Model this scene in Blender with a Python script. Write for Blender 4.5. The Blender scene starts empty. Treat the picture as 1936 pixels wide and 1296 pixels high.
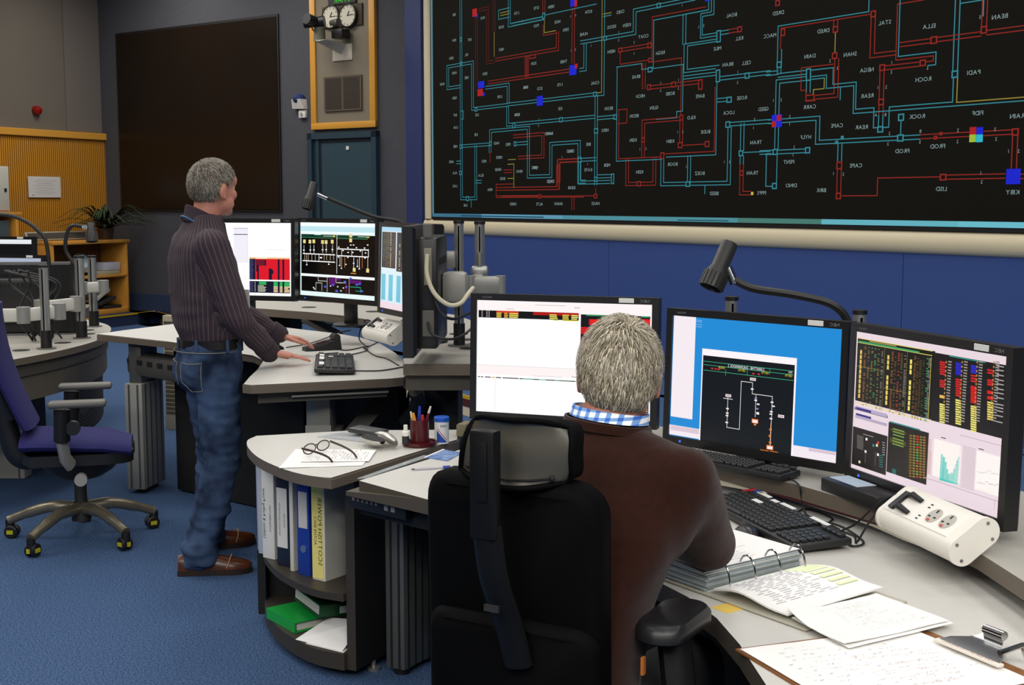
# Control room, built object by object. Units are metres, camera side is -Y.
import bpy, bmesh, math, random
from mathutils import Vector, Matrix, Euler, noise
random.seed(11)
C = bpy.context.scene.collection
V = Vector
R = math.radians

def lin(h):
    if isinstance(h, (tuple, list)):
        return tuple(h)[:3]
    h = h.lstrip('#')
    if len(h) == 3:
        h = ''.join(c * 2 for c in h)
    o = []
    for i in (0, 2, 4):
        c = int(h[i:i + 2], 16) / 255
        o.append(c / 12.92 if c <= .04045 else ((c + .055) / 1.055) ** 2.4)
    return tuple(o)

MATS = {}

def mat(name, col, rough=.5, metal=0., bump=None, vary=None, emit=None, spec=.5, alpha=None, trans=0., attr=None, sheen=0.):
    """bump=(scale, strength); vary=(scale, amount, second colour)"""
    if name in MATS:
        return MATS[name]
    m = bpy.data.materials.new(name)
    m.use_nodes = True
    nt = m.node_tree
    b = nt.nodes['Principled BSDF']
    c = lin(col)
    b.inputs['Base Color'].default_value = (*c, 1)
    b.inputs['Roughness'].default_value = rough
    b.inputs['Metallic'].default_value = metal
    b.inputs['Specular IOR Level'].default_value = spec
    if trans:
        b.inputs['Transmission Weight'].default_value = trans
    if sheen:
        b.inputs['Sheen Weight'].default_value = sheen
    if alpha is not None:
        b.inputs['Alpha'].default_value = alpha
    tc = None
    if bump or vary:
        tc = nt.nodes.new('ShaderNodeTexCoord')
    if vary:
        n = nt.nodes.new('ShaderNodeTexNoise')
        n.inputs['Scale'].default_value = vary[0]
        n.inputs['Detail'].default_value = 6
        nt.links.new(tc.outputs['Object'], n.inputs['Vector'])
        r = nt.nodes.new('ShaderNodeValToRGB')
        a = vary[1]
        r.color_ramp.elements[0].position = .5 - a
        r.color_ramp.elements[1].position = .5 + a
        r.color_ramp.elements[0].color = (*c, 1)
        r.color_ramp.elements[1].color = (*lin(vary[2]), 1)
        nt.links.new(n.outputs['Fac'], r.inputs['Fac'])
        nt.links.new(r.outputs['Color'], b.inputs['Base Color'])
    if bump:
        n2 = nt.nodes.new('ShaderNodeTexNoise')
        n2.inputs['Scale'].default_value = bump[0]
        n2.inputs['Detail'].default_value = 4
        nt.links.new(tc.outputs['Object'], n2.inputs['Vector'])
        bp = nt.nodes.new('ShaderNodeBump')
        bp.inputs['Strength'].default_value = bump[1]
        bp.inputs['Distance'].default_value = .01
        nt.links.new(n2.outputs['Fac'], bp.inputs['Height'])
        nt.links.new(bp.outputs['Normal'], b.inputs['Normal'])
    if emit:
        b.inputs['Emission Color'].default_value = (*lin(emit[0]), 1)
        b.inputs['Emission Strength'].default_value = emit[1]
    if attr:
        at = nt.nodes.new('ShaderNodeAttribute')
        at.attribute_name = 'Col'
        if attr == 'emit':
            b.inputs['Base Color'].default_value = (0, 0, 0, 1)
            nt.links.new(at.outputs['Color'], b.inputs['Emission Color'])
            b.inputs['Emission Strength'].default_value = 1.0
        else:
            nt.links.new(at.outputs['Color'], b.inputs['Base Color'])
    MATS[name] = m
    return m

def wave_mat(name, c1, c2, scale, rough=.5, axis='X', width=.5, dist=0., bump=.0, noise_c=None):
    """stripes of two colours along one object axis"""
    if name in MATS:
        return MATS[name]
    m = mat(name, c1, rough)
    nt = m.node_tree
    b = nt.nodes['Principled BSDF']
    tc = nt.nodes.new('ShaderNodeTexCoord')
    w = nt.nodes.new('ShaderNodeTexWave')
    w.bands_direction = axis
    w.inputs['Scale'].default_value = scale
    w.inputs['Distortion'].default_value = dist
    w.inputs['Detail Scale'].default_value = 1.5
    nt.links.new(tc.outputs['Object'], w.inputs['Vector'])
    r = nt.nodes.new('ShaderNodeValToRGB')
    r.color_ramp.elements[0].position = max(0, width - .12)
    r.color_ramp.elements[1].position = min(1, width + .12)
    r.color_ramp.elements[0].color = (*lin(c1), 1)
    r.color_ramp.elements[1].color = (*lin(c2), 1)
    nt.links.new(w.outputs['Color'], r.inputs['Fac'])
    nt.links.new(r.outputs['Color'], b.inputs['Base Color'])
    if bump:
        bp = nt.nodes.new('ShaderNodeBump')
        bp.inputs['Strength'].default_value = bump
        bp.inputs['Distance'].default_value = .01
        nt.links.new(w.outputs['Color'], bp.inputs['Height'])
        nt.links.new(bp.outputs['Normal'], b.inputs['Normal'])
    return m

class MB:
    """collects shapes into one mesh"""
    def __init__(s):
        s.v, s.f, s.mi, s.col = [], [], [], []
        s.cur = 0
        s.c = (1, 1, 1)
        s.M = None

    def add(s, vs, fs, mi=None):
        o = len(s.v)
        if s.M is not None:
            vs = [s.M @ V(v) for v in vs]
        s.v += [tuple(v) for v in vs]
        for f in fs:
            s.f.append(tuple(i + o for i in f))
            s.mi.append(s.cur if mi is None else mi)
            s.col.append(s.c)
        return s

    def bmadd(s, bm):
        bm.verts.index_update()
        s.add([v.co.copy() for v in bm.verts], [[v.index for v in f.verts] for f in bm.faces])
        bm.free()
        return s

    def box(s, c, d, rz=0, bev=0, rot=None, seg=2):
        bm = bmesh.new()
        bmesh.ops.create_cube(bm, size=1)
        for v in bm.verts:
            v.co = V((v.co.x * d[0], v.co.y * d[1], v.co.z * d[2]))
        if bev:
            bmesh.ops.bevel(bm, geom=list(bm.edges), offset=min(bev, min(d) * .49), segments=seg, affect='EDGES', profile=.5)
        M = rot if rot is not None else Matrix.Rotation(rz, 3, 'Z')
        for v in bm.verts:
            v.co = M @ v.co + V(c)
        return s.bmadd(bm)

    def prism(s, poly, z0, z1, bev=0):
        n = len(poly)
        area = sum(poly[i][0] * poly[(i + 1) % n][1] - poly[(i + 1) % n][0] * poly[i][1] for i in range(n))
        if area < 0:
            poly = poly[::-1]
        if bev:
            bm = bmesh.new()
            lo = [bm.verts.new((p[0], p[1], z0)) for p in poly]
            hi = [bm.verts.new((p[0], p[1], z1)) for p in poly]
            bm.faces.new(lo[::-1])
            tf = bm.faces.new(hi)
            for i in range(n):
                bm.faces.new((lo[i], lo[(i + 1) % n], hi[(i + 1) % n], hi[i]))
            bmesh.ops.bevel(bm, geom=[e for e in tf.edges], offset=bev, segments=2, affect='EDGES')
            return s.bmadd(bm)
        vs = [(p[0], p[1], z0) for p in poly] + [(p[0], p[1], z1) for p in poly]
        fs = [tuple(range(n))[::-1], tuple(range(n, 2 * n))] + [(i, (i + 1) % n, n + (i + 1) % n, n + i) for i in range(n)]
        return s.add(vs, fs)

    def rings(s, rs, cap=True, closed=True):
        n = len(rs[0])
        vs = [p for r in rs for p in r]
        fs = []
        for k in range(len(rs) - 1):
            for i in range(n if closed else n - 1):
                j = (i + 1) % n
                fs.append((k * n + i, k * n + j, (k + 1) * n + j, (k + 1) * n + i))
        if cap and closed:
            fs.append(tuple(range(n))[::-1])
            fs.append(tuple(range((len(rs) - 1) * n, len(rs) * n)))
        return s.add(vs, fs)

    def tube(s, pts, r, n=10, cap=True, flat=1.0):
        pts = [V(p) for p in pts]
        if not isinstance(r, (list, tuple)):
            r = [r] * len(pts)
        rs = []
        T0 = (pts[1] - pts[0]).normalized()
        up = V((0, 0, 1)) if abs(T0.z) < .9 else V((0, 1, 0))
        N = (up - T0 * up.dot(T0)).normalized()
        for i, p in enumerate(pts):
            if i == 0:
                T = T0
            elif i == len(pts) - 1:
                T = (pts[-1] - pts[-2]).normalized()
            else:
                T = ((pts[i] - pts[i - 1]).normalized() + (pts[i + 1] - pts[i]).normalized())
                T = T.normalized() if T.length > 1e-6 else (pts[i + 1] - pts[i]).normalized()
            N = N - T * N.dot(T)
            N = N.normalized() if N.length > 1e-6 else T.orthogonal().normalized()
            B = T.cross(N)
            rs.append([p + (N * math.cos(a) * flat + B * math.sin(a)) * r[i] for a in [2 * math.pi * k / n for k in range(n)]])
        return s.rings(rs, cap)

    def cyl(s, p0, p1, r0, r1=None, n=20):
        return s.tube([p0, p1], [r0, r0 if r1 is None else r1], n)

    def cap(s, p0, p1, r0, r1, n=14, k=5):
        """tapered capsule with round ends"""
        p0, p1 = V(p0), V(p1)
        T = (p1 - p0).normalized()
        pts, rr = [], []
        for i in range(k):
            a = math.pi / 2 * i / k
            pts.append(p0 - T * r0 * math.cos(a)); rr.append(max(1e-4, r0 * math.sin(a)))
        pts += [p0, p1]; rr += [r0, r1]
        for i in range(1, k + 1):
            a = math.pi / 2 * i / k
            pts.append(p1 + T * r1 * math.sin(a)); rr.append(max(1e-4, r1 * math.cos(a)))
        return s.tube(pts, rr, n)

    def ell(s, c, r, rot=None, n=20, m=12):
        rs = []
        for k in range(m + 1):
            t = -math.pi / 2 + math.pi * k / m
            cr = max(1e-3, math.cos(t))
            ring = []
            for i in range(n):
                a = 2 * math.pi * i / n
                p = V((r[0] * cr * math.cos(a), r[1] * cr * math.sin(a), r[2] * math.sin(t)))
                if rot is not None:
                    p = rot @ p
                ring.append(p + V(c))
            rs.append(ring)
        return s.rings(rs)

    def loft(s, secs, n=24, axis='z', pw=2.0):
        """secs: (x,y,z,rx,ry) elliptical sections in the xy plane"""
        rs = []
        for (x, y, z, rx, ry) in secs:
            ring = []
            for i in range(n):
                a = 2 * math.pi * i / n
                ca, sa = math.cos(a), math.sin(a)
                ring.append((x + rx * math.copysign(abs(ca) ** (2 / pw), ca), y + ry * math.copysign(abs(sa) ** (2 / pw), sa), z))
            rs.append(ring)
        return s.rings(rs)

    def lathe(s, prof, c=(0, 0, 0), n=28, rot=None):
        rs = []
        for (r, z) in prof:
            ring = []
            for i in range(n):
                a = 2 * math.pi * i / n
                p = V((max(r, 1e-4) * math.cos(a), max(r, 1e-4) * math.sin(a), z))
                if rot is not None:
                    p = rot @ p
                ring.append(p + V(c))
            rs.append(ring)
        return s.rings(rs)

    def sheet(s, poly, z, t, f=None):
        """thin paper following an outline"""
        return s.prism(poly, z, z + t)

    def strip(s, pts, w, up, t):
        """flat band through points, width w, thickness t, lying along 'up'"""
        pts = [V(p) for p in pts]
        up = V(up)
        rs = []
        for i, p in enumerate(pts):
            T = (pts[min(i + 1, len(pts) - 1)] - pts[max(i - 1, 0)]).normalized()
            S = T.cross(up).normalized()
            U = S.cross(T).normalized()
            rs.append([p - S * w / 2 - U * t / 2, p + S * w / 2 - U * t / 2, p + S * w / 2 + U * t / 2, p - S * w / 2 + U * t / 2])
        return s.rings(rs)

    def build(s, name, mats, parent=None, world=True, smooth=35, loc=None):
        if not isinstance(mats, (list, tuple)):
            mats = [mats]
        me = bpy.data.meshes.new(name)
        off = V((0, 0, 0))
        if parent is not None and world:
            off = V(parent.get('_o', (0, 0, 0)))
        elif loc is not None:
            off = V(loc)
        me.from_pydata([tuple(V(v) - off) for v in s.v], [], s.f)
        for m in mats:
            me.materials.append(m)
        me.polygons.foreach_set('material_index', s.mi)
        if any('Attribute' in n.bl_idname for m in mats for n in m.node_tree.nodes):
            ca = me.color_attributes.new('Col', 'FLOAT_COLOR', 'CORNER')
            i = 0
            for p, c in zip(me.polygons, s.col):
                for _ in range(p.loop_total):
                    ca.data[i].color = (*c, 1)
                    i += 1
        me.update()
        if smooth:
            me.polygons.foreach_set('use_smooth', [True] * len(me.polygons))
            me.set_sharp_from_angle(angle=R(smooth))
        o = bpy.data.objects.new(name, me)
        C.objects.link(o)
        if loc is not None:
            o.location = loc
        if parent is not None:
            o.parent = parent
            if world and '_o' in parent:
                o['_o'] = parent['_o']
        return o

def tag(o, label, cat, group=None, kind=None):
    o['label'] = label
    o['category'] = cat
    if group:
        o['group'] = group
    if kind:
        o['kind'] = kind
    return o

def thing(name, label, cat, loc=(0, 0, 0), rz=0, group=None, local=False):
    """Empty at the base of a thing. Parts are given in world coordinates unless local=True / rz."""
    o = bpy.data.objects.new(name, None)
    o.empty_display_size = .1
    C.objects.link(o)
    o.location = loc
    o.rotation_euler = (0, 0, rz)
    if not local and not rz:
        o['_o'] = tuple(loc)
    return tag(o, label, cat, group)

def struct(name, mb, m, parent=None, smooth=35, world=True):
    o = mb.build(name, m, parent, smooth=smooth, world=world)
    if parent is None:
        o['kind'] = 'structure'
    return o

def solo(name, mb, m, label, cat, group=None, smooth=35, loc=(0, 0, 0)):
    return tag(mb.build(name, m, None, smooth=smooth, loc=loc), label, cat, group)

def copy_tree(o, parent=None):
    c = o.copy()
    C.objects.link(c)
    if parent is not None:
        c.parent = parent
    for ch in list(o.children):
        copy_tree(ch, c)
    return c

def bez(pts, n=10):
    """Catmull-Rom through points"""
    P = [V(p) for p in pts]
    P = [P[0] * 2 - P[1]] + P + [P[-1] * 2 - P[-2]]
    out = []
    for i in range(1, len(P) - 2):
        for k in range(n):
            t = k / n
            a, b, c, d = P[i - 1], P[i], P[i + 1], P[i + 2]
            out.append(.5 * ((2 * b) + (c - a) * t + (2 * a - 5 * b + 4 * c - d) * t * t + (3 * b - a - 3 * c + d) * t ** 3))
    out.append(P[-2])
    return out

# ---- glyph outlines of the built-in font, as meshes
GL = {}
def load_glyphs(chars):
    obs = []
    for ch in chars:
        cu = bpy.data.curves.new('glyph', 'FONT')
        cu.body = ch
        cu.size = 1
        cu.resolution_u = 2
        o = bpy.data.objects.new('glyph', cu)
        C.objects.link(o)
        obs.append((ch, o, cu))
    dg = bpy.context.evaluated_depsgraph_get()
    dg.update()
    for ch, o, cu in obs:
        e = o.evaluated_get(dg)
        me = e.to_mesh()
        vs = [(v.co.x, v.co.y) for v in me.vertices]
        fs = [tuple(p.vertices) for p in me.polygons]
        GL[ch] = (vs, fs, max([v[0] for v in vs] or [0]), min([v[0] for v in vs] or [0]))
        e.to_mesh_clear()
    for ch, o, cu in obs:
        bpy.data.objects.remove(o)
        bpy.data.curves.remove(cu)
load_glyphs("ABCDEFGHIJKLMNOPQRSTUVWXYZ0123456789-abcdefghijklmnopqrstuvwxyz'&.:")

def write(mb, text, pos, h, xdir, ydir, mirror=True, cx=True, lift=0.0, wide=1.0):
    """flat lettering, cap height h; mirror=True: reversed as in the photograph"""
    xdir, ydir, pos = V(xdir).normalized(), V(ydir).normalized(), V(pos)
    s = h / .7
    x = 0
    items = []
    for ch in text:
        if ch == ' ' or ch not in GL:
            x += .32
            continue
        vs, fs, mx, mn = GL[ch]
        items.append((x - mn, vs, fs))
        x += mx - mn + .11
    w = (x - .11)
    nrm = xdir.cross(ydir)
    for ox, vs, fs in items:
        pts = []
        for (a, b) in vs:
            u = (a + ox - w / 2) * s * wide
            if mirror:
                u = -u
            pts.append(pos + xdir * u + ydir * (b - .35) * s + nrm * lift)
        mb.add(pts, [f[::-1] for f in fs] if mirror else fs)
    return w * s * wide

def remesh(mb, voxel, smooth_it=4, fac=.5):
    """fuse overlapping closed shapes into one continuous surface -> (verts, faces)"""
    me = bpy.data.meshes.new('tmp')
    me.from_pydata(mb.v, [], mb.f)
    bm = bmesh.new(); bm.from_mesh(me)
    bmesh.ops.recalc_face_normals(bm, faces=bm.faces)
    bm.to_mesh(me); bm.free()
    o = bpy.data.objects.new('tmp', me)
    C.objects.link(o)
    md = o.modifiers.new('r', 'REMESH')
    md.mode = 'VOXEL'
    md.voxel_size = voxel
    if smooth_it:
        sm = o.modifiers.new('s', 'SMOOTH')
        sm.iterations = smooth_it
        sm.factor = fac
    dg = bpy.context.evaluated_depsgraph_get()
    dg.update()
    e = o.evaluated_get(dg)
    m2 = e.to_mesh()
    vs = [v.co.copy() for v in m2.vertices]
    ns = [v.normal.copy() for v in m2.vertices]
    fs = [tuple(p.vertices) for p in m2.polygons]
    e.to_mesh_clear()
    bpy.data.objects.remove(o)
    bpy.data.meshes.remove(me)
    return vs, ns, fs
SCREEN_LINES = """c d 2.16,3.258 2.69,3.258;c s 2.69,3.28 3.49,3.28;r d 2.69,3.417 2.69,3.299;y s 2.7,3.239 2.7,3.122 2.88,3.122;r s 2.68,3.194 2.68,3.099 2.9,3.099;r d 2.91,3.109 2.91,2.955 1.86,2.955;r d 2.42,2.932 2.42,2.749;r d 3.15,3.289 3.15,2.806;r d 2.16,2.749 3.11,2.749;c d 3.26,2.977 3.62,2.977 4.02,2.977 4.02,3.16 4.33,3.16 4.77,3.16;c d 3.33,2.96 3.33,2.739 3.25,2.739;yc d 3.59,3.301 3.59,2.509 3.48,2.509;c d 2.08,2.512 2.64,2.512 3.48,2.512;c d 3.5,2.504 3.5,1.727;c d 3.51,2.304 3.77,2.304;y s 3.59,3.182 3.7,3.182;c s 3.59,3.161 3.7,3.161;c s 3.79,2.716 3.79,1.926 4.39,1.926;r s 3.82,2.358 3.82,1.946 4.39,1.946;r s 3.81,2.359 3.93,2.359 3.93,2.243 3.81,2.243;c s 3.78,2.718 4.12,2.718 4.12,2.669 4.21,2.669;c s 4.26,2.665 4.64,2.665 4.64,2.3 4.57,2.3 4.57,2.252 4.31,2.252;r d 3.83,2.856 4.23,2.856;r s 3.83,2.855 3.83,2.738 4.22,2.738;r s 4.9,3.08 4.25,3.08 4.25,2.728;c s 4.92,3.052 4.27,3.052 4.27,2.663;r s 4.26,2.718 4.62,2.718 4.62,2.27;c d 4.65,3.053 4.65,2.821;c s 4.65,2.822 5.02,2.822;c s 4.69,2.804 5.05,2.804;c s 4.69,2.802 4.69,2.622 5.06,2.622;c s 4.65,2.821 4.65,2.599 5.02,2.599;c s 4.64,2.573 5.02,2.573;c s 4.64,2.549 5.02,2.549;c s 4.93,3.138 4.93,3.053 4.66,3.053;c s 4.96,3.134 4.96,3.034 4.84,3.034 4.84,2.847 5.03,2.847;c s 4.99,3.13 4.99,3.011 4.86,3.011 4.86,2.869 5.03,2.869;c d 5.07,2.863 5.16,2.863;r d 5.16,2.865 5.26,2.865;c d 5.07,2.521 5.37,2.521 5.61,2.521;c d 5.04,2.357 5.15,2.357;c s 5.04,2.498 5.04,1.942 4.45,1.942;r s 5.02,2.46 5.02,1.969 4.42,1.969;r d 4.84,2.514 4.22,2.514;r d 4.15,2.716 4.15,2.51;r d 4.15,1.95 4.15,2.242 4.61,2.242;r d 4.63,2.259 4.63,2.051;r s 4.66,2.029 4.93,2.029;r d 2.94,1.758 2.94,1.953 3.22,1.953;c d 3.25,1.952 3.5,1.952;c d 4.4,1.932 4.4,1.724 5.19,1.724 5.19,2.149;c d 4.73,1.943 4.73,1.724;c d 5.19,2.168 5.62,2.168;c d 5.33,2.167 5.33,1.965;c s 5.35,1.95 5.63,1.95;c d 5.33,1.925 5.33,1.866;r d 5.33,1.866 5.33,1.646 5.43,1.646;c s 5.59,1.699 5.59,1.933 5.63,1.933;r d 3.94,1.945 3.94,1.73 4.3,1.73 4.3,1.94;c d 3.5,1.893 3.5,1.755;c d 3.26,1.98 3.26,1.751 3.7,1.751;c s 3.53,1.815 3.71,1.815;c s 3.53,1.788 3.71,1.788;c s 4.92,1.711 4.92,1.644;r d 2.13,1.706 2.92,1.706 2.92,1.918;r s 1.97,1.634 3.49,1.634;r s 3.5,1.698 3.5,1.634;r d 3.16,1.624 3.16,1.511;c s 5.68,2.598 5.68,2.845 6.52,2.845 6.52,2.93;r s 5.71,2.68 5.71,2.826 6.55,2.826;c s 5.72,2.675 5.72,2.591;c d 5.57,2.514 5.69,2.514;c d 5.69,2.493 5.97,2.493;c d 5.7,2.546 5.7,2.503;c s 6.02,2.503 6.22,2.503 6.22,2.389 6.43,2.389 6.43,2.207 6.59,2.207 6.59,2.074 6.63,2.074;c s 6.02,2.458 6.16,2.458 6.16,2.366 6.41,2.366 6.41,2.179 7.75,2.179;c s 6.67,2.072 6.72,2.072 6.72,2.204 7.22,2.204 7.22,2.353;y s 7.25,2.351 7.25,2.2 7.75,2.2;c d 7.23,2.838 7.23,2.401;c s 7.25,2.806 7.42,2.806;c s 7.42,2.81 7.42,2.71;r d 7.43,2.812 7.43,2.646;r d 6.79,2.601 7.03,2.601;r d 7.08,2.603 7.41,2.603;r d 7.45,2.606 7.73,2.606;r s 6.76,2.505 6.76,2.864 6.97,2.864;r d 6.56,2.805 6.56,2.552 6.76,2.552;r s 6.76,2.504 7.06,2.504 7.06,2.472 7.01,2.472;c s 6.78,2.896 6.78,2.526 7.08,2.526 7.08,2.447 7.02,2.447;r d 6.95,2.462 6.67,2.462;r d 6.65,2.451 6.65,2.26;r d 6.65,2.217 6.65,2.165;c d 6.65,2.156 6.65,2.082;r d 6.23,2.826 6.23,2.781;y s 6.23,2.741 6.23,2.602;r d 6.25,2.561 6.25,2.312 6.06,2.312;r s 6.22,2.527 5.92,2.527 5.92,2.368 5.97,2.368 5.97,2.29 6.06,2.29;y s 6.14,2.435 6.14,2.366 6.04,2.366 6.04,2.333;c s 6.02,2.439 6.14,2.439;c d 5.99,2.428 5.99,2.35;c d 5.97,2.449 5.69,2.449 5.69,1.962;c s 6.29,2.36 6.29,2.28;c d 5.6,2.165 6.09,2.165 6.09,1.997 6.8,1.997;c d 6.85,1.997 6.98,1.997;r d 6.98,1.998 7.35,1.998;r d 7.46,1.998 7.66,1.998;r d 7.68,1.973 7.68,1.784;c s 6.82,2.104 6.82,2.018;c d 6.3,1.978 6.3,1.864;c d 5.71,1.942 5.98,1.942;c d 5.52,1.944 5.66,1.944;c s 5.7,1.924 5.7,1.713;r d 6.3,1.832 6.3,1.646;r s 6.33,1.622 6.64,1.622 6.64,1.739 7.15,1.739;r d 7.2,1.736 7.62,1.736;r d 7.73,1.732 7.78,1.732;c s 5.58,1.927 5.67,1.927;c s 5.59,1.93 5.59,1.694 5.66,1.694;c d 1.21,3.616 1.21,1.615 1.49,1.615 1.49,2.145;c d 1.2,2.75 0.94,2.75 0.94,2.969 1.2,2.969 1.43,2.969 1.43,2.509 2.08,2.509;d d 1.51,3.411 1.51,2.683;d d 1.56,3.466 1.72,3.466 1.72,2.942 1.83,2.942;d d 1.84,3.534 1.84,3.215;y s 1.84,3.215 1.84,2.989;c d 2.11,3.499 2.11,3.255 2.69,3.255;c s 2.11,3.42 1.92,3.42 1.92,3.333 2.11,3.333;y s 1.95,3.39 2.11,3.39;y s 1.95,3.365 2.11,3.365;r d 1.72,2.748 3.1,2.748;r d 2.4,2.936 2.4,2.747;c d 1.68,2.7 2.09,2.7 2.09,2.521;c d 1.21,2.146 1.77,2.146 1.77,2.274 2.44,2.274 2.44,1.817 2.81,1.817 2.81,2.11 3.25,2.11 3.25,1.759 3.35,1.759;c d 2.08,2.494 2.08,2.319 2.97,2.319 3.48,2.319;c d 1.76,2.142 1.76,2.066;r s 1.76,2.066 1.76,1.97;r d 2.18,2.205 2.68,2.205 2.68,2 2.26,2;y s 2.09,1.986 2.22,1.986;y s 2.08,1.942 2.19,1.942 2.19,1.806 2.08,1.806;r d 2.01,1.875 2.16,1.875;c d 2.22,2.133 2.43,2.133;r d 1.88,1.707 2.93,1.707 2.93,1.949 3.25,1.949;r s 1.87,1.752 1.87,1.623 3.32,1.623;r s 1.87,1.64 2.64,1.64;r s 1.88,1.752 2.18,1.752;y s 2.19,1.803 2.19,1.717;c d 1.49,1.782 1.6,1.782;c s 1.4,1.608 1.4,1.526;c s 1.2,2.502 1.25,2.502 1.25,2.419 1.21,2.419;c d 1.11,1.984 1.2,1.984"""
SCREEN_BOXES = """o c 2.69 3.276 0.047 0.053;o c 3.62 2.976 0.049 0.04;o c 4.33 3.161 0.05 0.042;o c 3.48 2.513 0.054 0.041;o c 2.97 2.322 0.054 0.042;o c 3.77 2.301 0.048 0.045;o c 3.5 2.196 0.058 0.045;o r 3.83 2.855 0.055 0.04;o r 4.22 2.856 0.051 0.047;o r 4.23 2.736 0.051 0.039;o c 4.23 2.659 0.061 0.043;o r 4.22 2.518 0.051 0.047;o r 4.53 2.516 0.056 0.046;o r 4.85 2.492 0.052 0.081;o c 5.05 2.84 0.05 0.092;o r 5.28 2.867 0.051 0.044;o c 5.05 2.542 0.05 0.096;o c 5.37 2.518 0.051 0.045;o c 5.18 2.353 0.059 0.046;o c 5.17 2.167 0.053 0.049;o c 5.32 1.945 0.049 0.044;o r 4.63 2.249 0.045 0.048;o r 4.62 2.032 0.058 0.048;o r 4.94 2.029 0.055 0.047;o r 4.15 2.093 0.045 0.044;o r 4.4 1.955 0.05 0.054;o c 3.26 1.95 0.056 0.042;o r 4.1 1.731 0.053 0.044;o c 4.72 1.721 0.054 0.044;o c 3.5 1.778 0.045 0.042;o c 3.74 1.777 0.045 0.09;o r 3.5 1.631 0.05 0.039;o r 2.63 1.631 0.049 0.037;f o 5.45 1.643 0.025 0.024;o r 5.67 3.01 0.048 0.043;o r 5.73 2.796 0.045 0.056;o c 5.7 2.569 0.053 0.047;o c 5.99 2.474 0.049 0.088;o r 6.56 2.825 0.048 0.045;o r 6.23 2.761 0.05 0.045;o r 6.23 2.583 0.051 0.045;o r 7.06 2.602 0.054 0.048;o r 7.43 2.625 0.048 0.047;o r 6.98 2.467 0.051 0.042;o r 6.65 2.466 0.051 0.044;o r 6.65 2.241 0.05 0.044;o c 6.65 2.061 0.052 0.043;o c 7.23 2.375 0.051 0.047;o r 6.01 2.312 0.088 0.046;o c 6.82 1.997 0.055 0.047;o c 6.82 2.131 0.051 0.048;o r 7.68 1.997 0.051 0.045;o r 6.3 1.831 0.053 0.054;o c 6 1.945 0.051 0.046;o c 5.68 1.943 0.051 0.044;f c 6.32 2.023 0.027 0.019;o c 6.27 1.99 0.029 0.023;o r 7.1 1.988 0.027 0.025;o r 7.14 2.011 0.026 0.022;o r 6.3 1.621 0.049 0.046;o r 7.17 1.736 0.053 0.043;o c 5.68 1.696 0.051 0.046;o r 5.33 1.797 0.044 0.042;o c 1.21 3.219 0.038 0.048;o c 1.21 2.982 0.035 0.033;o r 2.51 2.926 0.11 0.038;o c 1.5 2.5 0.047 0.041;o c 2.19 2.309 0.049 0.054;o c 2.97 2.32 0.046 0.044;o c 1.2 2.143 0.049 0.041;o c 1.19 1.876 0.049 0.042;o c 1.33 1.613 0.055 0.05;o c 3.26 1.95 0.042 0.043;o c 1.77 2.153 0.043 0.048;o c 2.21 2.133 0.043 0.047;f b 3.15 2.748 0.108 0.088;f R 3.2 2.778 0.041 0.04;f b 3.15 3.337 0.088 0.069;f R 3.19 3.324 0.04 0.057;f b 2.63 2.511 0.1 0.089;f b 4.92 3.133 0.061 0.026;f b 7.68 1.732 0.099 0.092;f R 7.38 2.018 0.048 0.046;f b 7.43 2.015 0.048 0.045;f g 7.38 1.972 0.048 0.047;f a 7.43 1.97 0.048 0.047;f b 5.69 2.167 0.102 0.091;f R 5.71 2.187 0.042 0.042;f R 5.66 2.145 0.043 0.042;f b 1.6 2.736 0.115 0.068;f R 1.58 2.661 0.102 0.068;f b 1.64 2.641 0.053 0.032;f R 1.48 3.451 0.087 0.076;f b 1.51 3.422 0.053 0.035"""
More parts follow.
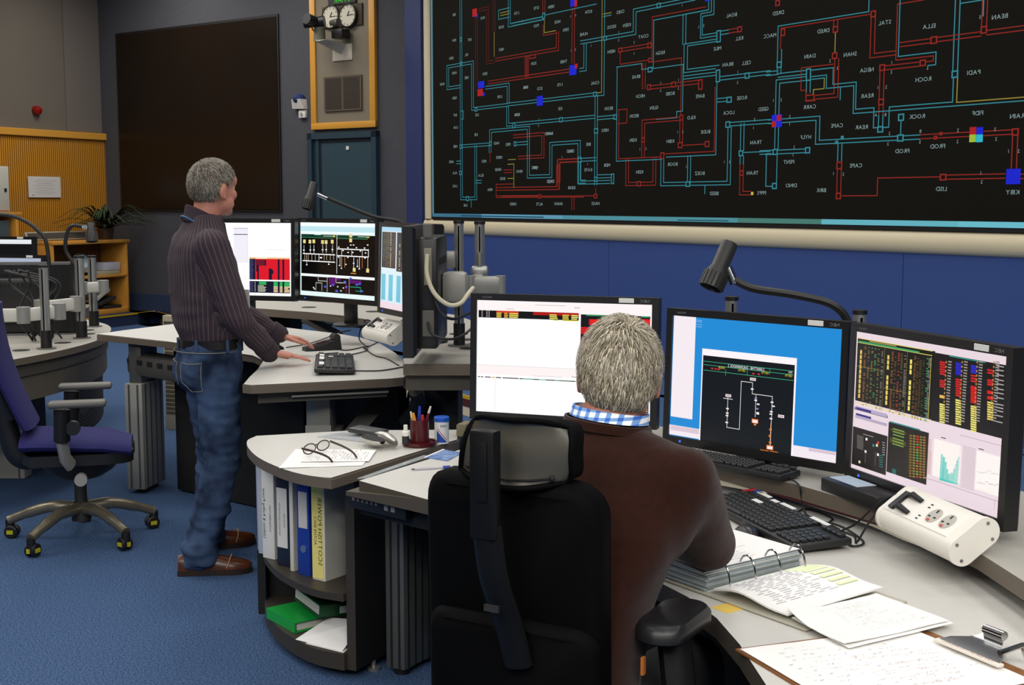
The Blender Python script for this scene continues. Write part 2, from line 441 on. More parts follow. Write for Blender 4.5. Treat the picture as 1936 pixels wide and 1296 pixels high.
SCREEN_TEXTS = """LTH 2.24 3.354;DYE 2.57 3.361;NEIN 2.81 3.342;NOE 2.91 3.196;PSO 2.57 3.2;DEN 3.04 3.112;KITH 3.38 3.227;CHES 3.83 3.172;KEOG 3.71 3.062;KEEN 3.92 3.053;HUNE 3.31 3.044;COAT 4.14 2.937;HEEN 3.71 2.856;REGH 4.36 2.782;THEB 3.01 2.835;SOH 2.53 2.861;LYD 2.95 2.635;COAL 3.48 2.61;SAR 2.39 2.653;SCO 2.63 2.624;BRAE 4.05 2.617;HECH 4.11 2.454;BOBE 4.49 2.448;BAFE 4.85 2.403;BEON 3.68 2.379;BEON 4.03 2.296;GLEN 4.29 2.348;KILO 4.75 2.243;KEI 2.96 2.421;KAI 2.25 2.406;LAHP 2.79 2.206;HERS 3.63 2.196;KEIN 4.02 2.096;KIBH 4.5 2.068;BUDE 4.92 2.124;BEE 3.39 2.085;CHAS 3.12 2.035;MEIR 3.66 1.896;BOOR 4.53 1.883;KATE 3.39 1.862;BOAL 5.19 2.982;KILL 5.28 2.801;MILE 5.04 2.75;BRAN 5.16 2.619;CELL 5.36 2.613;ROSE 5.32 2.358;LOCA 5.18 2.256;GEED 5.55 2.261;TRAN 5.48 2.021;JAN 2.55 1.901;DRED 5.68 2.939;STAL 6.66 2.758;ELLA 7.02 2.693;BEAN 7.54 2.692;DRED 6.12 2.763;MACC 5.6 2.786;DAIN 6 2.602;SHAN 6.37 2.58;NEGA 6.52 2.462;ROCH 6.99 2.363;PADI 7.37 2.375;REAR 6.53 2.29;CARR 6.01 2.249;CAPE 6.27 2.105;REAR 6.49 2.084;ROCK 6.95 2.13;FIDF 7.41 2.125;RAIN 7.69 2.092;HYLF 5.98 2.039;FROD 6.84 1.912;FROD 7.12 1.933;PENT 5.82 1.868;CAPE 6.45 1.827;BIRK 6.14 1.662;LISD 7.16 1.663;KIBY 7.68 1.639;DINO 5.85 1.699;KEIN 4.11 1.829;BOEZ 4.86 1.804;TRAN 5.45 1.796;BEED 5.03 1.646;PPPS 5.55 1.647;KEAR 3.14 1.707;ORED 2.81 1.77;ALTS 2.63 1.56;ANAN 2.94 1.564;HAGS 3.5 1.567;ORED 2.18 1.56;BEI 1.08 3.479;KIN 1.08 3.224;INT 1.38 3.197;HEN 1.02 3.049;KIL 1.32 3.055;AND 1.08 2.895;NEE 1.32 2.828;HUN 0.83 2.801;NEN 1.08 2.642;IOX 1.63 3.381;DOE 1.97 3.255;NEO 1.97 3.043;DEO 1.67 2.838;LOR 1.94 2.597;SAL 2.4 2.653;INT 1.09 2.467;LOA 1.1 2.342;LLE 1.52 2.447;LON 2.25 2.407;KIE 1.5 2.251;NEE 1.09 2.149;HAD 1.88 2.152;MED 2.09 2.132;AND 1.01 1.994;ALA 1.08 1.879;LAG 1.08 1.744;HEO 1.65 1.983;ELLA 1.59 1.845;NEDE 1.93 2.013;HEND 1.91 1.895;BOD 1.99 1.806;HEIA 1.76 1.701;LHE 1.29 1.546;HEAS 2.29 1.871;MEEC 2.55 1.9;AHOD 2.78 2.205;OKIS 3.13 2.033;ORED 2.81 1.767;KEAR 3.14 1.708;1. 6.73 2.492;2. 6.73 2.431;1. 6.62 2.338;2. 6.69 2.336;S. 7.02 2.431;2. 6.73 2.031;2. 6.72 1.963;2. 7.27 2.027;2. 7.27 1.957;2. 7.54 2.02;2. 7.55 1.961;1. 7.64 1.884;2. 7.71 1.883;2. 6.26 2.497;2. 6.19 2.552;2. 5.73 2.317;1. 5.65 2.317;5. 7.4 2.705;2. 5.87 1.972;1. 5.86 1.916;2. 5.82 2.193;1. 5.82 2.137;A. 6.61 2.158;B. 6.69 2.156;B. 6.98 2.034;S. 6.98 1.965;1. 6.25 1.776;2. 6.34 1.77;1. 7.45 1.758;2. 7.46 1.703;1. 2.34 3.269;1. 3.11 3.219;2. 3.19 3.222;1. 3.12 2.921;2. 3.19 2.923;1. 3.42 2.934;1. 3.81 3.005;2. 3.81 2.939;1. 4.02 2.809;2. 4.02 2.901;1. 4.37 2.542;2. 4.37 2.48;1. 4.59 2.548;2. 4.59 2.482;1. 5.27 2.553;2. 5.27 2.475;2. 5.46 2.191;1. 5.45 2.128;1. 2.62 2.343;2. 2.61 2.286;1. 4.11 2.016;2. 4.19 2.019;1. 4.59 2.136;2. 4.65 2.136;1. 5.14 1.886;2. 5.2 1.884;1. 4.82 2.935;2. 4.88 2.939;1. 4.62 3.126;1. 3.38 1.914;1. 2.99 1.983;1. 4.7 1.858"""
SCREENS = {
"nl": """r fff6f6 0.000 0.000 1.000 0.110;r ffffff 0.000 0.110 1.000 1.000;r 161214 0.008 0.090 0.592 0.155;r b01a14 0.330 0.090 0.592 0.118;r d03a20 0.115 0.090 0.245 0.108;w f0d050 0.115 0.108 0.150 0.155 3 0.62 0.2 1;w f0b040 0.160 0.108 0.185 0.155 3 0.62 0.2 1;w f4e060 0.190 0.108 0.245 0.155 3 0.62 0.2 1;w f0e060 0.425 0.108 0.475 0.155 3 0.62 0.2 1;w e8d850 0.500 0.108 0.540 0.155 3 0.62 0.2 1;w f0e878 0.550 0.108 0.590 0.155 3 0.62 0.2 1;r e8e040 0.450 0.155 0.475 0.163;r e8e040 0.500 0.155 0.590 0.163;w c8c0c0 0.026 0.092 0.032 0.155 5 0.5 0 1;w c8c0c0 0.055 0.092 0.061 0.155 5 0.5 0 1;w c8c0c0 0.068 0.092 0.074 0.155 5 0.5 0 1;r 181618 0.604 0.100 0.990 0.500;w 2c9a60 0.635 0.102 0.750 0.118 1 0.6 0 1;w 2c9a60 0.940 0.102 0.985 0.118 1 0.6 0 1;r e82020 0.604 0.210 0.700 0.270;r e82020 0.650 0.140 0.720 0.190;r e82020 0.930 0.125 0.990 0.170;r e82020 0.610 0.300 0.700 0.380;w 181618 0.604 0.120 0.660 0.500 22 0.25 0 1;r e0d0d0 0.000 0.578 0.592 0.582;r fff4f4 0.000 0.585 0.592 0.660;r 222222 0.008 0.684 0.020 0.692;r 443030 0.025 0.684 0.040 0.692;r 3a2020 0.050 0.684 0.085 0.692;r d0b060 0.090 0.684 0.110 0.692;r 222222 0.115 0.684 0.147 0.692;r 281418 0.155 0.684 0.250 0.692;r 302020 0.255 0.684 0.275 0.692;r 58b088 0.275 0.684 0.335 0.692;r 301820 0.335 0.684 0.370 0.692;r 70c098 0.370 0.684 0.410 0.692;r 301820 0.410 0.684 0.460 0.692;r 60a080 0.460 0.684 0.485 0.692;r 406050 0.485 0.684 0.550 0.692;r 281418 0.550 0.684 0.580 0.692;r f4e4e4 0.110 0.700 0.113 1.000;w c8bcbc 0.340 0.028 0.520 0.036 1 0.6 0 1;w d0a0a0 0.170 0.070 0.220 0.077 1 0.6 0 1;w c8bcbc 0.330 0.655 0.500 0.660 1 0.6 0 1;r 555055 0.570 0.040 0.574 0.050;r 555055 0.560 0.645 0.564 0.655;r 555055 0.580 0.040 0.584 0.050;r 555055 0.570 0.645 0.574 0.655;r 555055 0.590 0.040 0.594 0.050;r 555055 0.580 0.645 0.584 0.655;r 181618 0.930 0.780 0.990 0.970;w f0d070 0.935 0.800 0.985 0.960 10 0.55 0 1""",
"nc": """r 258cd6 0.000 0.000 1.000 1.000;r f6ecf2 0.005 -0.001 0.147 0.841;r e6d8e0 0.007 0.023 0.136 0.024;r e8d8e0 0.011 0.837 0.141 0.842;r d8ecff 0.147 0.023 0.186 0.025;r d8ecff 0.148 0.036 0.186 0.038;r d8ecff 0.148 0.058 0.187 0.060;r d8ecff 0.148 0.076 0.187 0.078;r f4eaf2 -0.001 0.911 0.198 0.993;r dcc8d4 0.007 0.915 0.195 0.955;r f4eaf2 0.746 0.916 0.999 1.000;r d8c4d0 0.846 0.918 0.991 0.942;r fdf6fa 0.195 0.249 0.759 1.008;r 16191c 0.202 0.303 0.749 1.000;l 3fb48c 0.0022 0.208,0.351 0.742,0.351;l 3fb48c 0.0022 0.209,0.379 0.742,0.379;l 3fb48c 0.0022 0.209,0.423 0.743,0.423;l 3fb48c 0.0020 0.346,0.403 0.346,0.447;l 3fb48c 0.0020 0.476,0.378 0.476,0.421;l 3fb48c 0.0020 0.608,0.353 0.608,0.395;t f4f4f4 0.031 0.471 0.364 CARNTYNE_-_DALMARNOCK_2;t e8e040 0.026 0.324 0.385 DALM1;t e8e040 0.026 0.446 0.389 CRTY3-;t e8e040 0.026 0.585 0.387 CRTY3;t e8e040 0.026 0.719 0.388 CRTY1-;t e8e8e8 0.024 0.728 0.362 MW;r c83030 0.255 0.397 0.269 0.409;r c83030 0.277 0.397 0.291 0.409;r c83030 0.296 0.398 0.310 0.410;r c83030 0.506 0.400 0.520 0.412;r c83030 0.538 0.399 0.552 0.411;l e8e4e6 0.0028 0.366,0.618 0.366,0.861 0.443,0.861 0.443,0.477 0.511,0.477 0.511,0.565 0.629,0.565 0.629,0.947;l e8e4e6 0.0030 0.339,0.630 0.394,0.630;l e8e4e6 0.0026 0.534,0.571 0.534,0.744;r f4ecec 0.351 0.594 0.385 0.616;r c0a0a0 0.355 0.599 0.381 0.611;r f4ecec 0.495 0.439 0.529 0.461;r c0a0a0 0.499 0.444 0.525 0.456;r f4ecec 0.667 0.698 0.701 0.720;r c0a0a0 0.671 0.703 0.697 0.715;r f08040 0.515 0.760 0.553 0.794;r f4ecec 0.519 0.768 0.549 0.790;r f08040 0.608 0.948 0.646 0.982;r f4ecec 0.612 0.956 0.642 0.978;r f0e8e8 0.358 0.704 0.374 0.715;r f0e8e8 0.358 0.741 0.374 0.752;r f0e8e8 0.357 0.761 0.373 0.772;r f0e8e8 0.357 0.816 0.373 0.827;r f0e8e8 0.502 0.522 0.518 0.533;r f0e8e8 0.526 0.607 0.542 0.618;r f0e8e8 0.541 0.635 0.557 0.646;r f0e8e8 0.540 0.703 0.556 0.714;r f0e8e8 0.621 0.605 0.637 0.616;r f0e8e8 0.630 0.634 0.646 0.645;r f0e8e8 0.619 0.679 0.635 0.690;r f0e8e8 0.618 0.698 0.634 0.709;r f0e8e8 0.619 0.733 0.635 0.744;r f0e8e8 0.541 0.711 0.557 0.722;r e88a30 0.528 0.797 0.542 0.811;r e88a30 0.620 0.817 0.634 0.831;r e88a30 0.618 0.868 0.632 0.882;r e88a30 0.621 0.919 0.635 0.933;l d07820 0.0030 0.627,0.776 0.627,0.947;r d07020 0.572 0.991 0.622 0.997;r d07020 0.630 0.989 0.675 0.995;r a090c0 0.527 0.590 0.541 0.600;r a090c0 0.538 0.672 0.552 0.682""",
"nr": """r ead8e0 0.000 0.000 1.000 1.000;r 14140c 0.010 0.046 0.564 0.487;r 14140e 0.011 0.048 0.559 0.502;l d8d060 0.0030 0.013,0.078 0.544,0.078;l d8d060 0.0030 0.011,0.048 0.545,0.048;l d8d060 0.0030 0.540,0.093 0.540,0.504;l e0d870 0.0040 0.012,0.517 0.551,0.517;w e8c050 0.033 0.130 0.047 0.520 11 0.82 0 0.85;w e8d060 0.239 0.130 0.253 0.520 11 0.82 0 0.85;w f0e070 0.400 0.130 0.414 0.520 11 0.82 0 0.85;w a06028 0.065 0.100 0.081 0.530 36 0.45 0.4 0.7;w 7a6a30 0.093 0.100 0.109 0.530 40 0.45 0.4 0.6;w 8a8034 0.119 0.100 0.135 0.530 40 0.45 0.4 0.5;w 3ca060 0.143 0.100 0.159 0.530 30 0.45 0.4 0.45;w 8a7a34 0.168 0.100 0.184 0.530 40 0.45 0.4 0.6;w 8c8480 0.196 0.100 0.212 0.530 40 0.45 0.4 0.8;w 9c5a2a 0.270 0.100 0.286 0.530 36 0.45 0.4 0.7;w 6a5a28 0.292 0.100 0.308 0.530 40 0.45 0.4 0.5;w b04030 0.315 0.100 0.331 0.530 34 0.45 0.4 0.6;w 6e5a2c 0.336 0.100 0.352 0.530 40 0.45 0.4 0.7;w 8c8480 0.360 0.100 0.376 0.530 40 0.45 0.4 0.8;w 8a5a28 0.428 0.100 0.444 0.530 38 0.45 0.4 0.8;w 6a4a20 0.447 0.100 0.463 0.530 40 0.45 0.4 0.9;w 5c4a20 0.466 0.100 0.482 0.530 40 0.45 0.4 0.9;w 4c4a30 0.487 0.100 0.503 0.530 40 0.45 0.4 0.7;w 3c9060 0.512 0.100 0.528 0.530 26 0.45 0.4 0.6;w 8c9490 0.524 0.100 0.540 0.530 38 0.45 0.4 0.8;r 8a7a30 0.217 0.070 0.219 0.530;r 8a7a30 0.378 0.070 0.380 0.530;l 8a7a30 0.0020 0.012,0.250 0.219,0.250;l 8a7a30 0.0020 0.224,0.363 0.387,0.363;w 3ca060 0.020 0.065 0.460 0.085 1 0.6 0 1;w c8b870 0.100 0.055 0.300 0.063 1 0.6 0 1;r 1a1718 0.560 0.054 1.015 0.505;r 2c9c94 0.656 0.057 0.875 0.063;r d82020 0.597 0.104 0.631 0.114;r d82020 0.598 0.119 0.632 0.129;r d82020 0.599 0.135 0.633 0.144;r d82020 0.599 0.150 0.633 0.160;r d82020 0.600 0.165 0.634 0.175;r d82020 0.601 0.180 0.635 0.190;r c82424 0.603 0.224 0.637 0.233;r c82424 0.603 0.237 0.637 0.246;r c82424 0.604 0.250 0.638 0.259;r c82424 0.605 0.262 0.639 0.272;r e0b850 0.608 0.323 0.642 0.343;r f0e878 0.610 0.379 0.644 0.389;r f0e878 0.611 0.393 0.645 0.403;r f0e878 0.612 0.407 0.646 0.417;r f0e878 0.612 0.421 0.646 0.431;r f0e878 0.613 0.435 0.647 0.445;r f0e878 0.613 0.449 0.647 0.459;r f0e878 0.614 0.463 0.648 0.473;r f0e878 0.615 0.478 0.649 0.487;r f0e878 0.615 0.492 0.649 0.502;w 9a9490 0.651 0.092 0.673 0.499 22 0.45 0 1;w a88040 0.635 0.097 0.643 0.499 14 0.5 0 1;r 2828d0 0.698 0.093 0.732 0.103;r 2828d0 0.699 0.106 0.733 0.116;r 2828d0 0.699 0.120 0.733 0.130;r 2828d0 0.700 0.133 0.734 0.143;r 2828d0 0.701 0.147 0.735 0.157;r 2828d0 0.701 0.160 0.735 0.170;r d82020 0.703 0.196 0.737 0.205;r d82020 0.704 0.210 0.738 0.220;r d82020 0.704 0.225 0.738 0.234;r d82020 0.705 0.239 0.739 0.249;r d82020 0.706 0.254 0.740 0.263;r d82020 0.707 0.268 0.741 0.278;r d82020 0.707 0.283 0.741 0.292;r d82020 0.708 0.297 0.742 0.307;r f0e878 0.709 0.328 0.743 0.338;r f0e878 0.710 0.343 0.744 0.353;r f0e878 0.711 0.358 0.745 0.367;r f0e878 0.712 0.373 0.746 0.382;r f0e878 0.712 0.388 0.746 0.397;r f0e878 0.713 0.402 0.747 0.412;r f0e878 0.714 0.417 0.748 0.427;r f0e878 0.715 0.432 0.749 0.442;r f0e878 0.715 0.447 0.749 0.457;r f0e878 0.716 0.462 0.750 0.472;r f0e878 0.717 0.477 0.751 0.487;w 9a9490 0.749 0.074 0.771 0.472 22 0.45 0 1;w a88040 0.734 0.078 0.742 0.472 14 0.5 0 1;r 2c2cd0 0.791 0.091 0.825 0.101;r 2c2cd0 0.792 0.104 0.826 0.114;r 2c2cd0 0.792 0.118 0.826 0.128;r 2c2cd0 0.793 0.131 0.827 0.141;r d82020 0.794 0.152 0.828 0.161;r d82020 0.795 0.169 0.829 0.179;r d82020 0.796 0.186 0.830 0.196;r e01c1c 0.797 0.221 0.831 0.231;r e01c1c 0.798 0.233 0.832 0.243;r e01c1c 0.799 0.245 0.833 0.255;r e01c1c 0.799 0.258 0.833 0.267;r e01c1c 0.800 0.270 0.834 0.279;r e01c1c 0.801 0.282 0.835 0.291;r e01c1c 0.801 0.294 0.835 0.304;r e01c1c 0.802 0.306 0.836 0.316;r e01c1c 0.802 0.318 0.836 0.328;r f0e878 0.804 0.346 0.838 0.356;r f0e878 0.804 0.360 0.838 0.370;r f0e878 0.805 0.374 0.839 0.384;r f0e878 0.806 0.388 0.840 0.398;r f0e878 0.806 0.402 0.840 0.411;r f0e878 0.807 0.416 0.841 0.425;r f0e878 0.808 0.429 0.842 0.439;r f0e878 0.809 0.443 0.843 0.453;r f0e878 0.809 0.457 0.843 0.467;r f0e878 0.810 0.471 0.844 0.481;r f0e878 0.811 0.485 0.845 0.495;r f0e878 0.811 0.499 0.845 0.509;w 9a9490 0.839 0.057 0.861 0.446 22 0.45 0 1;w a88040 0.825 0.061 0.833 0.446 14 0.5 0 1;r d82020 0.889 0.097 0.923 0.107;r d82020 0.890 0.114 0.924 0.124;r d82020 0.892 0.160 0.926 0.170;r d82020 0.893 0.174 0.927 0.183;r d82020 0.893 0.187 0.927 0.197;r d82020 0.896 0.229 0.930 0.249;r d82020 0.898 0.263 0.932 0.283;r e8d868 0.899 0.297 0.933 0.307;r e8d868 0.900 0.312 0.934 0.321;r e8d868 0.901 0.326 0.935 0.336;r e8d868 0.901 0.341 0.935 0.351;r e8d868 0.902 0.355 0.936 0.365;r e8d868 0.903 0.370 0.937 0.380;r e8d868 0.904 0.384 0.938 0.394;r e8d868 0.904 0.399 0.938 0.409;w 9a9490 0.934 0.040 0.956 0.420 22 0.45 0 1;w a88040 0.921 0.044 0.929 0.420 14 0.5 0 1;r a8a4a4 0.941 0.064 0.981 0.071;r a8a4a4 0.942 0.088 0.982 0.095;r a8a4a4 0.944 0.118 0.984 0.125;r a8a4a4 0.945 0.148 0.985 0.155;r a8a4a4 0.946 0.173 0.986 0.180;r a8a4a4 0.948 0.203 0.988 0.210;r a8a4a4 0.949 0.228 0.989 0.235;r a8a4a4 0.951 0.257 0.991 0.264;r a8a4a4 0.953 0.297 0.993 0.304;r a8a4a4 0.954 0.317 0.994 0.324;r a8a4a4 0.955 0.337 0.995 0.344;r a8a4a4 0.956 0.367 0.996 0.374;r a8a4a4 0.958 0.404 0.998 0.411;r 261c26 0.013 0.550 0.265 0.568;r b8aac8 0.019 0.539 0.261 0.565;r 3a2c80 0.025 0.547 0.142 0.564;r 3a2c80 0.026 0.591 0.144 0.607;r b4a8c0 0.022 0.606 0.264 0.627;r 211c1d 0.008 0.693 0.272 0.971;r 706a68 0.042 0.748 0.092 0.754;r 706a68 0.043 0.759 0.093 0.765;r 706a68 0.043 0.771 0.093 0.777;r 706a68 0.044 0.782 0.094 0.788;r 706a68 0.044 0.793 0.094 0.799;r 706a68 0.045 0.804 0.095 0.810;r 706a68 0.045 0.815 0.095 0.821;r 706a68 0.045 0.826 0.095 0.832;r 706a68 0.046 0.837 0.096 0.843;r f0f0f0 0.110 0.749 0.124 0.767;r f0e8e8 0.107 0.840 0.121 0.858;r f4e8c0 0.190 0.771 0.204 0.789;r d04030 0.198 0.750 0.212 0.768;r 308888 0.164 0.779 0.178 0.797;r f0e8b0 0.064 0.929 0.078 0.947;r f0f0f0 0.201 0.834 0.215 0.852;r 30807c 0.216 0.840 0.246 0.845;r a0a0a0 0.236 0.744 0.256 0.749;r 30807c 0.217 0.855 0.247 0.860;r a0a0a0 0.237 0.761 0.257 0.766;r 30807c 0.218 0.871 0.248 0.876;r a0a0a0 0.238 0.778 0.258 0.783;r 30807c 0.218 0.886 0.248 0.891;r a0a0a0 0.238 0.794 0.258 0.799;r 30807c 0.219 0.902 0.249 0.907;r a0a0a0 0.239 0.811 0.259 0.816;r 30807c 0.220 0.918 0.250 0.923;r a0a0a0 0.240 0.828 0.260 0.833;l 807c7c 0.0020 0.115,0.855 0.115,0.930;l 807c7c 0.0020 0.190,0.831 0.190,0.929;w 908888 0.090 0.725 0.170 0.735 1 0.6 0 1;r 1e1a1a 0.276 0.591 0.555 0.942;r 2a8a88 0.284 0.583 0.496 0.592;r 4a4420 0.293 0.631 0.404 0.646;r 78a040 0.309 0.625 0.389 0.633;r 78a040 0.309 0.645 0.389 0.653;r 78a040 0.310 0.665 0.390 0.673;r 4a4420 0.290 0.697 0.405 0.727;r 78a040 0.308 0.690 0.388 0.698;r 78a040 0.309 0.710 0.389 0.718;r 78a040 0.309 0.730 0.389 0.738;r 2c2612 0.420 0.630 0.546 0.899;r 8a6a28 0.428 0.638 0.444 0.648;r 908038 0.451 0.634 0.467 0.644;r d02820 0.473 0.631 0.489 0.641;r 907830 0.496 0.628 0.512 0.638;r a0703a 0.518 0.624 0.534 0.634;r 8a6a28 0.428 0.656 0.444 0.666;r 908038 0.451 0.652 0.467 0.662;r d02820 0.474 0.649 0.490 0.659;r 907830 0.497 0.646 0.513 0.656;r a0703a 0.519 0.642 0.535 0.652;r 8a6a28 0.429 0.674 0.445 0.684;r 908038 0.452 0.671 0.468 0.681;r d02820 0.475 0.667 0.491 0.677;r 907830 0.498 0.664 0.514 0.674;r a0703a 0.520 0.660 0.536 0.670;r 8a6a28 0.430 0.692 0.446 0.702;r 908038 0.453 0.689 0.469 0.699;r 38a050 0.476 0.685 0.492 0.695;r 907830 0.498 0.682 0.514 0.692;r a0703a 0.521 0.678 0.537 0.688;r 8a6a28 0.431 0.711 0.447 0.721;r 908038 0.454 0.707 0.470 0.717;r d02820 0.477 0.703 0.493 0.713;r 907830 0.499 0.700 0.515 0.710;r a0703a 0.522 0.696 0.538 0.706;r 8a6a28 0.432 0.729 0.448 0.739;r 908038 0.455 0.725 0.471 0.735;r 909030 0.477 0.721 0.493 0.731;r 907830 0.500 0.718 0.516 0.728;r a0703a 0.522 0.714 0.538 0.724;r 8a6a28 0.432 0.747 0.448 0.757;r 908038 0.456 0.743 0.472 0.753;r 909030 0.478 0.739 0.494 0.749;r 907830 0.501 0.736 0.517 0.746;r a0703a 0.523 0.732 0.539 0.742;r 8a6a28 0.433 0.766 0.449 0.776;r 908038 0.456 0.762 0.472 0.772;r 38a050 0.479 0.758 0.495 0.768;r 907830 0.502 0.754 0.518 0.764;r a0703a 0.524 0.750 0.540 0.760;r 8a6a28 0.434 0.784 0.450 0.794;r 908038 0.457 0.780 0.473 0.790;r 38a050 0.480 0.776 0.496 0.786;r 907830 0.502 0.772 0.518 0.782;r a0703a 0.525 0.768 0.541 0.778;r 8a6a28 0.435 0.802 0.451 0.812;r 908038 0.458 0.798 0.474 0.808;r 909030 0.481 0.794 0.497 0.804;r 907830 0.503 0.790 0.519 0.800;r a0703a 0.526 0.786 0.542 0.796;r 8a6a28 0.436 0.820 0.452 0.830;r 908038 0.459 0.816 0.475 0.826;r d02820 0.482 0.812 0.498 0.822;r 907830 0.504 0.808 0.520 0.818;r a0703a 0.526 0.804 0.542 0.814;r 8a6a28 0.437 0.839 0.453 0.849;r 908038 0.460 0.834 0.476 0.844;r 909030 0.482 0.830 0.498 0.840;r 907830 0.505 0.826 0.521 0.836;r a0703a 0.527 0.822 0.543 0.832;r 8a6a28 0.437 0.857 0.453 0.867;r 908038 0.460 0.853 0.476 0.863;r d02820 0.483 0.848 0.499 0.858;r 907830 0.506 0.844 0.522 0.854;r a0703a 0.528 0.840 0.544 0.850;r 8a6a28 0.438 0.876 0.454 0.886;r 908038 0.461 0.871 0.477 0.881;r 909030 0.484 0.867 0.500 0.877;r 907830 0.507 0.862 0.523 0.872;r a0703a 0.529 0.858 0.545 0.868;r 8a6a28 0.439 0.894 0.455 0.904;r 908038 0.462 0.889 0.478 0.899;r 909030 0.485 0.885 0.501 0.895;r 907830 0.507 0.880 0.523 0.890;r a0703a 0.530 0.876 0.546 0.886;r 8a6a28 0.440 0.912 0.456 0.922;r 908038 0.463 0.908 0.479 0.918;r d02820 0.486 0.903 0.502 0.913;r 907830 0.508 0.898 0.524 0.908;r a0703a 0.531 0.894 0.547 0.904;r 308888 0.319 0.907 0.349 0.913;r 308888 0.319 0.919 0.349 0.925;r 308888 0.320 0.931 0.350 0.937;r fbf2ee 0.593 0.617 0.766 0.864;r 48c8bc 0.641 0.705 0.655 0.880;r 48c8bc 0.655 0.720 0.669 0.879;r 48c8bc 0.669 0.748 0.681 0.878;r 48c8bc 0.681 0.791 0.692 0.877;r 48c8bc 0.692 0.817 0.708 0.876;r 48c8bc 0.708 0.805 0.724 0.875;r 48c8bc 0.724 0.776 0.733 0.873;r 48c8bc 0.733 0.744 0.740 0.872;r 48c8bc 0.740 0.717 0.748 0.872;r 48c8bc 0.748 0.693 0.755 0.871;r fbf4f0 0.858 0.618 1.005 0.863;r b0b8c8 0.865 0.747 0.885 0.751;r a8a0b8 0.868 0.814 0.888 0.818;r d8d0b0 0.870 0.857 0.890 0.861;r b0b8c8 0.881 0.747 0.901 0.751;r a8a0b8 0.884 0.810 0.904 0.814;r d8d0b0 0.886 0.855 0.906 0.859;r b0b8c8 0.897 0.741 0.917 0.745;r a8a0b8 0.900 0.813 0.920 0.817;r d8d0b0 0.902 0.853 0.922 0.857;r b0b8c8 0.912 0.732 0.932 0.736;r a8a0b8 0.915 0.794 0.935 0.798;r d8d0b0 0.918 0.851 0.938 0.855;r b0b8c8 0.928 0.720 0.948 0.724;r a8a0b8 0.932 0.802 0.952 0.806;r d8d0b0 0.934 0.849 0.954 0.853;r b0b8c8 0.944 0.731 0.964 0.735;r a8a0b8 0.947 0.798 0.967 0.802;r d8d0b0 0.950 0.847 0.970 0.851;r b0b8c8 0.959 0.725 0.979 0.729;r a8a0b8 0.963 0.799 0.983 0.803;r d8d0b0 0.966 0.846 0.986 0.850;r b0b8c8 0.975 0.726 0.995 0.730;r a8a0b8 0.978 0.788 0.998 0.792;r d8d0b0 0.981 0.844 1.001 0.848;w b8a4ac 0.772 0.611 0.852 0.885 26 0.3 0 1;w c09890 0.556 0.632 0.578 0.865 22 0.3 0 1;l d09088 0.0020 0.560,0.713 0.560,0.871;l d09088 0.0020 0.570,0.710 0.570,0.867;l d09088 0.0020 0.580,0.707 0.580,0.864;l c8b0bc 0.0030 0.756,0.548 1.003,0.548;l c0acb8 0.0030 0.544,0.894 0.998,0.894;r 404040 0.637 0.594 0.667 0.600;r 404040 0.868 0.600 0.898 0.606;l a898a4 0.0020 0.977,0.890 0.977,0.952;l c8b8c4 0.0020 0.759,0.606 0.759,0.867""",
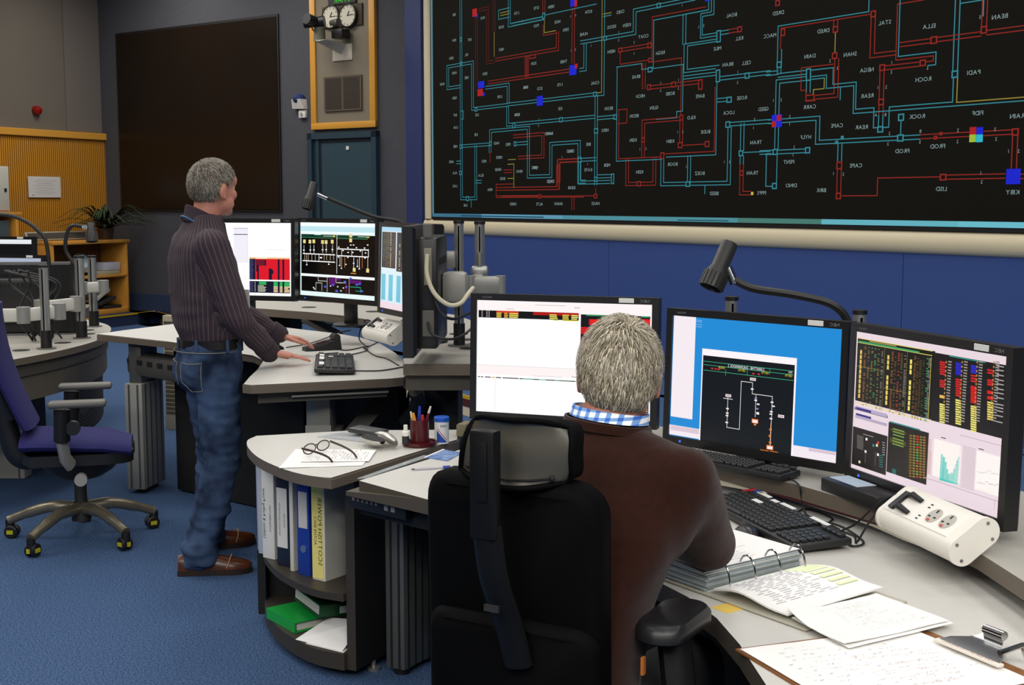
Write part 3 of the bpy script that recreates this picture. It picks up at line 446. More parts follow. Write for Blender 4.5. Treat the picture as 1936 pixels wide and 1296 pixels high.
"fm": """r e4fafa 0.000 0.000 1.000 1.000;r f6ffff 0.000 0.000 1.000 0.050;r c4e8f0 0.000 0.050 1.000 0.120;r f2ffff 0.000 0.120 1.000 0.150;r 0a0808 0.012 0.160 0.990 0.700;r f8ffff 0.012 0.700 0.990 0.735;r 0a0808 0.015 0.735 0.990 0.940;r e8fafa 0.000 0.940 1.000 1.000;r 0c3828 0.015 0.163 0.455 0.205;r 0c3828 0.480 0.163 0.900 0.205;r 4a9a70 0.015 0.203 0.455 0.208;r 4a9a70 0.480 0.203 0.900 0.208;r e8ffff 0.194 0.147 0.284 0.167;r e8f0f0 0.660 0.143 0.730 0.163;r e0d860 0.446 0.170 0.476 0.190;r e0d860 0.880 0.172 0.920 0.186;l a0c8b0 0.0060 0.318,0.180 0.436,0.180;l a0c8b0 0.0060 0.774,0.176 0.870,0.176;l e8e8e8 0.0060 0.500,0.147 0.500,0.671;r e8d890 0.038 0.236 0.074 0.286;r e8d890 0.115 0.237 0.151 0.287;r e8d890 0.169 0.232 0.205 0.282;r e8d890 0.289 0.236 0.325 0.286;r e8d890 0.338 0.236 0.374 0.286;r e8d890 0.420 0.227 0.456 0.277;r e8d890 0.663 0.201 0.699 0.251;r e8d890 0.711 0.588 0.747 0.638;r e8d890 0.883 0.588 0.919 0.638;r e8d890 0.664 0.139 0.700 0.189;l f0f0f0 0.0050 0.050,0.316 0.050,0.421;r ffffff 0.036 0.375 0.060 0.387;l f0f0f0 0.0050 0.140,0.311 0.140,0.415;r ffffff 0.127 0.370 0.151 0.382;l f0f0f0 0.0050 0.190,0.308 0.190,0.412;r ffffff 0.177 0.367 0.201 0.379;l f0f0f0 0.0050 0.310,0.302 0.310,0.404;r ffffff 0.297 0.360 0.321 0.372;l f0f0f0 0.0050 0.358,0.299 0.358,0.401;r ffffff 0.345 0.357 0.369 0.369;l f0f0f0 0.0050 0.442,0.295 0.442,0.396;r ffffff 0.429 0.352 0.453 0.364;l ffffff 0.0080 0.038,0.428 0.473,0.428;l ffffff 0.0080 0.036,0.526 0.472,0.526;l ffffff 0.0060 0.259,0.427 0.259,0.526;l e0c8b0 0.0040 0.061,0.440 0.061,0.525;l e0c8b0 0.0040 0.086,0.438 0.086,0.523;l e0c8b0 0.0040 0.111,0.436 0.111,0.521;l e0c8b0 0.0040 0.161,0.433 0.161,0.518;l e0c8b0 0.0040 0.208,0.430 0.208,0.514;l e0c8b0 0.0040 0.330,0.422 0.330,0.506;l e0c8b0 0.0040 0.364,0.420 0.364,0.503;l e0c8b0 0.0040 0.413,0.417 0.413,0.500;l e0c8b0 0.0040 0.458,0.414 0.458,0.496;l f0f0f0 0.0040 0.091,0.536 0.091,0.585;r ffffff 0.080 0.575 0.100 0.587;l f0f0f0 0.0040 0.394,0.514 0.394,0.562;r ffffff 0.384 0.552 0.404 0.564;r ffffff 0.272 0.465 0.302 0.483;l ffffff 0.0080 0.510,0.345 0.910,0.345;l ffffff 0.0080 0.509,0.436 0.909,0.436;l ffffff 0.0070 0.910,0.340 0.910,0.428;r ffffff 0.517 0.315 0.535 0.329;r ffffff 0.637 0.317 0.655 0.331;r ffffff 0.675 0.281 0.693 0.295;r ffffff 0.711 0.279 0.729 0.293;r ffffff 0.748 0.314 0.766 0.328;r ffffff 0.852 0.314 0.870 0.328;r ffffff 0.891 0.273 0.909 0.287;r ffffff 0.574 0.358 0.592 0.372;r ffffff 0.641 0.380 0.659 0.394;r ffffff 0.799 0.354 0.817 0.368;r ffffff 0.865 0.377 0.883 0.391;r ffffff 0.515 0.447 0.533 0.461;r ffffff 0.638 0.445 0.656 0.459;r ffffff 0.858 0.444 0.876 0.458;r ffffff 0.749 0.428 0.767 0.442;r ffffff 0.701 0.378 0.719 0.392;r ffffff 0.530 0.559 0.548 0.573;r ffffff 0.554 0.595 0.572 0.609;r ffffff 0.786 0.588 0.804 0.602;r ffffff 0.762 0.559 0.780 0.573;r ffffff 0.714 0.520 0.732 0.534;r ffffff 0.612 0.540 0.630 0.554;l e8e8e8 0.0050 0.544,0.452 0.544,0.566;l d8b080 0.0050 0.566,0.451 0.566,0.602;l d08850 0.0050 0.607,0.454 0.607,0.586;l f0f0f0 0.0050 0.724,0.453 0.724,0.601;l e0e0e0 0.0050 0.772,0.474 0.772,0.573;l f0f0f0 0.0050 0.797,0.448 0.797,0.601;l d08040 0.0050 0.833,0.445 0.833,0.580;l f0d8d0 0.0050 0.903,0.434 0.903,0.599;l f0f0f0 0.0050 0.567,0.357 0.567,0.426;l f0f0f0 0.0050 0.698,0.349 0.698,0.430;l e0e0e0 0.0050 0.832,0.347 0.832,0.433;r e09030 0.686 0.655 0.756 0.667;l b8b8b4 0.0060 0.220,0.921 0.220,0.817 0.302,0.817 0.302,0.918;l b8b8b4 0.0060 0.250,0.724 0.250,0.789 0.374,0.789 0.374,0.731 0.374,0.948;l b8b8b4 0.0060 0.492,0.734 0.492,0.798 0.567,0.798;l b8b8b4 0.0060 0.666,0.718 0.666,0.931;l b8b8b4 0.0060 0.523,0.794 0.618,0.794;r 58106a 0.399 0.730 0.484 0.830;r 58106a 0.668 0.749 0.826 0.795;r 58106a 0.498 0.740 0.561 0.768;r 5060e0 0.437 0.821 0.467 0.845;r 5060e0 0.596 0.767 0.626 0.791;r 5060e0 0.787 0.782 0.817 0.806;r 5060e0 0.487 0.898 0.517 0.922;r 5060e0 0.672 0.717 0.702 0.741;r 5060e0 0.332 0.851 0.362 0.875;r 5060e0 0.816 0.875 0.846 0.899;r 5060e0 0.751 0.796 0.781 0.820;r 5060e0 0.614 0.835 0.644 0.859;l 20a080 0.0060 0.679,0.841 0.814,0.841 0.814,0.902;l 20a080 0.0050 0.752,0.890 0.825,0.890;r f0f0f0 0.179 0.878 0.195 0.894;r f0f0f0 0.411 0.841 0.427 0.857;r f0f0f0 0.507 0.844 0.523 0.860;r f0f0f0 0.551 0.896 0.567 0.912;r f0f0f0 0.583 0.855 0.599 0.871;r f0f0f0 0.192 0.896 0.208 0.912;l a02068 0.0060 0.630,0.809 0.630,0.922""",
"fl": """r ffffff 0.000 0.000 1.000 1.000;r f4f0fa 0.450 0.060 0.585 0.550;r b0a8d0 0.450 0.075 0.585 0.082;r 302840 0.450 0.155 0.585 0.165;r c8c4d0 0.583 0.060 0.585 0.550;r 181a30 0.600 0.475 0.985 0.780;r e01c2c 0.655 0.490 0.985 0.780;r f0b070 0.600 0.475 0.985 0.495;r f8e8c0 0.660 0.478 0.770 0.492;r 181a30 0.605 0.495 0.645 0.780;r 181a30 0.660 0.505 0.760 0.585;r 181a30 0.665 0.585 0.690 0.670;r 181a30 0.675 0.670 0.690 0.780;r 181a30 0.785 0.625 0.815 0.780;r 181a30 0.815 0.640 0.828 0.700;r 181a30 0.870 0.495 0.888 0.780;r 181a30 0.915 0.495 0.932 0.780;w 5860a0 0.605 0.500 0.640 0.780 20 0.3 0.3 1;w e01c2c 0.660 0.510 0.755 0.585 7 0.2 0.2 1;r 181a30 0.600 0.800 0.985 0.960;r 38b060 0.690 0.805 0.760 0.850;r 38b060 0.830 0.805 0.985 0.870;w f0d0a0 0.830 0.870 0.985 0.955 4 0.7 0.1 1;w f0f0d0 0.680 0.860 0.760 0.955 5 0.4 0.3 1;r 181a30 0.870 0.800 0.888 0.960;r 181a30 0.915 0.800 0.932 0.960;w 5860a0 0.605 0.810 0.640 0.950 9 0.3 0.3 1;w d8d0b0 0.650 0.810 0.656 0.950 8 0.6 0 1;r c8d0e0 0.770 0.365 0.940 0.368""",
"fr": """r d8ecf4 0.000 0.000 1.000 1.000;r a8d4ea 0.000 0.000 1.000 0.050;r 141008 0.015 0.060 0.300 0.500;r 1a0f08 0.320 0.060 0.990 0.530;w 605828 0.050 0.070 0.068 0.490 26 0.5 0.3 0.8;w 706830 0.100 0.070 0.118 0.490 26 0.5 0.3 0.8;w 8a7840 0.140 0.070 0.158 0.490 26 0.5 0.3 0.8;w e8d8a0 0.190 0.070 0.208 0.490 26 0.5 0.3 0.8;w 703820 0.235 0.070 0.253 0.490 26 0.5 0.3 0.8;w 803c28 0.270 0.070 0.288 0.490 26 0.5 0.3 0.8;w e8d060 0.370 0.200 0.390 0.520 16 0.5 0.3 0.8;w 805028 0.420 0.200 0.440 0.520 16 0.5 0.3 0.8;w a04030 0.470 0.200 0.490 0.520 16 0.5 0.3 0.8;r 6cc0d8 0.020 0.580 0.105 0.900;r 6cc0d8 0.170 0.580 0.255 0.900;r 6cc0d8 0.330 0.580 0.415 0.900;r f0dce4 0.000 0.920 1.000 1.000"""}
# ------------------------------------------------------------------ materials
M_floor = mat('carpet', '3a5580', .95, bump=(500, 1.0), vary=(150, .12, '6f8ebb'), spec=.1)
M_blue = mat('blue_panel_paint', '38508c', .55, spec=.3)
M_grey = mat('grey_wall_felt', '4c4c50', .95, bump=(220, .5), vary=(120, .2, '5a5a5f'), spec=.1)
M_beige = mat('beige_wall_paint', '726a5f', .8, vary=(2, .3, '6d655b'), spec=.2)
M_wood = wave_mat('reeded_oak', 'd8942e', '8a5816', 9.5, .45, 'X', .5, .3, .25)
M_oak = mat('oak', 'c98a34', .4, vary=(7, .3, 'd29640'))
M_trim = mat('cream_trim', 'ddd0ae', .5)
M_black = mat('black_plastic', '161617', .45)
M_blackm = mat('black_matt', '0e0e0f', .7)
M_bezel = mat('monitor_bezel_plastic', '1b1a1a', .38)
M_dark = mat('dark_steel', '2a2826', .5)
M_alu = mat('brushed_aluminium', 'a8a8a4', .38, .75)
M_alud = mat('grey_column_metal', '9e9c94', .45, .15)
M_white = mat('white_plastic', 'e8e4da', .4)
M_top = mat('laminate_light_grey', 'cfccc5', .4, vary=(40, .3, 'cbc8c1'), spec=.3)
M_edge = mat('taupe_edging', '665c50', .5)
M_ledge = mat('shelf_grey', 'b0aca2', .5)
M_paper = mat('paper', 'f1efec', .8, spec=.2)
M_ink = mat('grey_ink', 'a6a4aa', .8)
M_teal = mat('teal_door_paint', '2c4650', .5)
M_tealf = mat('teal_frame_paint', '253c48', .5)
M_chrome = mat('chrome', 'd4d4d4', .15, 1)
M_screen = mat('display_light', '000', .25, attr='emit')
M_wallscreen = mat('wall_display_light', '000', .7, attr='emit', spec=.08)
M_brownp = mat('dark_smoked_glass', '22170e', .3, vary=(1.3, .4, '19120d'), spec=.25)

A0 = V((-1.178, 14.14, 0))            # corner of felt wall and screen wall
DS = V((.5466, -.8376, 0))            # along the screen wall
NS = V((-.8376, -.5466, 0))           # out of the screen wall into the room
DG = V((-.810, .586, 0)).normalized() # along the felt wall, leftwards
NG = V((-DG.y, DG.x, 0)) * -1
NG = V((-.586, -.810, 0)).normalized()
CB = A0 + DG * 5.31                   # corner of felt wall and beige wall
DB = V((-.448, -.894, 0)).normalized()
NB = V((.894, -.448, 0)).normalized()
HC = 4.7

def wp(o, d, n, u, z, out=0.):
    """point on a wall: u along, z up, out from the surface"""
    return o + d * u + n * out + V((0, 0, z))

def wbox(mb, o, d, n, u0, u1, z0, z1, t0, t1, bev=0):
    c = o + d * ((u0 + u1) / 2) + n * ((t0 + t1) / 2) + V((0, 0, (z0 + z1) / 2))
    rot = Matrix((d, n, V((0, 0, 1)))).transposed()
    return mb.box(c, (abs(u1 - u0), abs(t1 - t0), abs(z1 - z0)), rot=rot, bev=bev)

# floor and ceiling as large slabs
fl = MB(); fl.prism([(-14, -5), (8.5, -5), (8.5, 1.2), (-.8, 14.8), (-6, 18.6), (-14, 4)], -.1, 0)
struct('floor', fl, M_floor, smooth=0)
ce = MB(); ce.prism([(-14, -5), (8.9, -5), (8.9, 1.2), (-.8, 15.0), (-6, 18.8), (-14, 4)], HC, HC + .1)
struct('ceiling', ce, mat('ceiling_tiles', '8f8f8c', .9), smooth=0)
# raised floor in front of the felt wall and the screen wall
ND = V((.51, -.86, 0)).normalized()
pe = V((-4.62, 16.54, 0))
pl_ = MB(); pl_.prism([(-4.62, 16.54), tuple((pe + ND * 13.5)[:2]), tuple((pe + ND * 13.5 + V((1.6, 1.0, 0)))[:2]), (-1.2, 14.0), (-5.45, 17.1)], 0, .15)
struct('floor_platform', pl_, M_floor, smooth=0)
def nosing(o, d, n, L, k):
    t = MB()
    wbox(t, o, d, n, 0, L, .128, .155, 0, .012)
    y = struct('trim_%d' % k, t, mat('yellow_nosing', 'c9a21c', .5), smooth=0)
    t = MB(); wbox(t, o, d, n, 0, L, .07, .128, 0, .010); t.build('kick_band', mat('maroon_band', '4a1812', .6), y, smooth=0)
    t = MB(); wbox(t, o, d, n, 0, L, .0, .07, 0, .006); t.build('kick_base', M_trim, y, smooth=0)
nosing(pe, ND, V((-.86, -.51, 0)), 13.5, 1)
# plinth under the bookcase side of the beige wall
pw = MB(); wbox(pw, CB, DB, NB, -.2, 7, 0, .15, 0, .95)
t = MB(); wbox(t, CB, DB, NB, 0, 7, .135, .155, .95, .96); struct('trim_9', t, mat('yellow_nosing', 'c9a21c', .5), smooth=0)
struct('floor_plinth', pw, mat('navy_carpet', '1e2a48', .95), smooth=0)

# screen wall
w = MB(); wbox(w, A0, DS, NS, 0, 14.5, 0, HC, -.25, -.06)
struct('wall_right', w, M_blue, smooth=0)
for k, (u0, u1) in enumerate(((.02, 3.645), (3.65, 6.845), (6.85, 10.2))):
    t = MB(); wbox(t, A0, DS, NS, u0, u1, .3, 1.36, -.06, -.035)
    struct('trim_%d' % (k + 2), t, M_blue, smooth=0)
t = MB(); wbox(t, A0, DS, NS, .02, .37, 1.0, HC - .2, -.06, .0)
struct('trim_5', t, mat('blue_paint_shaded', '2a376a', .55), smooth=0)  # wall blue made darker: the strip's weaker light is put into its colour
# felt wall
w = MB(); wbox(w, A0, DG, NG, -.05, 5.5, 0, HC, -.2, 0)
struct('wall_back', w, M_grey, smooth=0)
t = MB(); wbox(t, A0, DG, NG, 0.05, 5.2, .15, .37, 0, .02)
struct('baseboard_back', t, mat('blue_carpet_skirting', '2c3c5a', .95, bump=(300, .4)), smooth=0)
# beige wall with reeded oak below
w = MB(); wbox(w, CB, DB, NB, -.2, 16, 0, HC, -.25, -.05)
struct('wall_left', w, M_beige, smooth=0)
w = MB(); wbox(w, CB, DB, NB, .0, .62, 2.5, HC, -.05, -.03)
struct('trim_6', w, mat('beige_pillar_paint', '706760', .8), smooth=0)
w = MB()
w.box((6, -.01, 1.2), (12, .04, 2.4))
wd = struct('trim_7', w, M_wood, smooth=0)
wd.location = CB
wd.rotation_euler = (0, 0, math.atan2(DB.y, DB.x))
t = MB(); wbox(t, CB, DB, NB, 0, 12, 2.40, 2.49, -.05, .05, bev=.008)
struct('trim_8', t, mat('oak_rail', 'd89a3c', .4), smooth=0)
# walls outside the frame that close the room
w = MB(); w.box((-2, -4.9, HC / 2), (24, .2, HC)); struct('wall_front', w, mat('far_wall_paint', '3c3c40', .9), smooth=0)
w = MB(); w.box((8.6, -1.5, HC / 2), (.2, 7, HC)); struct('wall_side', w, mat('far_wall_paint', '3c3c40', .9), smooth=0)

# smoked glass gallery window in the felt wall
def ug(px_u):
    return px_u
wn = MB(); wbox(wn, A0, DG, NG, 1.93, 4.97, 1.46, 3.78, 0, .02)
win = struct('window_1', wn, mat('window_black_frame', '141210', .6), smooth=0)
g = MB(); wbox(g, A0, DG, NG, 1.96, 4.94, 1.49, 3.75, .02, .026); g.build('window_glass', M_brownp, win, smooth=0)
# teal door
DU0, DU1 = .44, 1.37
d = MB(); wbox(d, A0, DG, NG, DU0, DU1, .15, 2.30, 0, .03); door = struct('door_1', d, mat('door_recess_paint', '1b2a34', .6), smooth=0)
d = MB()
for a, b, z0, z1 in ((DU0 - .07, DU0, .15, 2.37), (DU1, DU1 + .07, .15, 2.37), (DU0 - .07, DU1 + .07, 2.30, 2.37)):
    wbox(d, A0, DG, NG, a, b, z0, z1, 0, .07)
wbox(d, A0, DG, NG, DU1 - .10, DU1 - .05, .15, 2.3, .03, .05)
d.build('door_frame', M_tealf, door, smooth=0)
d = MB(); wbox(d, A0, DG, NG, DU0, DU1 - .14, .16, 2.25, .03, .04); d.build('door_leaf', M_teal, door, smooth=0)
d = MB(); wbox(d, A0, DG, NG, DU0 + .36, DU0 + .40, 2.17, 2.21, .04, .05); d.build('door_label', M_white, door, smooth=0)
# ------------------------------------------------------------------ the big display
def su(u, z, out=0.):
    return wp(A0, DS, NS, u, z, out)
UL, UR, ZB, ZT = .60, 9.6, 1.423, 4.15
scr = thing('video_wall', 'huge wall display of red and cyan network lines on black', 'display', tuple(su(5, 1.24)))
t = MB(); wbox(t, A0, DS, NS, UL - .03, UR + .03, ZB - .028, ZT + .03, -.06, -.004)
t.build('display_frame', M_black, scr, smooth=0)
# rounded cream surround
t = MB()
prof = []
for k in range(9):
    a = -math.pi / 2 + math.pi * k / 8
    prof.append((math.sin(a) * .08, math.cos(a) * .05))
def surround(p0, p1, across, out_n, mbx):
    rs = []
    for p in (p0, p1):
        rs.append([p + across * a + out_n * (b - .045) for a, b in prof] + [p + across * .08 - out_n * .06, p - across * .08 - out_n * .06])
    mbx.rings(rs)
surround(su(.40, 1.32), su(UR, 1.32), V((0, 0, 1)), NS, t)
surround(su(.475, 1.40), su(.475, ZT), DS, NS, t)
t.build('cream_surround', M_trim, scr, smooth=50)
pic = MB()
pic.c = lin('100f0b')
wbox(pic, A0, DS, NS, UL, UR, ZB, ZT, -.004, 0)
PC = {'c': '34808c', 'r': '86261f', 'y': '8a7e34', 'b': '1c26c8', 'R': 'a82020', 'g': '9ab83c', 'a': '2cb4c8', 'd': '5a1819', 'o': 'c8b040'}
def srect(u0, u1, z0, z1, out, col):
    pic.c = lin(col)
    pic.add([su(u0, z0, out), su(u0, z1, out), su(u1, z1, out), su(u1, z0, out)], [(0, 1, 2, 3)])
LW = .0034
def spoly(P, col, out, w=LW):
    for (a, b) in zip(P, P[1:]):
        if abs(a[0] - b[0]) > abs(a[1] - b[1]):
            srect(min(a[0], b[0]) - w, max(a[0], b[0]) + w, a[1] - w, a[1] + w, out, col)
        else:
            srect(a[0] - w * 1.2, a[0] + w * 1.2, min(a[1], b[1]) - w, max(a[1], b[1]) + w, out, col)
def offset(P, g):
    """offset a right-angled polyline by g in u/z"""
    n = []
    for a, b in zip(P, P[1:]):
        dx, dy = b[0] - a[0], b[1] - a[1]
        n.append((0, math.copysign(1, dx)) if abs(dx) > abs(dy) else (-math.copysign(1, dy), 0))
    out = []
    for i, p in enumerate(P):
        a = n[max(0, i - 1)]
        b = n[min(len(n) - 1, i)]
        ox = a[0] if a[0] else b[0]
        oy = a[1] if a[1] else b[1]
        if a == b:
            ox, oy = a
        out.append((p[0] + ox * g * 1.15, p[1] + oy * g * .85))
    return out
for k, it in enumerate(SCREEN_LINES.split(';')):
    c, ty, *pp = it.split()
    P = [tuple(map(float, p.split(','))) for p in pp]
    o = .0005 + (k % 7) * .0002
    if ty == 'd':
        for j, g in enumerate((-.0155, .0155)):
            spoly(offset(P, g), PC[c[min(j, len(c) - 1)]], o)
    else:
        spoly(P, PC[c], o)
for it in SCREEN_BOXES.split(';'):
    k, c, u, z, w_, h_ = it.split()
    u, z, w_, h_ = map(float, (u, z, w_, h_))
    if k == 'f':
        srect(u - w_ / 2, u + w_ / 2, z - h_ / 2, z + h_ / 2, .0024 + (.0003 if c == 'R' else 0), PC[c])
    else:
        srect(u - w_ / 2, u + w_ / 2, z - h_ / 2, z + h_ / 2, .0021, PC[c])
        srect(u - w_ / 2 + .011, u + w_ / 2 - .011, z - h_ / 2 + .009, z + h_ / 2 - .009, .0024, '0c1518' if c == 'c' else '160b0a')
pic.c = lin('869c9c')
for it in SCREEN_TEXTS.split(';'):
    s_, u, z = it.split()
    sm = s_.endswith('.')
    write(pic, s_.rstrip('.'), su(float(u), float(z), .003), .021 if sm else .027, DS, V((0, 0, 1)), lift=0, wide=1.15 if not sm else 1)
# pale bars along the display edge
srect(UL + .0, UL + .035, ZB, ZT, .003, '58808e')
for u0, u1, c in ((UL, 1.6, '3a6c86'), (1.6, 3.0, '5a94ae'), (3.0, 5.3, '4c8a96'), (5.3, 6.15, '47786e'), (6.15, 7.3, '62aebc'), (7.3, UR, '68b8c8')):
    srect(u0, u1, ZB, ZB + .036, .0032, c)
srect(4.6, 5.2, ZB + .008, ZB + .016, .0036, '1c4a58')
srect(1.2, 2.7, ZB + .01, ZB + .02, .0036, '14384c')
pic.build('network_picture', M_wallscreen, scr, smooth=0)

# ------------------------------------------------------------------ clock panel over the door
cp = thing('clock_panel', 'tall grey panel in an oak frame above the teal door', 'panel', tuple(wp(A0, DG, NG, .88, 2.41)))
t = MB(); wbox(t, A0, DG, NG, .47, 1.30, 2.48, 4.3, 0, .03); t.build('backing_board', mat('taupe_board', '7c7260', .7), cp, smooth=0)
t = MB()
wbox(t, A0, DG, NG, .39, .475, 2.41, 4.35, 0, .05, .006); wbox(t, A0, DG, NG, 1.305, 1.39, 2.41, 4.35, 0, .05, .006)
wbox(t, A0, DG, NG, .39, 1.39, 2.41, 2.485, 0, .051, .006); wbox(t, A0, DG, NG, .39, 1.39, 4.28, 4.35, 0, .05, .006)
t.build('oak_frame', mat('oak_rail', 'c68c3c', .4), cp)
t = MB(); wbox(t, A0, DG, NG, .57, 1.18, 3.545, 3.78, .03, .05); t.build('clock_plate', mat('bronze_plate', '4a4034', .4, .5), cp, smooth=0)
gr = MB(); wbox(gr, A0, DG, NG, .595, 1.175, 2.61, 3.0, .03, .05); g_ = gr.build('grille_frame', mat('bronze_frame', '5c5040', .5), cp, smooth=0)
gr = MB()
for a, b in ((.62, .87), (.90, 1.15)):
    for k in range(12):
        wbox(gr, A0, DG, NG, a, b, 2.63 + k * .0295, 2.63 + k * .0295 + .026, .05, .052)
gr.build('grille_slats', mat('grille_dark', '33291f', .6), g_, smooth=0)
rotG = Matrix((DG, V((0, 0, 1)), NG)).transposed()
def clock(u, z, lab, h1, h2):
    c0 = wp(A0, DG, NG, u, z, .0506)
    o = thing('wall_clock', lab, 'clock', tuple(c0), group=None)
    m = MB(); m.lathe([(0, 0), (.132, 0), (.132, .03), (.12, .036), (.118, .02), (0, .02)], c0, 36, rot=rotG); m.build('clock_case', mat('clock_rim', '2c2620', .4), o)
    m = MB(); m.lathe([(0, .02), (.118, .02), (.118, .024), (0, .024)], c0, 36, rot=rotG); f = m.build('dial', mat('clock_dial', 'cfc8b4', .6), o)
    for k in range(12):
        m = MB()
        a = k * math.pi / 6
        p = c0 + NG * .025 + DG * math.cos(a) * .1 + V((0, 0, math.sin(a) * .1))
        m.box(p, (.022 if k % 3 == 0 else .014, .003, .006), rot=Matrix((DG * math.cos(a) + V((0, 0, math.sin(a))), NG, V((0, 0, math.cos(a))) - DG * math.sin(a))).transposed())
        m.build('hour_mark', M_black, f, smooth=0)
    for nm, a, L, w_ in (('hour_hand', h1, .06, .009), ('minute_hand', h2, .09, .006)):
        m = MB(); dd = -DG * math.cos(a) + V((0, 0, math.sin(a)))
        m.box(c0 + NG * .028 + dd * L * .42, (L, .003, w_), rot=Matrix((dd, NG, dd.cross(NG))).transposed()); m.build(nm, M_black, o, smooth=0)
clock(1.03, 3.662, 'round white wall clock partly hidden by the camera', R(62), R(2))
clock(.765, 3.655, 'round white wall clock, the fully visible one over the grille', R(62), R(6))
dd = thing('date_display', 'black display with green lettering above the clocks', 'display', tuple(wp(A0, DG, NG, .87, 3.8, .03)))
t = MB(); wbox(t, A0, DG, NG, .66, 1.08, 3.795, 3.98, .031, .055); t.build('display_case', M_black, dd, smooth=0)
t = MB(); t.c = lin('35d02a'); write(t, '11 MAR', wp(A0, DG, NG, .865, 3.845, .057), .06, -DG, V((0, 0, 1))); t.build('lettering', M_screen, dd, smooth=0)
# camera on a bracket
cam_ = thing('security_camera', 'black and grey camera on a white bracket below the clocks', 'camera', tuple(wp(A0, DG, NG, .88, 3.17, .03)))
t = MB(); wbox(t, A0, DG, NG, .735, 1.035, 3.17, 3.35, .03, .045, .004)
t.add([wp(A0, DG, NG, 1.02, 3.35, .045), wp(A0, DG, NG, .82, 3.35, .045), wp(A0, DG, NG, .9, 3.24, .045), wp(A0, DG, NG, 1.02, 3.37, .36), wp(A0, DG, NG, .82, 3.37, .36), wp(A0, DG, NG, .94, 3.36, .36)], [(0, 1, 2), (3, 5, 4), (0, 3, 4, 1), (1, 4, 5, 2), (2, 5, 3, 0)])
t.build('wall_bracket', mat('cream_metal', 'd6cfba', .5), cam_)
t = MB(); t.cyl(wp(A0, DG, NG, 1.0, 3.37, .28), wp(A0, DG, NG, 1.0, 3.52, .28), .07, .06); t.build('pan_base', mat('grey_green', '6a6a58', .5), cam_)
t = MB(); wbox(t, A0, DG, NG, .74, .90, 3.40, 3.50, .06, .2, .01); t.build('power_box', M_black, cam_)
t = MB(); t.cyl(wp(A0, DG, NG, 1.14, 3.56, .38), wp(A0, DG, NG, .94, 3.59, .26), .05, .06); t.cyl(wp(A0, DG, NG, 1.02, 3.57, .26), wp(A0, DG, NG, 1.02, 3.60, .46), .055, .06); h_ = t.build('camera_head', M_black, cam_)
t = MB(); t.cyl(wp(A0, DG, NG, .9, 3.57, .2), wp(A0, DG, NG, .78, 3.57, .2), .03, .045); t.build('lens', mat('grey_lens', '565650', .3), h_)
t = MB(); t.tube(bez([wp(A0, DG, NG, 1.1, 3.52, .3), wp(A0, DG, NG, 1.09, 3.43, .2), wp(A0, DG, NG, .98, 3.36, .1)]), .008, 6); t.build('cable', M_black, cam_)
# small holder and switch left of the panel
wh = thing('wall_holder', 'white wall pouch holding a navy bag beside the gallery window', 'holder', tuple(wp(A0, DG, NG, 1.58, 2.65)))
t = MB()
q = [wp(A0, DG, NG, u, z, o) for u, z, o in ((1.49, 2.655, 0), (1.68, 2.665, 0), (1.66, 2.77, 0), (1.50, 2.77, 0), (1.49, 2.655, .06), (1.68, 2.665, .06), (1.65, 2.77, .1), (1.51, 2.77, .1))]
t.add(q, [(0, 3, 2, 1), (4, 5, 6, 7), (0, 1, 5, 4), (1, 2, 6, 5), (2, 3, 7, 6), (3, 0, 4, 7)]); t.build('pouch', M_white, wh)
t = MB(); t.ell(wp(A0, DG, NG, 1.575, 2.775, .05), (.075, .05, .06)); t.build('navy_bag', mat('navy_cloth', '1c2a5c', .8), wh)
sw = thing('wall_switch', 'small white square switch box under the wall pouch', 'switch', tuple(wp(A0, DG, NG, 1.545, 2.555)))
t = MB(); wbox(t, A0, DG, NG, 1.49, 1.60, 2.555, 2.645, 0, .04, .008); b_ = t.build('box', M_white, sw)
t = MB(); t.lathe([(0, 0), (.02, 0), (.02, .012), (0, .012)], wp(A0, DG, NG, 1.55, 2.6, .04), 16, rot=rotG); t.build('knob', mat('knob_grey', 'a8a49c', .4), sw)
# fire bell, notice on the beige and oak wall
rotB = Matrix((DB, V((0, 0, 1)), NB)).transposed()
fb = thing('alarm_bell', 'round red alarm dome on the beige wall', 'alarm', tuple(wp(CB, DB, NB, 1.12, 2.66, -.05)))
t = MB(); t.lathe([(0, 0), (.06, 0), (.06, .03), (0, .03)], wp(CB, DB, NB, 1.12, 2.729, -.05), 20, rot=rotB); t.build('base', mat('red_base', '7a1410', .5), fb)
t = MB(); t.lathe([(.06, .03), (.058, .05), (.045, .075), (.02, .088), (0, .09)], wp(CB, DB, NB, 1.12, 2.729, -.05), 20, rot=rotB); t.build('red_dome', mat('red_dome', '8c100c', .25), fb)
nt = thing('notice_sheet', 'white notice sheet pinned to the reeded oak wall', 'notice', tuple(wp(CB, DB, NB, 1.0, 1.64, .03)))
t = MB(); wbox(t, CB, DB, NB, .83, 1.36, 1.637, 1.90, .031, .034); t.build('sheet', mat('notice_paper', 'd8d4cc', .8), nt, smooth=0)
t = MB()
for k in range(9):
    wbox(t, CB, DB, NB, .90 + (k * .037 % .08), 1.22 + (k * .05 % .1), 1.855 - k * .022, 1.858 - k * .022, .034, .0352)
wbox(t, CB, DB, NB, 1.27, 1.30, 1.655, 1.675, .034, .0352)
t.build('print', M_ink, nt, smooth=0)
SCREENS['fw'] = 'r 131214 0 0 1 1;r e6eaee 0 0 1 .085'
# ------------------------------------------------------------------ shared builders
def slab(poly, z1, th, bev=.004):
    """desk top: laminate on top (slot 0), edging round the side (slot 1)"""
    m = MB()
    m.prism(poly, z1 - th, z1, bev=bev)
    for i, f in enumerate(m.f):
        zs = [m.v[k][2] for k in f]
        m.mi[i] = 0 if min(zs) > z1 - bev * .3 else 1
    return m

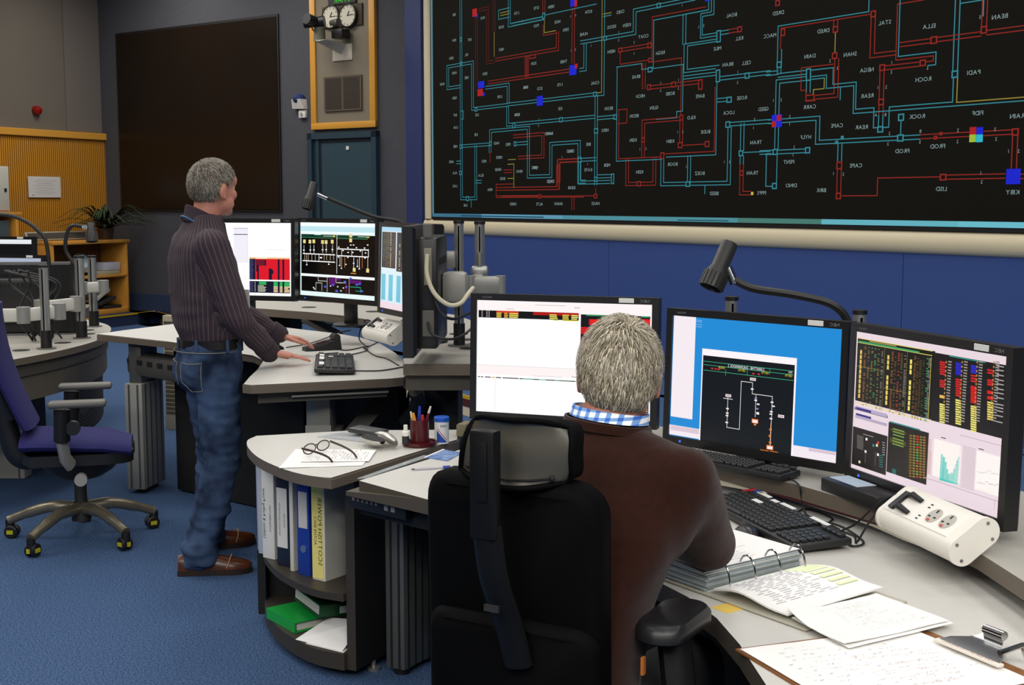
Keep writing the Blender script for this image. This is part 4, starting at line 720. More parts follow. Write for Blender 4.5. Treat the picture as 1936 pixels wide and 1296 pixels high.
def inset(poly, d):
    n = len(poly)
    area = sum(poly[i][0] * poly[(i + 1) % n][1] - poly[(i + 1) % n][0] * poly[i][1] for i in range(n))
    sg = 1 if area > 0 else -1
    out = []
    for i in range(n):
        a, b, c = V(poly[i - 1] + (0,)) if len(poly[i]) == 2 else V(poly[i - 1]), V((*poly[i][:2], 0)), V((*poly[(i + 1) % n][:2], 0))
        a = V((a.x, a.y, 0))
        e1, e2 = (b - a).normalized(), (c - b).normalized()
        n1, n2 = V((-e1.y, e1.x, 0)) * sg, V((-e2.y, e2.x, 0)) * sg
        m = (n1 + n2)
        m = m.normalized() * min(2.0, 1 / max(.3, m.normalized().dot(n1)))
        q = b + m * d
        out.append((q.x, q.y))
    return out

def curve2(pts, n=6):
    return [(p.x, p.y) for p in bez([(x, y, 0) for x, y in pts], n)]

def monitor(label, c, yaw, tilt, W, H, key=None, stand=None, blank=None, sticker=True, brand=True, group='widescreen monitors', deep=.075, zb=None, hump=(.66, .72, .02)):
    """c = centre of the display; the face looks along local -Y"""
    zb = c[2] - H / 2 - .06 if zb is None else zb
    o = thing('monitor', label, 'monitor', (c[0], c[1], zb), R(yaw), group)
    T = Matrix.Translation((0, 0, c[2] - zb)) @ Matrix.Rotation(-R(tilt), 4, 'X')
    bz, bb = .022, .026
    m = MB(); m.M = T
    # bezel ring with the display recessed behind it
    x0, x1, z0, z1 = -W / 2 - bz, W / 2 + bz, -H / 2 - bb, H / 2 + bz
    f, b = -.006, .034
    vs = []
    for (xa, xb, za, zb2, y) in ((x0, x1, z0, z1, f), (-W / 2, W / 2, -H / 2, H / 2, f), (-W / 2, W / 2, -H / 2, H / 2, .001), (x0, x1, z0, z1, b), (x0 + .012, x1 - .012, z0 + .012, z1 - .012, b + .012)):
        vs += [(xa, y, za), (xb, y, za), (xb, y, zb2), (xa, y, zb2)]
    fs = []
    for k in range(4):
        j = (k + 1) % 4
        fs += [(k, j, 4 + j, 4 + k), (4 + k, 4 + j, 8 + j, 8 + k), (k, 12 + k, 12 + j, j), (12 + k, 16 + k, 16 + j, 12 + j)]
    fs.append((16, 19, 18, 17))
    m.add(vs, fs)
    m.box((0, .046 + deep / 2 - .01, -.01), (W * hump[0], deep, H * hump[1]), bev=hump[2])
    hb = m.build('housing', M_bezel, o, world=False, smooth=40)
    m = MB(); m.M = T
    for k in range(14):
        m.box((-W * .26 + k * W * .04, .046 + deep - .009, H * .24), (W * .02, .004, H * .06))
    m.build('rear_vents', M_blackm, hb, world=False, smooth=0)
    d = MB(); d.M = T
    def rect(u0, v0, u1, v1, lay):
        y = -.0004 * lay
        d.add([(u0 * W - W / 2, y, H / 2 - v0 * H), (u0 * W - W / 2, y, H / 2 - v1 * H), (u1 * W - W / 2, y, H / 2 - v1 * H), (u1 * W - W / 2, y, H / 2 - v0 * H)], [(0, 1, 2, 3)])
    if key is None:
        d.c = lin(blank or '0b0b0c')
        rect(0, 0, 1, 1, 0)
    else:
        for k, it in enumerate(SCREENS[key].split(';')):
            ty, col, *a = it.split()
            d.c = lin(col)
            lay = 0 if k == 0 else min(9, 1 + k * .03)
            if ty == 'r':
                rect(*[min(1, max(0, float(x))) for x in a], lay)
            elif ty == 'w':
                u0, v0, u1, v1, n_, fl_, ji, pr_ = map(float, a)
                rr = random.Random(k)
                for i in range(int(n_)):
                    if rr.random() <= pr_:
                        dv = (v1 - v0) / n_
                        rect(u0, v0 + i * dv, u0 + (u1 - u0) * (1 - ji * rr.random()), v0 + (i + fl_) * dv, lay)
            elif ty == 'l':
                w = float(a[0]) / 2
                P = [tuple(map(float, p.split(','))) for p in a[1:]]
                for p, q in zip(P, P[1:]):
                    rect(min(p[0], q[0]) - w, min(p[1], q[1]) - w * 1.6, max(p[0], q[0]) + w, max(p[1], q[1]) + w * 1.6, lay)
            else:
                h, u, v = map(float, a[:3])
                write(d, a[3].replace('_', ' '), (u * W - W / 2, -.0004 * 9.5, H / 2 - v * H), h * H * .72, (1, 0, 0), (0, 0, 1), wide=.75)
    s = d.build('screen', M_screen, o, world=False, smooth=0)
    if sticker:
        m = MB(); m.M = T; m.box((W * .36, -.0075, H / 2 + bz * .52), (.05, .003, .015), bev=.001)
        m.build('asset_sticker', mat('sticker', 'dcdcd6', .6), o, world=False, smooth=0)
    if brand:
        m = MB(); m.M = T
        write(m, 'NEC', (W * .46, -.0066, H / 2 + bz * .5), .009, (1, 0, 0), (0, 0, 1), wide=1.3)
        write(m, 'MultiSync', (-W * .44, -.0066, H / 2 + bz * .5), .006, (1, 0, 0), (0, 0, 1))
        m.build('maker_lettering', mat('logo_grey', '7c7c7c', .5), hb, world=False, smooth=0)
        m = MB(); m.M = T; m.box((-W * .42, -.007, -H / 2 - bb * .5), (.006, .003, .006))
        m.build('power_light', mat('blue_led', '102060', .4, emit=('4a78ff', 1.0)), hb, world=False, smooth=0)
    if stand == 'neck':
        m = MB()
        h = c[2] - zb
        m.box((0, .085, h * .5 - .05), (.075, .035, h - .1), bev=.006)
        m.lathe([(0, 0), (.10, 0), (.10, .010), (.09, .014), (0, .014)], (0, .095, 0), 32)
        m.build('stand', M_black, o, world=False)
    return o

# ------------------------------------------------------------------ low oak bookcase far left
bc = thing('low_bookcase', 'low oak bookcase with cluttered shelves under the plant', 'bookcase', tuple(wp(CB, DB, NB, 1.3, .15, .5)))
BU0, BU1, BO0, BO1 = .42, 1.70, .30, .75
def bbox(u0, u1, z0, z1, o0=BO0, o1=BO1, bev=.004):
    m = MB(); wbox(m, CB, DB, NB, u0, u1, z0, z1, o0, o1, bev); return m
m = bbox(BU0 - .03, BU1, 1.055, 1.10, BO0 - .02, BO1 + .02, .01); m.build('bookcase_top', M_oak, bc)
for a in (BU0, BU1 - .035):
    bbox(a, a + .035, .15, 1.055).build('side_panel', M_oak, bc)
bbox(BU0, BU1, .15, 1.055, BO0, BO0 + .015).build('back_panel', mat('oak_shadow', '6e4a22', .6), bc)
bbox(BU0, BU1, .62, .65).build('shelf', M_oak, bc)
bbox(BU0, BU1, .15, .21).build('bottom_board', M_oak, bc)
def heap(lab, nm, cat, u, z, w, h, dep, col, tilt=0, grp=None, out=.68):
    c0 = wp(CB, DB, NB, u, z, out - dep / 2)
    rot = Matrix((DB, NB, V((0, 0, 1)))).transposed() @ Matrix.Rotation(tilt, 3, 'Y')
    hh = abs(math.sin(tilt)) * w / 2 + abs(math.cos(tilt)) * h / 2
    m = MB(); m.box(c0 + V((0, 0, hh)), (w, dep, h), rot=rot, bev=.004)
    return solo(nm, m, mat(nm + col, col, .6), lab, cat, grp)
heap('white box file on the upper shelf of the oak bookcase', 'box_file', 'file', .62, .705, .26, .10, .25, 'b9bcc8')
heap('flat stack of cream papers under the white box file', 'paper_stack', 'papers', .68, .651, .36, .05, .26, 'aaa48c')
m = MB(); c0 = wp(CB, DB, NB, .98, .651, .52)
for k in range(7):
    m.ell(c0 + V((random.uniform(-.08, .08), random.uniform(-.1, .1), .09 + random.uniform(0, .08))), (.11, .10, .085), rot=Euler((random.random(), random.random(), 0)).to_matrix(), n=12, m=8)
vs, ns, fs = remesh(m, .02, 2)
m = MB(); m.add([v + n * noise.noise(v * 16) * .03 for v, n in zip(vs, ns)], fs)
zmin = min(v[2] for v in m.v); m.v = [(a, b, c - zmin + .651) for a, b, c in m.v]
solo('plastic_bag', m, mat('turquoise_plastic', '7fb6c4', .35, vary=(9, .2, 'c8d6e0')), 'crumpled turquoise carrier bag on the upper oak shelf', 'bag')
heap('green folder lying beside the turquoise bag', 'folder', 'folder', 1.32, .651, .16, .09, .25, '2f6a54')
for k, (u, w, t, c) in enumerate(((.64, .30, 0, '1c1c1e'), (.69, .30, -.25, '2a2a2c'), (.75, .30, -.5, 'b8b8a8'), (.81, .30, -.62, '3a4038'))):
    heap(('black binder lying flat on the oak bottom board', 'dark binder leaning on the flat black one', 'pale open binder leaning in the oak bookcase', 'grey green binder leaning outermost in the oak bookcase')[k], 'binder', 'binder', u + k * .035, .212 + k * .045, w, .04, .25, c, -t, 'binders on the bottom board')
# framed board lying on top
fb_ = thing('picture_frame', 'long pale framed board leaning on the oak bookcase top', 'frame', tuple(wp(CB, DB, NB, 1.3, 1.10, .40)))
rt = Matrix((DB, NB, V((0, 0, 1)))).transposed() @ Matrix.Rotation(.35, 3, 'X')
m = MB(); m.box(wp(CB, DB, NB, 1.3, 1.157, .42), (1.0, .03, .11), rot=rt, bev=.004); m.build('frame', mat('pale_frame', 'a8a08c', .5), fb_)
m = MB(); m.box(wp(CB, DB, NB, 1.3, 1.159, .426), (.94, .03, .075), rot=rt); m.build('board', mat('board_grey', '4a463e', .6), fb_, smooth=0)
# tall oak unit with the white box on it, at the frame edge
ou = thing('oak_unit', 'taller oak unit at the far left edge below the white cabinet', 'cabinet', tuple(wp(CB, DB, NB, 2.5, .15, .5)))
m = MB(); wbox(m, CB, DB, NB, 1.95, 3.1, 1.42, 1.46, .10, .55, .004); m.build('unit_top', M_oak, ou)
m = MB(); wbox(m, CB, DB, NB, 1.99, 2.03, .15, 1.42, .10, .53, .004); m.build('unit_side', M_oak, ou)
m = MB(); wbox(m, CB, DB, NB, 2.1, 2.8, 1.104, 1.36, .16, .5, .01); solo('desktop_printer', m, mat('printer_grey', '4a5658', .5), 'dark grey printer inside the taller oak unit', 'printer')
m = MB(); wbox(m, CB, DB, NB, 2.03, 3.06, 1.07, 1.10, .10, .52); m.build('unit_shelf', M_oak, ou)
m = MB(); wbox(m, CB, DB, NB, 3.06, 3.10, .15, 1.42, .10, .53, .004); m.build('unit_side', M_oak, ou)
cb = thing('metal_cabinet', 'white metal cabinet standing on the taller oak unit', 'cabinet', tuple(wp(CB, DB, NB, 2.2, 1.46, .35)))
m = MB(); wbox(m, CB, DB, NB, 2.06, 2.8, 1.46, 2.0, .12, .48, .006); b_ = m.build('body', mat('cabinet_white', 'c4c0b2', .5), cb)
m = MB(); wbox(m, CB, DB, NB, 2.08, 2.78, 1.48, 1.98, .481, .497, .004); d_ = m.build('door', mat('cabinet_white', 'c4c0b2', .5), cb)
m = MB(); wbox(m, CB, DB, NB, 2.12, 2.15, 1.70, 1.74, .497, .505); m.build('lock', M_black, d_)
# plant
pp = wp(CB, DB, NB, .60, 1.101, .55)
pt = thing('potted_plant', 'dark spiky leafed plant on the oak bookcase corner', 'plant', tuple(pp))
m = MB(); m.lathe([(0, 0), (.085, 0), (.11, .14), (.10, .14), (.095, .12), (0, .12)], pp, 20); m.build('pot', mat('pot_brown', '4a3222', .6), pt)
m = MB()
rnd = random.Random(5)
for k in range(60):
    a = rnd.uniform(0, 6.28); L = rnd.uniform(.35, .72); lift = rnd.uniform(.15, .75)
    for _ in range(30):
        e = pp + V((math.cos(a) * L, math.sin(a) * L, 0))
        if (e - A0).dot(NG) > .06 and (e - CB).dot(NB) > .06:
            break
        a = rnd.uniform(0, 6.28); L *= .93
    p = [pp + V((0, 0, .12))]
    for t in (.3, .6, 1.0):
        p.append(pp + V((math.cos(a) * L * t, math.sin(a) * L * t, .12 + lift * t - lift * .75 * t ** 3)))
    q = bez(p, 4)
    rs = []
    for i, x in enumerate(q):
        w = .026 * (1 - (i / (len(q) - 1)) ** 2) + .002
        sd = V((-math.sin(a), math.cos(a), 0))
        rs.append([x - sd * w, x + V((0, 0, -.004)), x + sd * w, x + V((0, 0, .003))])
    m.rings(rs)
m.build('leaves', mat('plant_green', '2c3a24', .5), pt, smooth=60)

# ------------------------------------------------------------------ left desk cluster
LD = curve2([(-2.56, 6.10), (-2.46, 6.34), (-2.375, 6.72), (-2.35, 7.17), (-2.42, 7.60), (-2.56, 8.02), (-2.80, 8.4)], 5)
LDb = [(-3.1, 8.6), (-3.8, 8.4), (-3.7, 6.1)]
ld = thing('control_desk', 'curved grey desk with cable holes at far left behind the purple chair', 'desk', (-3.0, 7.2, 0))
slab(LD + LDb, .80, .035).build('worktop', [mat('desk_grey_left', 'a8a49a', .45), M_edge], ld)
m = MB(); m.prism(inset(LD + LDb, .02), .70, .765); m.build('apron', mat('apron_grey', '4c4840', .5), ld)
m = MB(); m.prism(inset(LD + LDb, .03), .57, .70); m.build('cable_rail', mat('rail_taupe', '5a544a', .5), ld)
pm = MB()
cur = [c for c in inset(LD + LDb, .06)[:len(LD)] if c[1] > 6.86]
for (a, b) in zip(cur, cur[1:]):
    L = math.dist(a, b); n_ = max(1, int(L / .026))
    for i in range(n_):
        for k in range(14):
            t0 = (i + .12 + .38 * (k % 2)) / n_; t1 = t0 + .5 / n_
            p0 = (a[0] + (b[0] - a[0]) * t0, a[1] + (b[1] - a[1]) * t0); p1 = (a[0] + (b[0] - a[0]) * t1, a[1] + (b[1] - a[1]) * t1)
            z = .31 + k * .0185
            pm.add([(p0[0] + .003, p0[1], z), (p1[0] + .003, p1[1], z), (p1[0] + .003, p1[1], z + .009), (p0[0] + .003, p0[1], z + .009)], [(0, 1, 2, 3)])
pn = MB(); pn.prism(cur + [(c[0] - .03, c[1]) for c in cur[::-1]], .29, .57); pnl = pn.build('modesty_panel', mat('panel_dark', '1e1c18', .6), ld)
pm.build('mesh_pattern', mat('perforated_steel', '6a6458', .5, .3), pnl, smooth=0)
for x, y in ((-2.592, 6.657), (-2.50, 7.02), (-2.521, 7.494), (-2.60, 7.72)):
    m = MB(); m.lathe([(0, 0), (.045, 0), (.045, .002), (0, .002)], (x, y, .8), 24); m.build('cable_hole', M_blackm, ld)
m = MB(); m.box((-2.90, 7.20, .352), (.22, .12, .70), bev=.006); l_ = m.build('leg', mat('leg_pale', 'b4b2a8', .4, .1), ld)
m = MB()
for k in (-.07, .08):
    m.box((-2.90 + k, 7.139, .352), (.008, .003, .69))
m.build('leg_grooves', mat('groove_dark', '4c4c4a', .5), l_, smooth=0)
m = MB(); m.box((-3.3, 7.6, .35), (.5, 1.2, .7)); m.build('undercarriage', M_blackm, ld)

def pole(label, x, y, z0, z1, r=.024, foot=True, group='aluminium monitor poles'):
    o = thing('monitor_pole', label, 'pole', (x, y, z0), 0, group)
    m = MB(); m.cyl((x, y, z0 + .006), (x, y, z1), r, n=20); t = m.build('tube', M_alu, o)
    m = MB()
    for s in (-1, 1):
        m.box((x + s * .0, y - r * .97, (z0 + z1) / 2), (.006, .004, z1 - z0 - .02))
    m.build('groove', mat('groove_grey', '74746f', .5), t, smooth=0)
    m = MB(); m.cyl((x, y, z1), (x, y, z1 + .012), r * 1.12, n=20); m.build('end_cap', M_black, o)
    if foot:
        m = MB(); m.lathe([(0, 0), (.05, 0), (.05, .006), (0, .006)], (x, y, z0), 28); m.build('foot_disc', mat('foot_grey', '6c6a66', .5), o)
        m = MB(); m.cyl((x, y, z0 + .006), (x, y, z0 + .10), r * 1.2, n=20); m.build('collar', M_black, o)
    return o
pole('aluminium pole nearest the purple chair on the left desk', -2.484, 6.73, .8, 1.235, .024)
pole('aluminium pole with black collar in the middle of the left desk', -2.473, 7.258, .8, 1.262, .026)
pole('aluminium pole farthest back on the left desk', -2.627, 7.943, .8, 1.235, .026)
def arm(label, pts, w=.07, jr=.035, group='white monitor arms'):
    o = thing('monitor_mount', label, 'mount', tuple(pts[0]), 0, group)
    for a, b in zip(pts, pts[1:]):
        a, b = V(a), V(b)
        m = MB(); d = (b - a).normalized(); sd = d.cross(V((0, 0, 1))).normalized()
        m.box((a + b) / 2, ((b - a).length, .035, w), rot=Matrix((d, sd, d.cross(sd) * -1)).transposed(), bev=.008); m.build('link', mat('arm_white', 'c9c7be', .4), o)
    for a in pts:
        m = MB(); m.cyl(V(a) - V((0, 0, w * .62)), V(a) + V((0, 0, w * .62)), jr, n=18); m.build('joint', mat('arm_grey', '9a9994', .4, .4), o)
    return o
arm('white monitor arm clamped low on the nearest left pole', [(-2.43, 6.79, .995), (-2.58, 6.68, .985), (-2.78, 6.72, .98)])
arm('white monitor arm between the nearest and middle left poles', [(-2.475, 7.19, 1.005), (-2.60, 6.98, 1.0)])
arm('grey monitor arm reaching out from the middle left pole', [(-2.60, 7.66, 1.062), (-2.49, 7.72, 1.068)], .062)
monitor('black back of a large monitor on the left desk', (-2.92, 7.48, 1.02), 186, 4, .62, .375, None, None, None, False, False, zb=.80)
monitor('monitor showing a pale strip of screen behind the left desk monitors', (-3.42, 8.5, 1.02), -16, 3, .62, .375, None, None, 'aab4c8', True, False, zb=.80)
monitor('farthest left monitor with a white strip of screen', (-3.80, 9.3, 1.12), -12, 2, .64, .375, 'fw', None, None, True, False, zb=.90)
m = MB(); m.prism([(-4.3, 8.2), (-3.05, 8.75), (-3.2, 9.7), (-4.6, 9.5)], .74, .80); m.box((-3.8, 9.0, .37), (.6, .5, .74)); solo('side_desk', m, M_edge, 'dark desk behind the left desk carrying two monitors', 'desk')
m = MB(); m.box((-3.80, 9.33, .85), (.2, .2, .10), bev=.01); solo('monitor_riser', m, M_black, 'black riser block under the farthest left monitor', 'riser')
def gooseneck(label, base, path, head, hdir, r=.012, hl=.10, hr=.035, z0=None):
    o = thing('gooseneck_lamp', label, 'lamp', tuple(base), 0, 'black gooseneck lamps')
    m = MB(); m.tube(bez(path, 8), r, 10); m.build('neck', mat('rubber_black', '161616', .5), o)
    if head is not None:
        h, d = V(head), V(hdir).normalized()
        rot = d.to_track_quat('Z', 'Y').to_matrix()
        m = MB(); m.lathe([(0, -hl), (hr * .62, -hl), (hr * .72, -hl * .9), (hr * .72, -.01), (hr, .015), (hr, .06), (hr * .88, .06), (hr * .7, .02), (0, .02)], h, 24, rot=rot); hd = m.build('lamp_shade', mat('lamp_black', '2a2926', .45), o)
        m = MB()
        for k in range(16):
            a = k * math.pi / 8
            m.box(h + rot @ V((hr * math.cos(a), hr * math.sin(a), .035)), (.004, .004, .045), rot=rot)
        m.build('grip_ribs', mat('lamp_black', '2a2926', .45), hd, smooth=0)
        p = V(path[-1])
        m = MB(); q = h - d * hl * .45; dd = (q - p)
        m.cyl(p - dd.normalized() * .015, p + dd * .55, r * 1.15); m.build('bright_ferrule', M_chrome, o)
    return o
gooseneck('black gooseneck arching off the frame edge above the left desk', (-2.66, 7.3, 1.15), [(-2.66, 7.3, .803), (-2.665, 7.3, 1.30), (-2.72, 7.3, 1.42), (-2.83, 7.3, 1.49), (-2.95, 7.3, 1.51), (-3.1, 7.3, 1.50)], (-3.14, 7.3, 1.45), (-.5, -.3, -1), .011)
gooseneck('small gooseneck lamp with a bent head above the left desk', (-2.55, 7.35, .8), [(-2.52, 7.33, .803), (-2.49, 7.33, 1.0), (-2.51, 7.33, 1.18), (-2.57, 7.33, 1.30), (-2.56, 7.33, 1.40), (-2.525, 7.33, 1.445), (-2.455, 7.33, 1.435)], (-2.42, 7.33, 1.41), (.1, -.2, -1), .011, .05, .032)
# tangle of leads round the left poles
m = MB()
rnd = random.Random(9)
for k in range(9):
    x0, y0 = -2.60 + rnd.uniform(-.1, .06), 7.10 + rnd.uniform(-.1, .1)
    m.tube(bez([(x0, y0, .807), (x0 + rnd.uniform(-.1, .1), y0, .95), (x0 + rnd.uniform(-.15, .1), y0 + .05, 1.12), (x0 + rnd.uniform(-.2, .0), y0, 1.2)], 6), .006, 6)
solo('cable_bundle', m, M_black, 'bundle of black leads hanging between the left poles', 'cables')

# ------------------------------------------------------------------ purple chair
pc = thing('office_chair', 'purple swivel chair with grey armrests at the left edge', 'chair', (-2.03, 5.86, 0), R(15), group=None)
M_pur = mat('purple_wool', '1e1c5c', .9, bump=(500, .3))
m = MB()   # local: chair faces +X
secs = []
for t in range(9):
    x = -.24 + t * .06
    wv = .22 if t < 7 else .22 - (t - 6) * .03
    secs.append([(x, wv * math.cos(a) * 1.05, .475 + .045 * math.sin(a) - (.015 if t > 6 else 0) * (t - 6) + .012 * math.cos(math.pi * t / 8)) for a in [2 * math.pi * k / 20 for k in range(20)]])
m.rings(secs); m.build('seat', M_pur, pc, world=False, smooth=60)
m = MB(); m.prism(curve2([(-.2, -.19), (.2, -.18), (.24, 0), (.2, .18), (-.2, .19), (-.26, 0), (-.2, -.19)], 4)[:-1], .385, .435); m.loft([(0, 0, .30, .10, .09), (.0, 0, .33, .15, .12), (0, 0, .39, .2, .16)], 20); m.build('mechanism', M_black, pc, world=False)
m = MB(); m.cyl((.02, -.21, .33), (.02, -.25, .33), .028); m.build('tension_knob', M_alud, pc, world=False)
m = MB()
rs = []
for k in range(12):
    t = k / 11; z = .56 + t * .56
    x = -.26 - .05 * math.sin(t * 2.2) - t * .05 + (.05 * (1 - t) ** 2)
    w = .21 + .02 * math.sin(t * 3.1) - .05 * max(0, t - .75) * 4 * .8
    rs.append([(x + .035 * math.cos(a), w * math.copysign(abs(math.sin(a)) ** .7, math.sin(a)), z) for a in [2 * math.pi * i / 20 for i in range(20)]])
m.rings(rs); bk = m.build('backrest', M_pur, pc, world=False, smooth=60)
m = MB(); m.tube(bez([(-.12, 0, .40), (-.26, 0, .40), (-.31, 0, .55), (-.345, 0, .80), (-.36, 0, 1.0)]), .03, 12, flat=1.6); m.rings([[(p[0] - .034, p[1] * .96, p[2]) for p in r] for r in rs[1:-1]]); m.build('back_shell', M_black, pc, world=False)
m = MB(); m.box((-.345, -.16, .78), (.02, .02, .14)); m.build('yellow_tag', mat('yellow_green', 'b8b830', .5), pc, world=False)
for s in (-1, 1):
    ar = MB(); ar.tube([(-.02, .24 * s, .40), (-.04, .275 * s, .44), (-.05, .285 * s, .52)], .022, 10, flat=1.5); a_ = ar.build('armrest', mat('arm_grey2', '8c8a84', .4, .2), pc, world=False)
    ar = MB(); ar.tube([(-.05, .285 * s, .52), (-.045, .285 * s, .66)], .036, 12, flat=1.3); ar.cyl((-.0, .285 * s, .58), (.0, .32 * s, .58), .032); ar.build('arm_sleeve', M_black, a_, world=False)
    ar = MB(); ar.box((.02, .285 * s, .685), (.25, .085, .03), bev=.014, seg=3); ar.build('arm_pad', mat('pad_grey', '5e5c56', .5), a_, world=False)
m = MB(); m.cyl((0, 0, .10), (0, 0, .34), .028); m.cyl((0, 0, .09), (0, 0, .17), .045, .04); m.build('gas_column', M_dark, pc, world=False)
for k in range(5):
    a = R(72 * k - 125)
    d = V((math.cos(a), math.sin(a), 0))
    lg = MB(); lg.tube(bez([d * .03 + V((0, 0, .15)), d * .15 + V((0, 0, .15)), d * .27 + V((0, 0, .115)), d * .345 + V((0, 0, .085))], 5), [.03] * 5 + [.026] * 5 + [.022] * 5 + [.024], 12); l_ = lg.build('base_leg', mat('base_champagne', '8a8270', .35, .7), pc, world=False)
    w = MB()
    sd = V((-d.y, d.x, 0)); hub = d * .345 + V((0, 0, .031)) - d * .01
    rotw = Matrix((d, V((0, 0, 1)), sd)).transposed()
    for t in (-.016, .016):
        w.lathe([(0, -.010), (.026, -.010), (.031, -.006), (.031, .006), (.026, .010), (0, .010)], hub + sd * t, 20, rot=rotw)
    w.cyl(d * .345 + V((0, 0, .04)), d * .345 + V((0, 0, .085)), .02)
    c_ = w.build('caster', M_black, l_, world=False)
    w = MB(); w.box(hub + sd * .0 + d * .0 + V((0, 0, .0)), (.03, .06, .018), rot=Matrix((d, sd, V((0, 0, 1)))).transposed()); w.box(hub + d * .024, (.02, .016, .02), rot=Matrix((d, sd, V((0, 0, 1)))).transposed()); w.build('yellow_mark', mat('yellow_mark', 'b8b020', .5), c_, world=False, smooth=0)

# ------------------------------------------------------------------ standing workstation
FD = [(-2.275, 6.917), (-1.80, 6.56), (-1.60, 6.37), (-1.42, 6.14), (-1.22, 5.95), (-1.13, 5.75), (-1.10, 5.45), (-1.085, 5.2), (-1.07, 4.99), (-1.03, 4.965), (-.50, 5.15), (-.445, 5.19), (-.43, 5.34), (-.465, 5.6), (-.557, 6.036), (-.67, 6.447), (-.80, 6.72), (-.954, 6.945), (-1.231, 7.209), (-1.62, 7.60), (-2.0, 7.53), (-2.2, 7.1)]
sd_ = thing('standing_desk', 'raised white crescent desk the standing man leans on', 'desk', (-1.2, 6.2, 0))
slab(FD, .86, .035).build('worktop', [M_top, M_edge], sd_)
m = MB(); m.prism([(-1.02, 5.04), (-.52, 5.22), (-.55, 5.9), (-.98, 5.7)], .775, .825); m.build('apron', mat('apron_grey', '4c4840', .5), sd_)
m = MB(); m.box((-.70, 5.13, .80), (.40, .008, .008), rz=R(19)); m.build('under_rail', M_alu, sd_)
rl = R(83)
for (x, y, rz) in ((-2.02, 6.90, R(80)),):
    m = MB(); m.box((x, y, .315), (.26, .10, .58), rz=rz, bev=.004); l_ = m.build('leg', M_alud, sd_)
    m = MB()
    rot = Matrix.Rotation(rz, 3, 'Z')
    for s in (-1, 1):
        for k in (-.09, -.03, .03, .09):
            m.box(V((x, y, .315)) + rot @ V((k, s * .0505, 0)), (.012, .003, .57), rot=rot)
    for k in (-.025, .025):
        m.box(V((x, y, .315)) + rot @ V((-.1305, k, 0)), (.003, .010, .57), rot=rot)
    m.build('leg_grooves', mat('groove_dark', '4c4c4a', .5), l_, smooth=0)
    m = MB(); m.box((x, y, .715), (.20, .07, .22), rz=rz, bev=.003); m.build('inner_leg', mat('inner_leg', '5e5e5a', .4, .4), l_)
    m = MB(); m.cyl((x, y - .06, 0), (x, y - .06, .025), .03); m.cyl((x + .01, y + .08, 0), (x + .01, y + .08, .025), .03); m.build('foot', M_black, l_)
m = MB(); m.box((-.80, 5.40, .315), (.12, .24, .58), bev=.004); l_ = m.build('leg', M_alud, sd_)
m = MB(); m.box((-.815, 5.36, .70), (.10, .18, .20), bev=.003); m.build('inner_leg', mat('inner_leg_pale', '9a988e', .4, .4), l_)
m = MB(); m.box((-.815, 5.268, .615), (.108, .006, .06)); m.build('collar_plate', M_alud, l_)
m = MB(); m.cyl((-.80, 5.34, 0), (-.80, 5.34, .025), .03); m.cyl((-.80, 5.47, 0), (-.80, 5.47, .025), .03); m.build('foot', M_black, l_)
m = MB(); m.strip([(-.76, 5.42, .50), (-.62, 5.50, .66), (-.5, 5.58, .80)], .07, (0, -1, .3), .03); m.build('brace', mat('brace_grey', '4a4946', .5), sd_)
m = MB()
m.box((-1.83, 6.72, .70), (.62, .16, .12), rz=R(-43), bev=.03); m.build('cable_tray', mat('tray_grey', '4c4a46', .5), sd_)
m = MB()
rot = Matrix.Rotation(R(-43), 3, 'Z')
for k in range(6):
    m.box(V((-1.83, 6.72, .70)) + rot @ V((-.26 + k * .10, -.081, .02)), (.05, .004, .025), rot=rot)
m.build('tray_grille', M_blackm, sd_, smooth=0)
m = MB(); m.box((-1.42, 6.55, .40), (1.02, .05, .78), rz=R(-38)); m.build('modesty_panel', mat('modesty_black', '121212', .7), sd_)
m = MB(); m.box((-.70, 6.0, .38), (.9, .04, .74), rz=R(-62)); m.build('modesty_panel', mat('modesty_black', '121212', .7), sd_)
FS = [(-2.0, 8.18), (-1.95, 7.86), (-1.54, 7.55), (-1.182, 7.289), (-.94, 7.049), (-.791, 6.825), (-.689, 6.614), (-.60, 6.40), (-.52, 6.05), (-.478, 5.6), (-.45, 5.2), (-.425, 4.92), (-.12, 4.92), (-.06, 5.4), (-.04, 5.9), (-.10, 6.4), (-.32, 7.1), (-.8, 7.75), (-1.4, 8.15)]
fs_ = thing('monitor_shelf', 'curved grey shelf carrying the monitors behind the standing desk', 'shelf', (-.7, 6.9, 0))
slab(FS, .95, .045).build('shelf_board', [M_ledge, M_edge], fs_)
for x, y in ((-1.22, 7.60), (-.80, 7.30), (-.55, 6.75), (-.256, 6.05), (-.216, 5.80), (-.184, 5.45)):
    m = MB(); m.lathe([(0, 0), (.045, 0), (.045, .002), (0, .002)], (x, y, .95), 24); m.build('cable_hole', M_blackm, fs_)
m = MB(); m.box((-.30, 5.6, .455), (.14, .5, .90)); m.build('support_frame', M_blackm, fs_)
m = MB(); m.box((-1.5, 7.85, .45), (.4, .12, .90), rz=R(-30)); m.build('support_frame', M_blackm, fs_)
m = MB(); m.strip([(-1.20, 7.40, .90), (-1.02, 7.28, .82), (-.9, 7.2, .70)], .09, (0, 0, 1), .03); m.build('bracket', M_alud, fs_)
m = MB(); m.prism([(-.42, 4.96), (-.15, 4.96), (-.15, 5.5), (-.36, 5.5)], .84, .904); m.build('end_rail', mat('apron_grey', '4c4840', .5), fs_)
monitor('monitor with white and red table nearest the standing man', (-1.417, 6.60, 1.285), -17, 2, .6, .375, 'fl', 'neck', zb=.95 if False else .952)
monitor('monitor with black wiring diagrams at the middle of the raised shelf', (-.879, 6.379, 1.288), -43.7, 1.4, .6, .375, 'fm', 'neck', zb=.952)
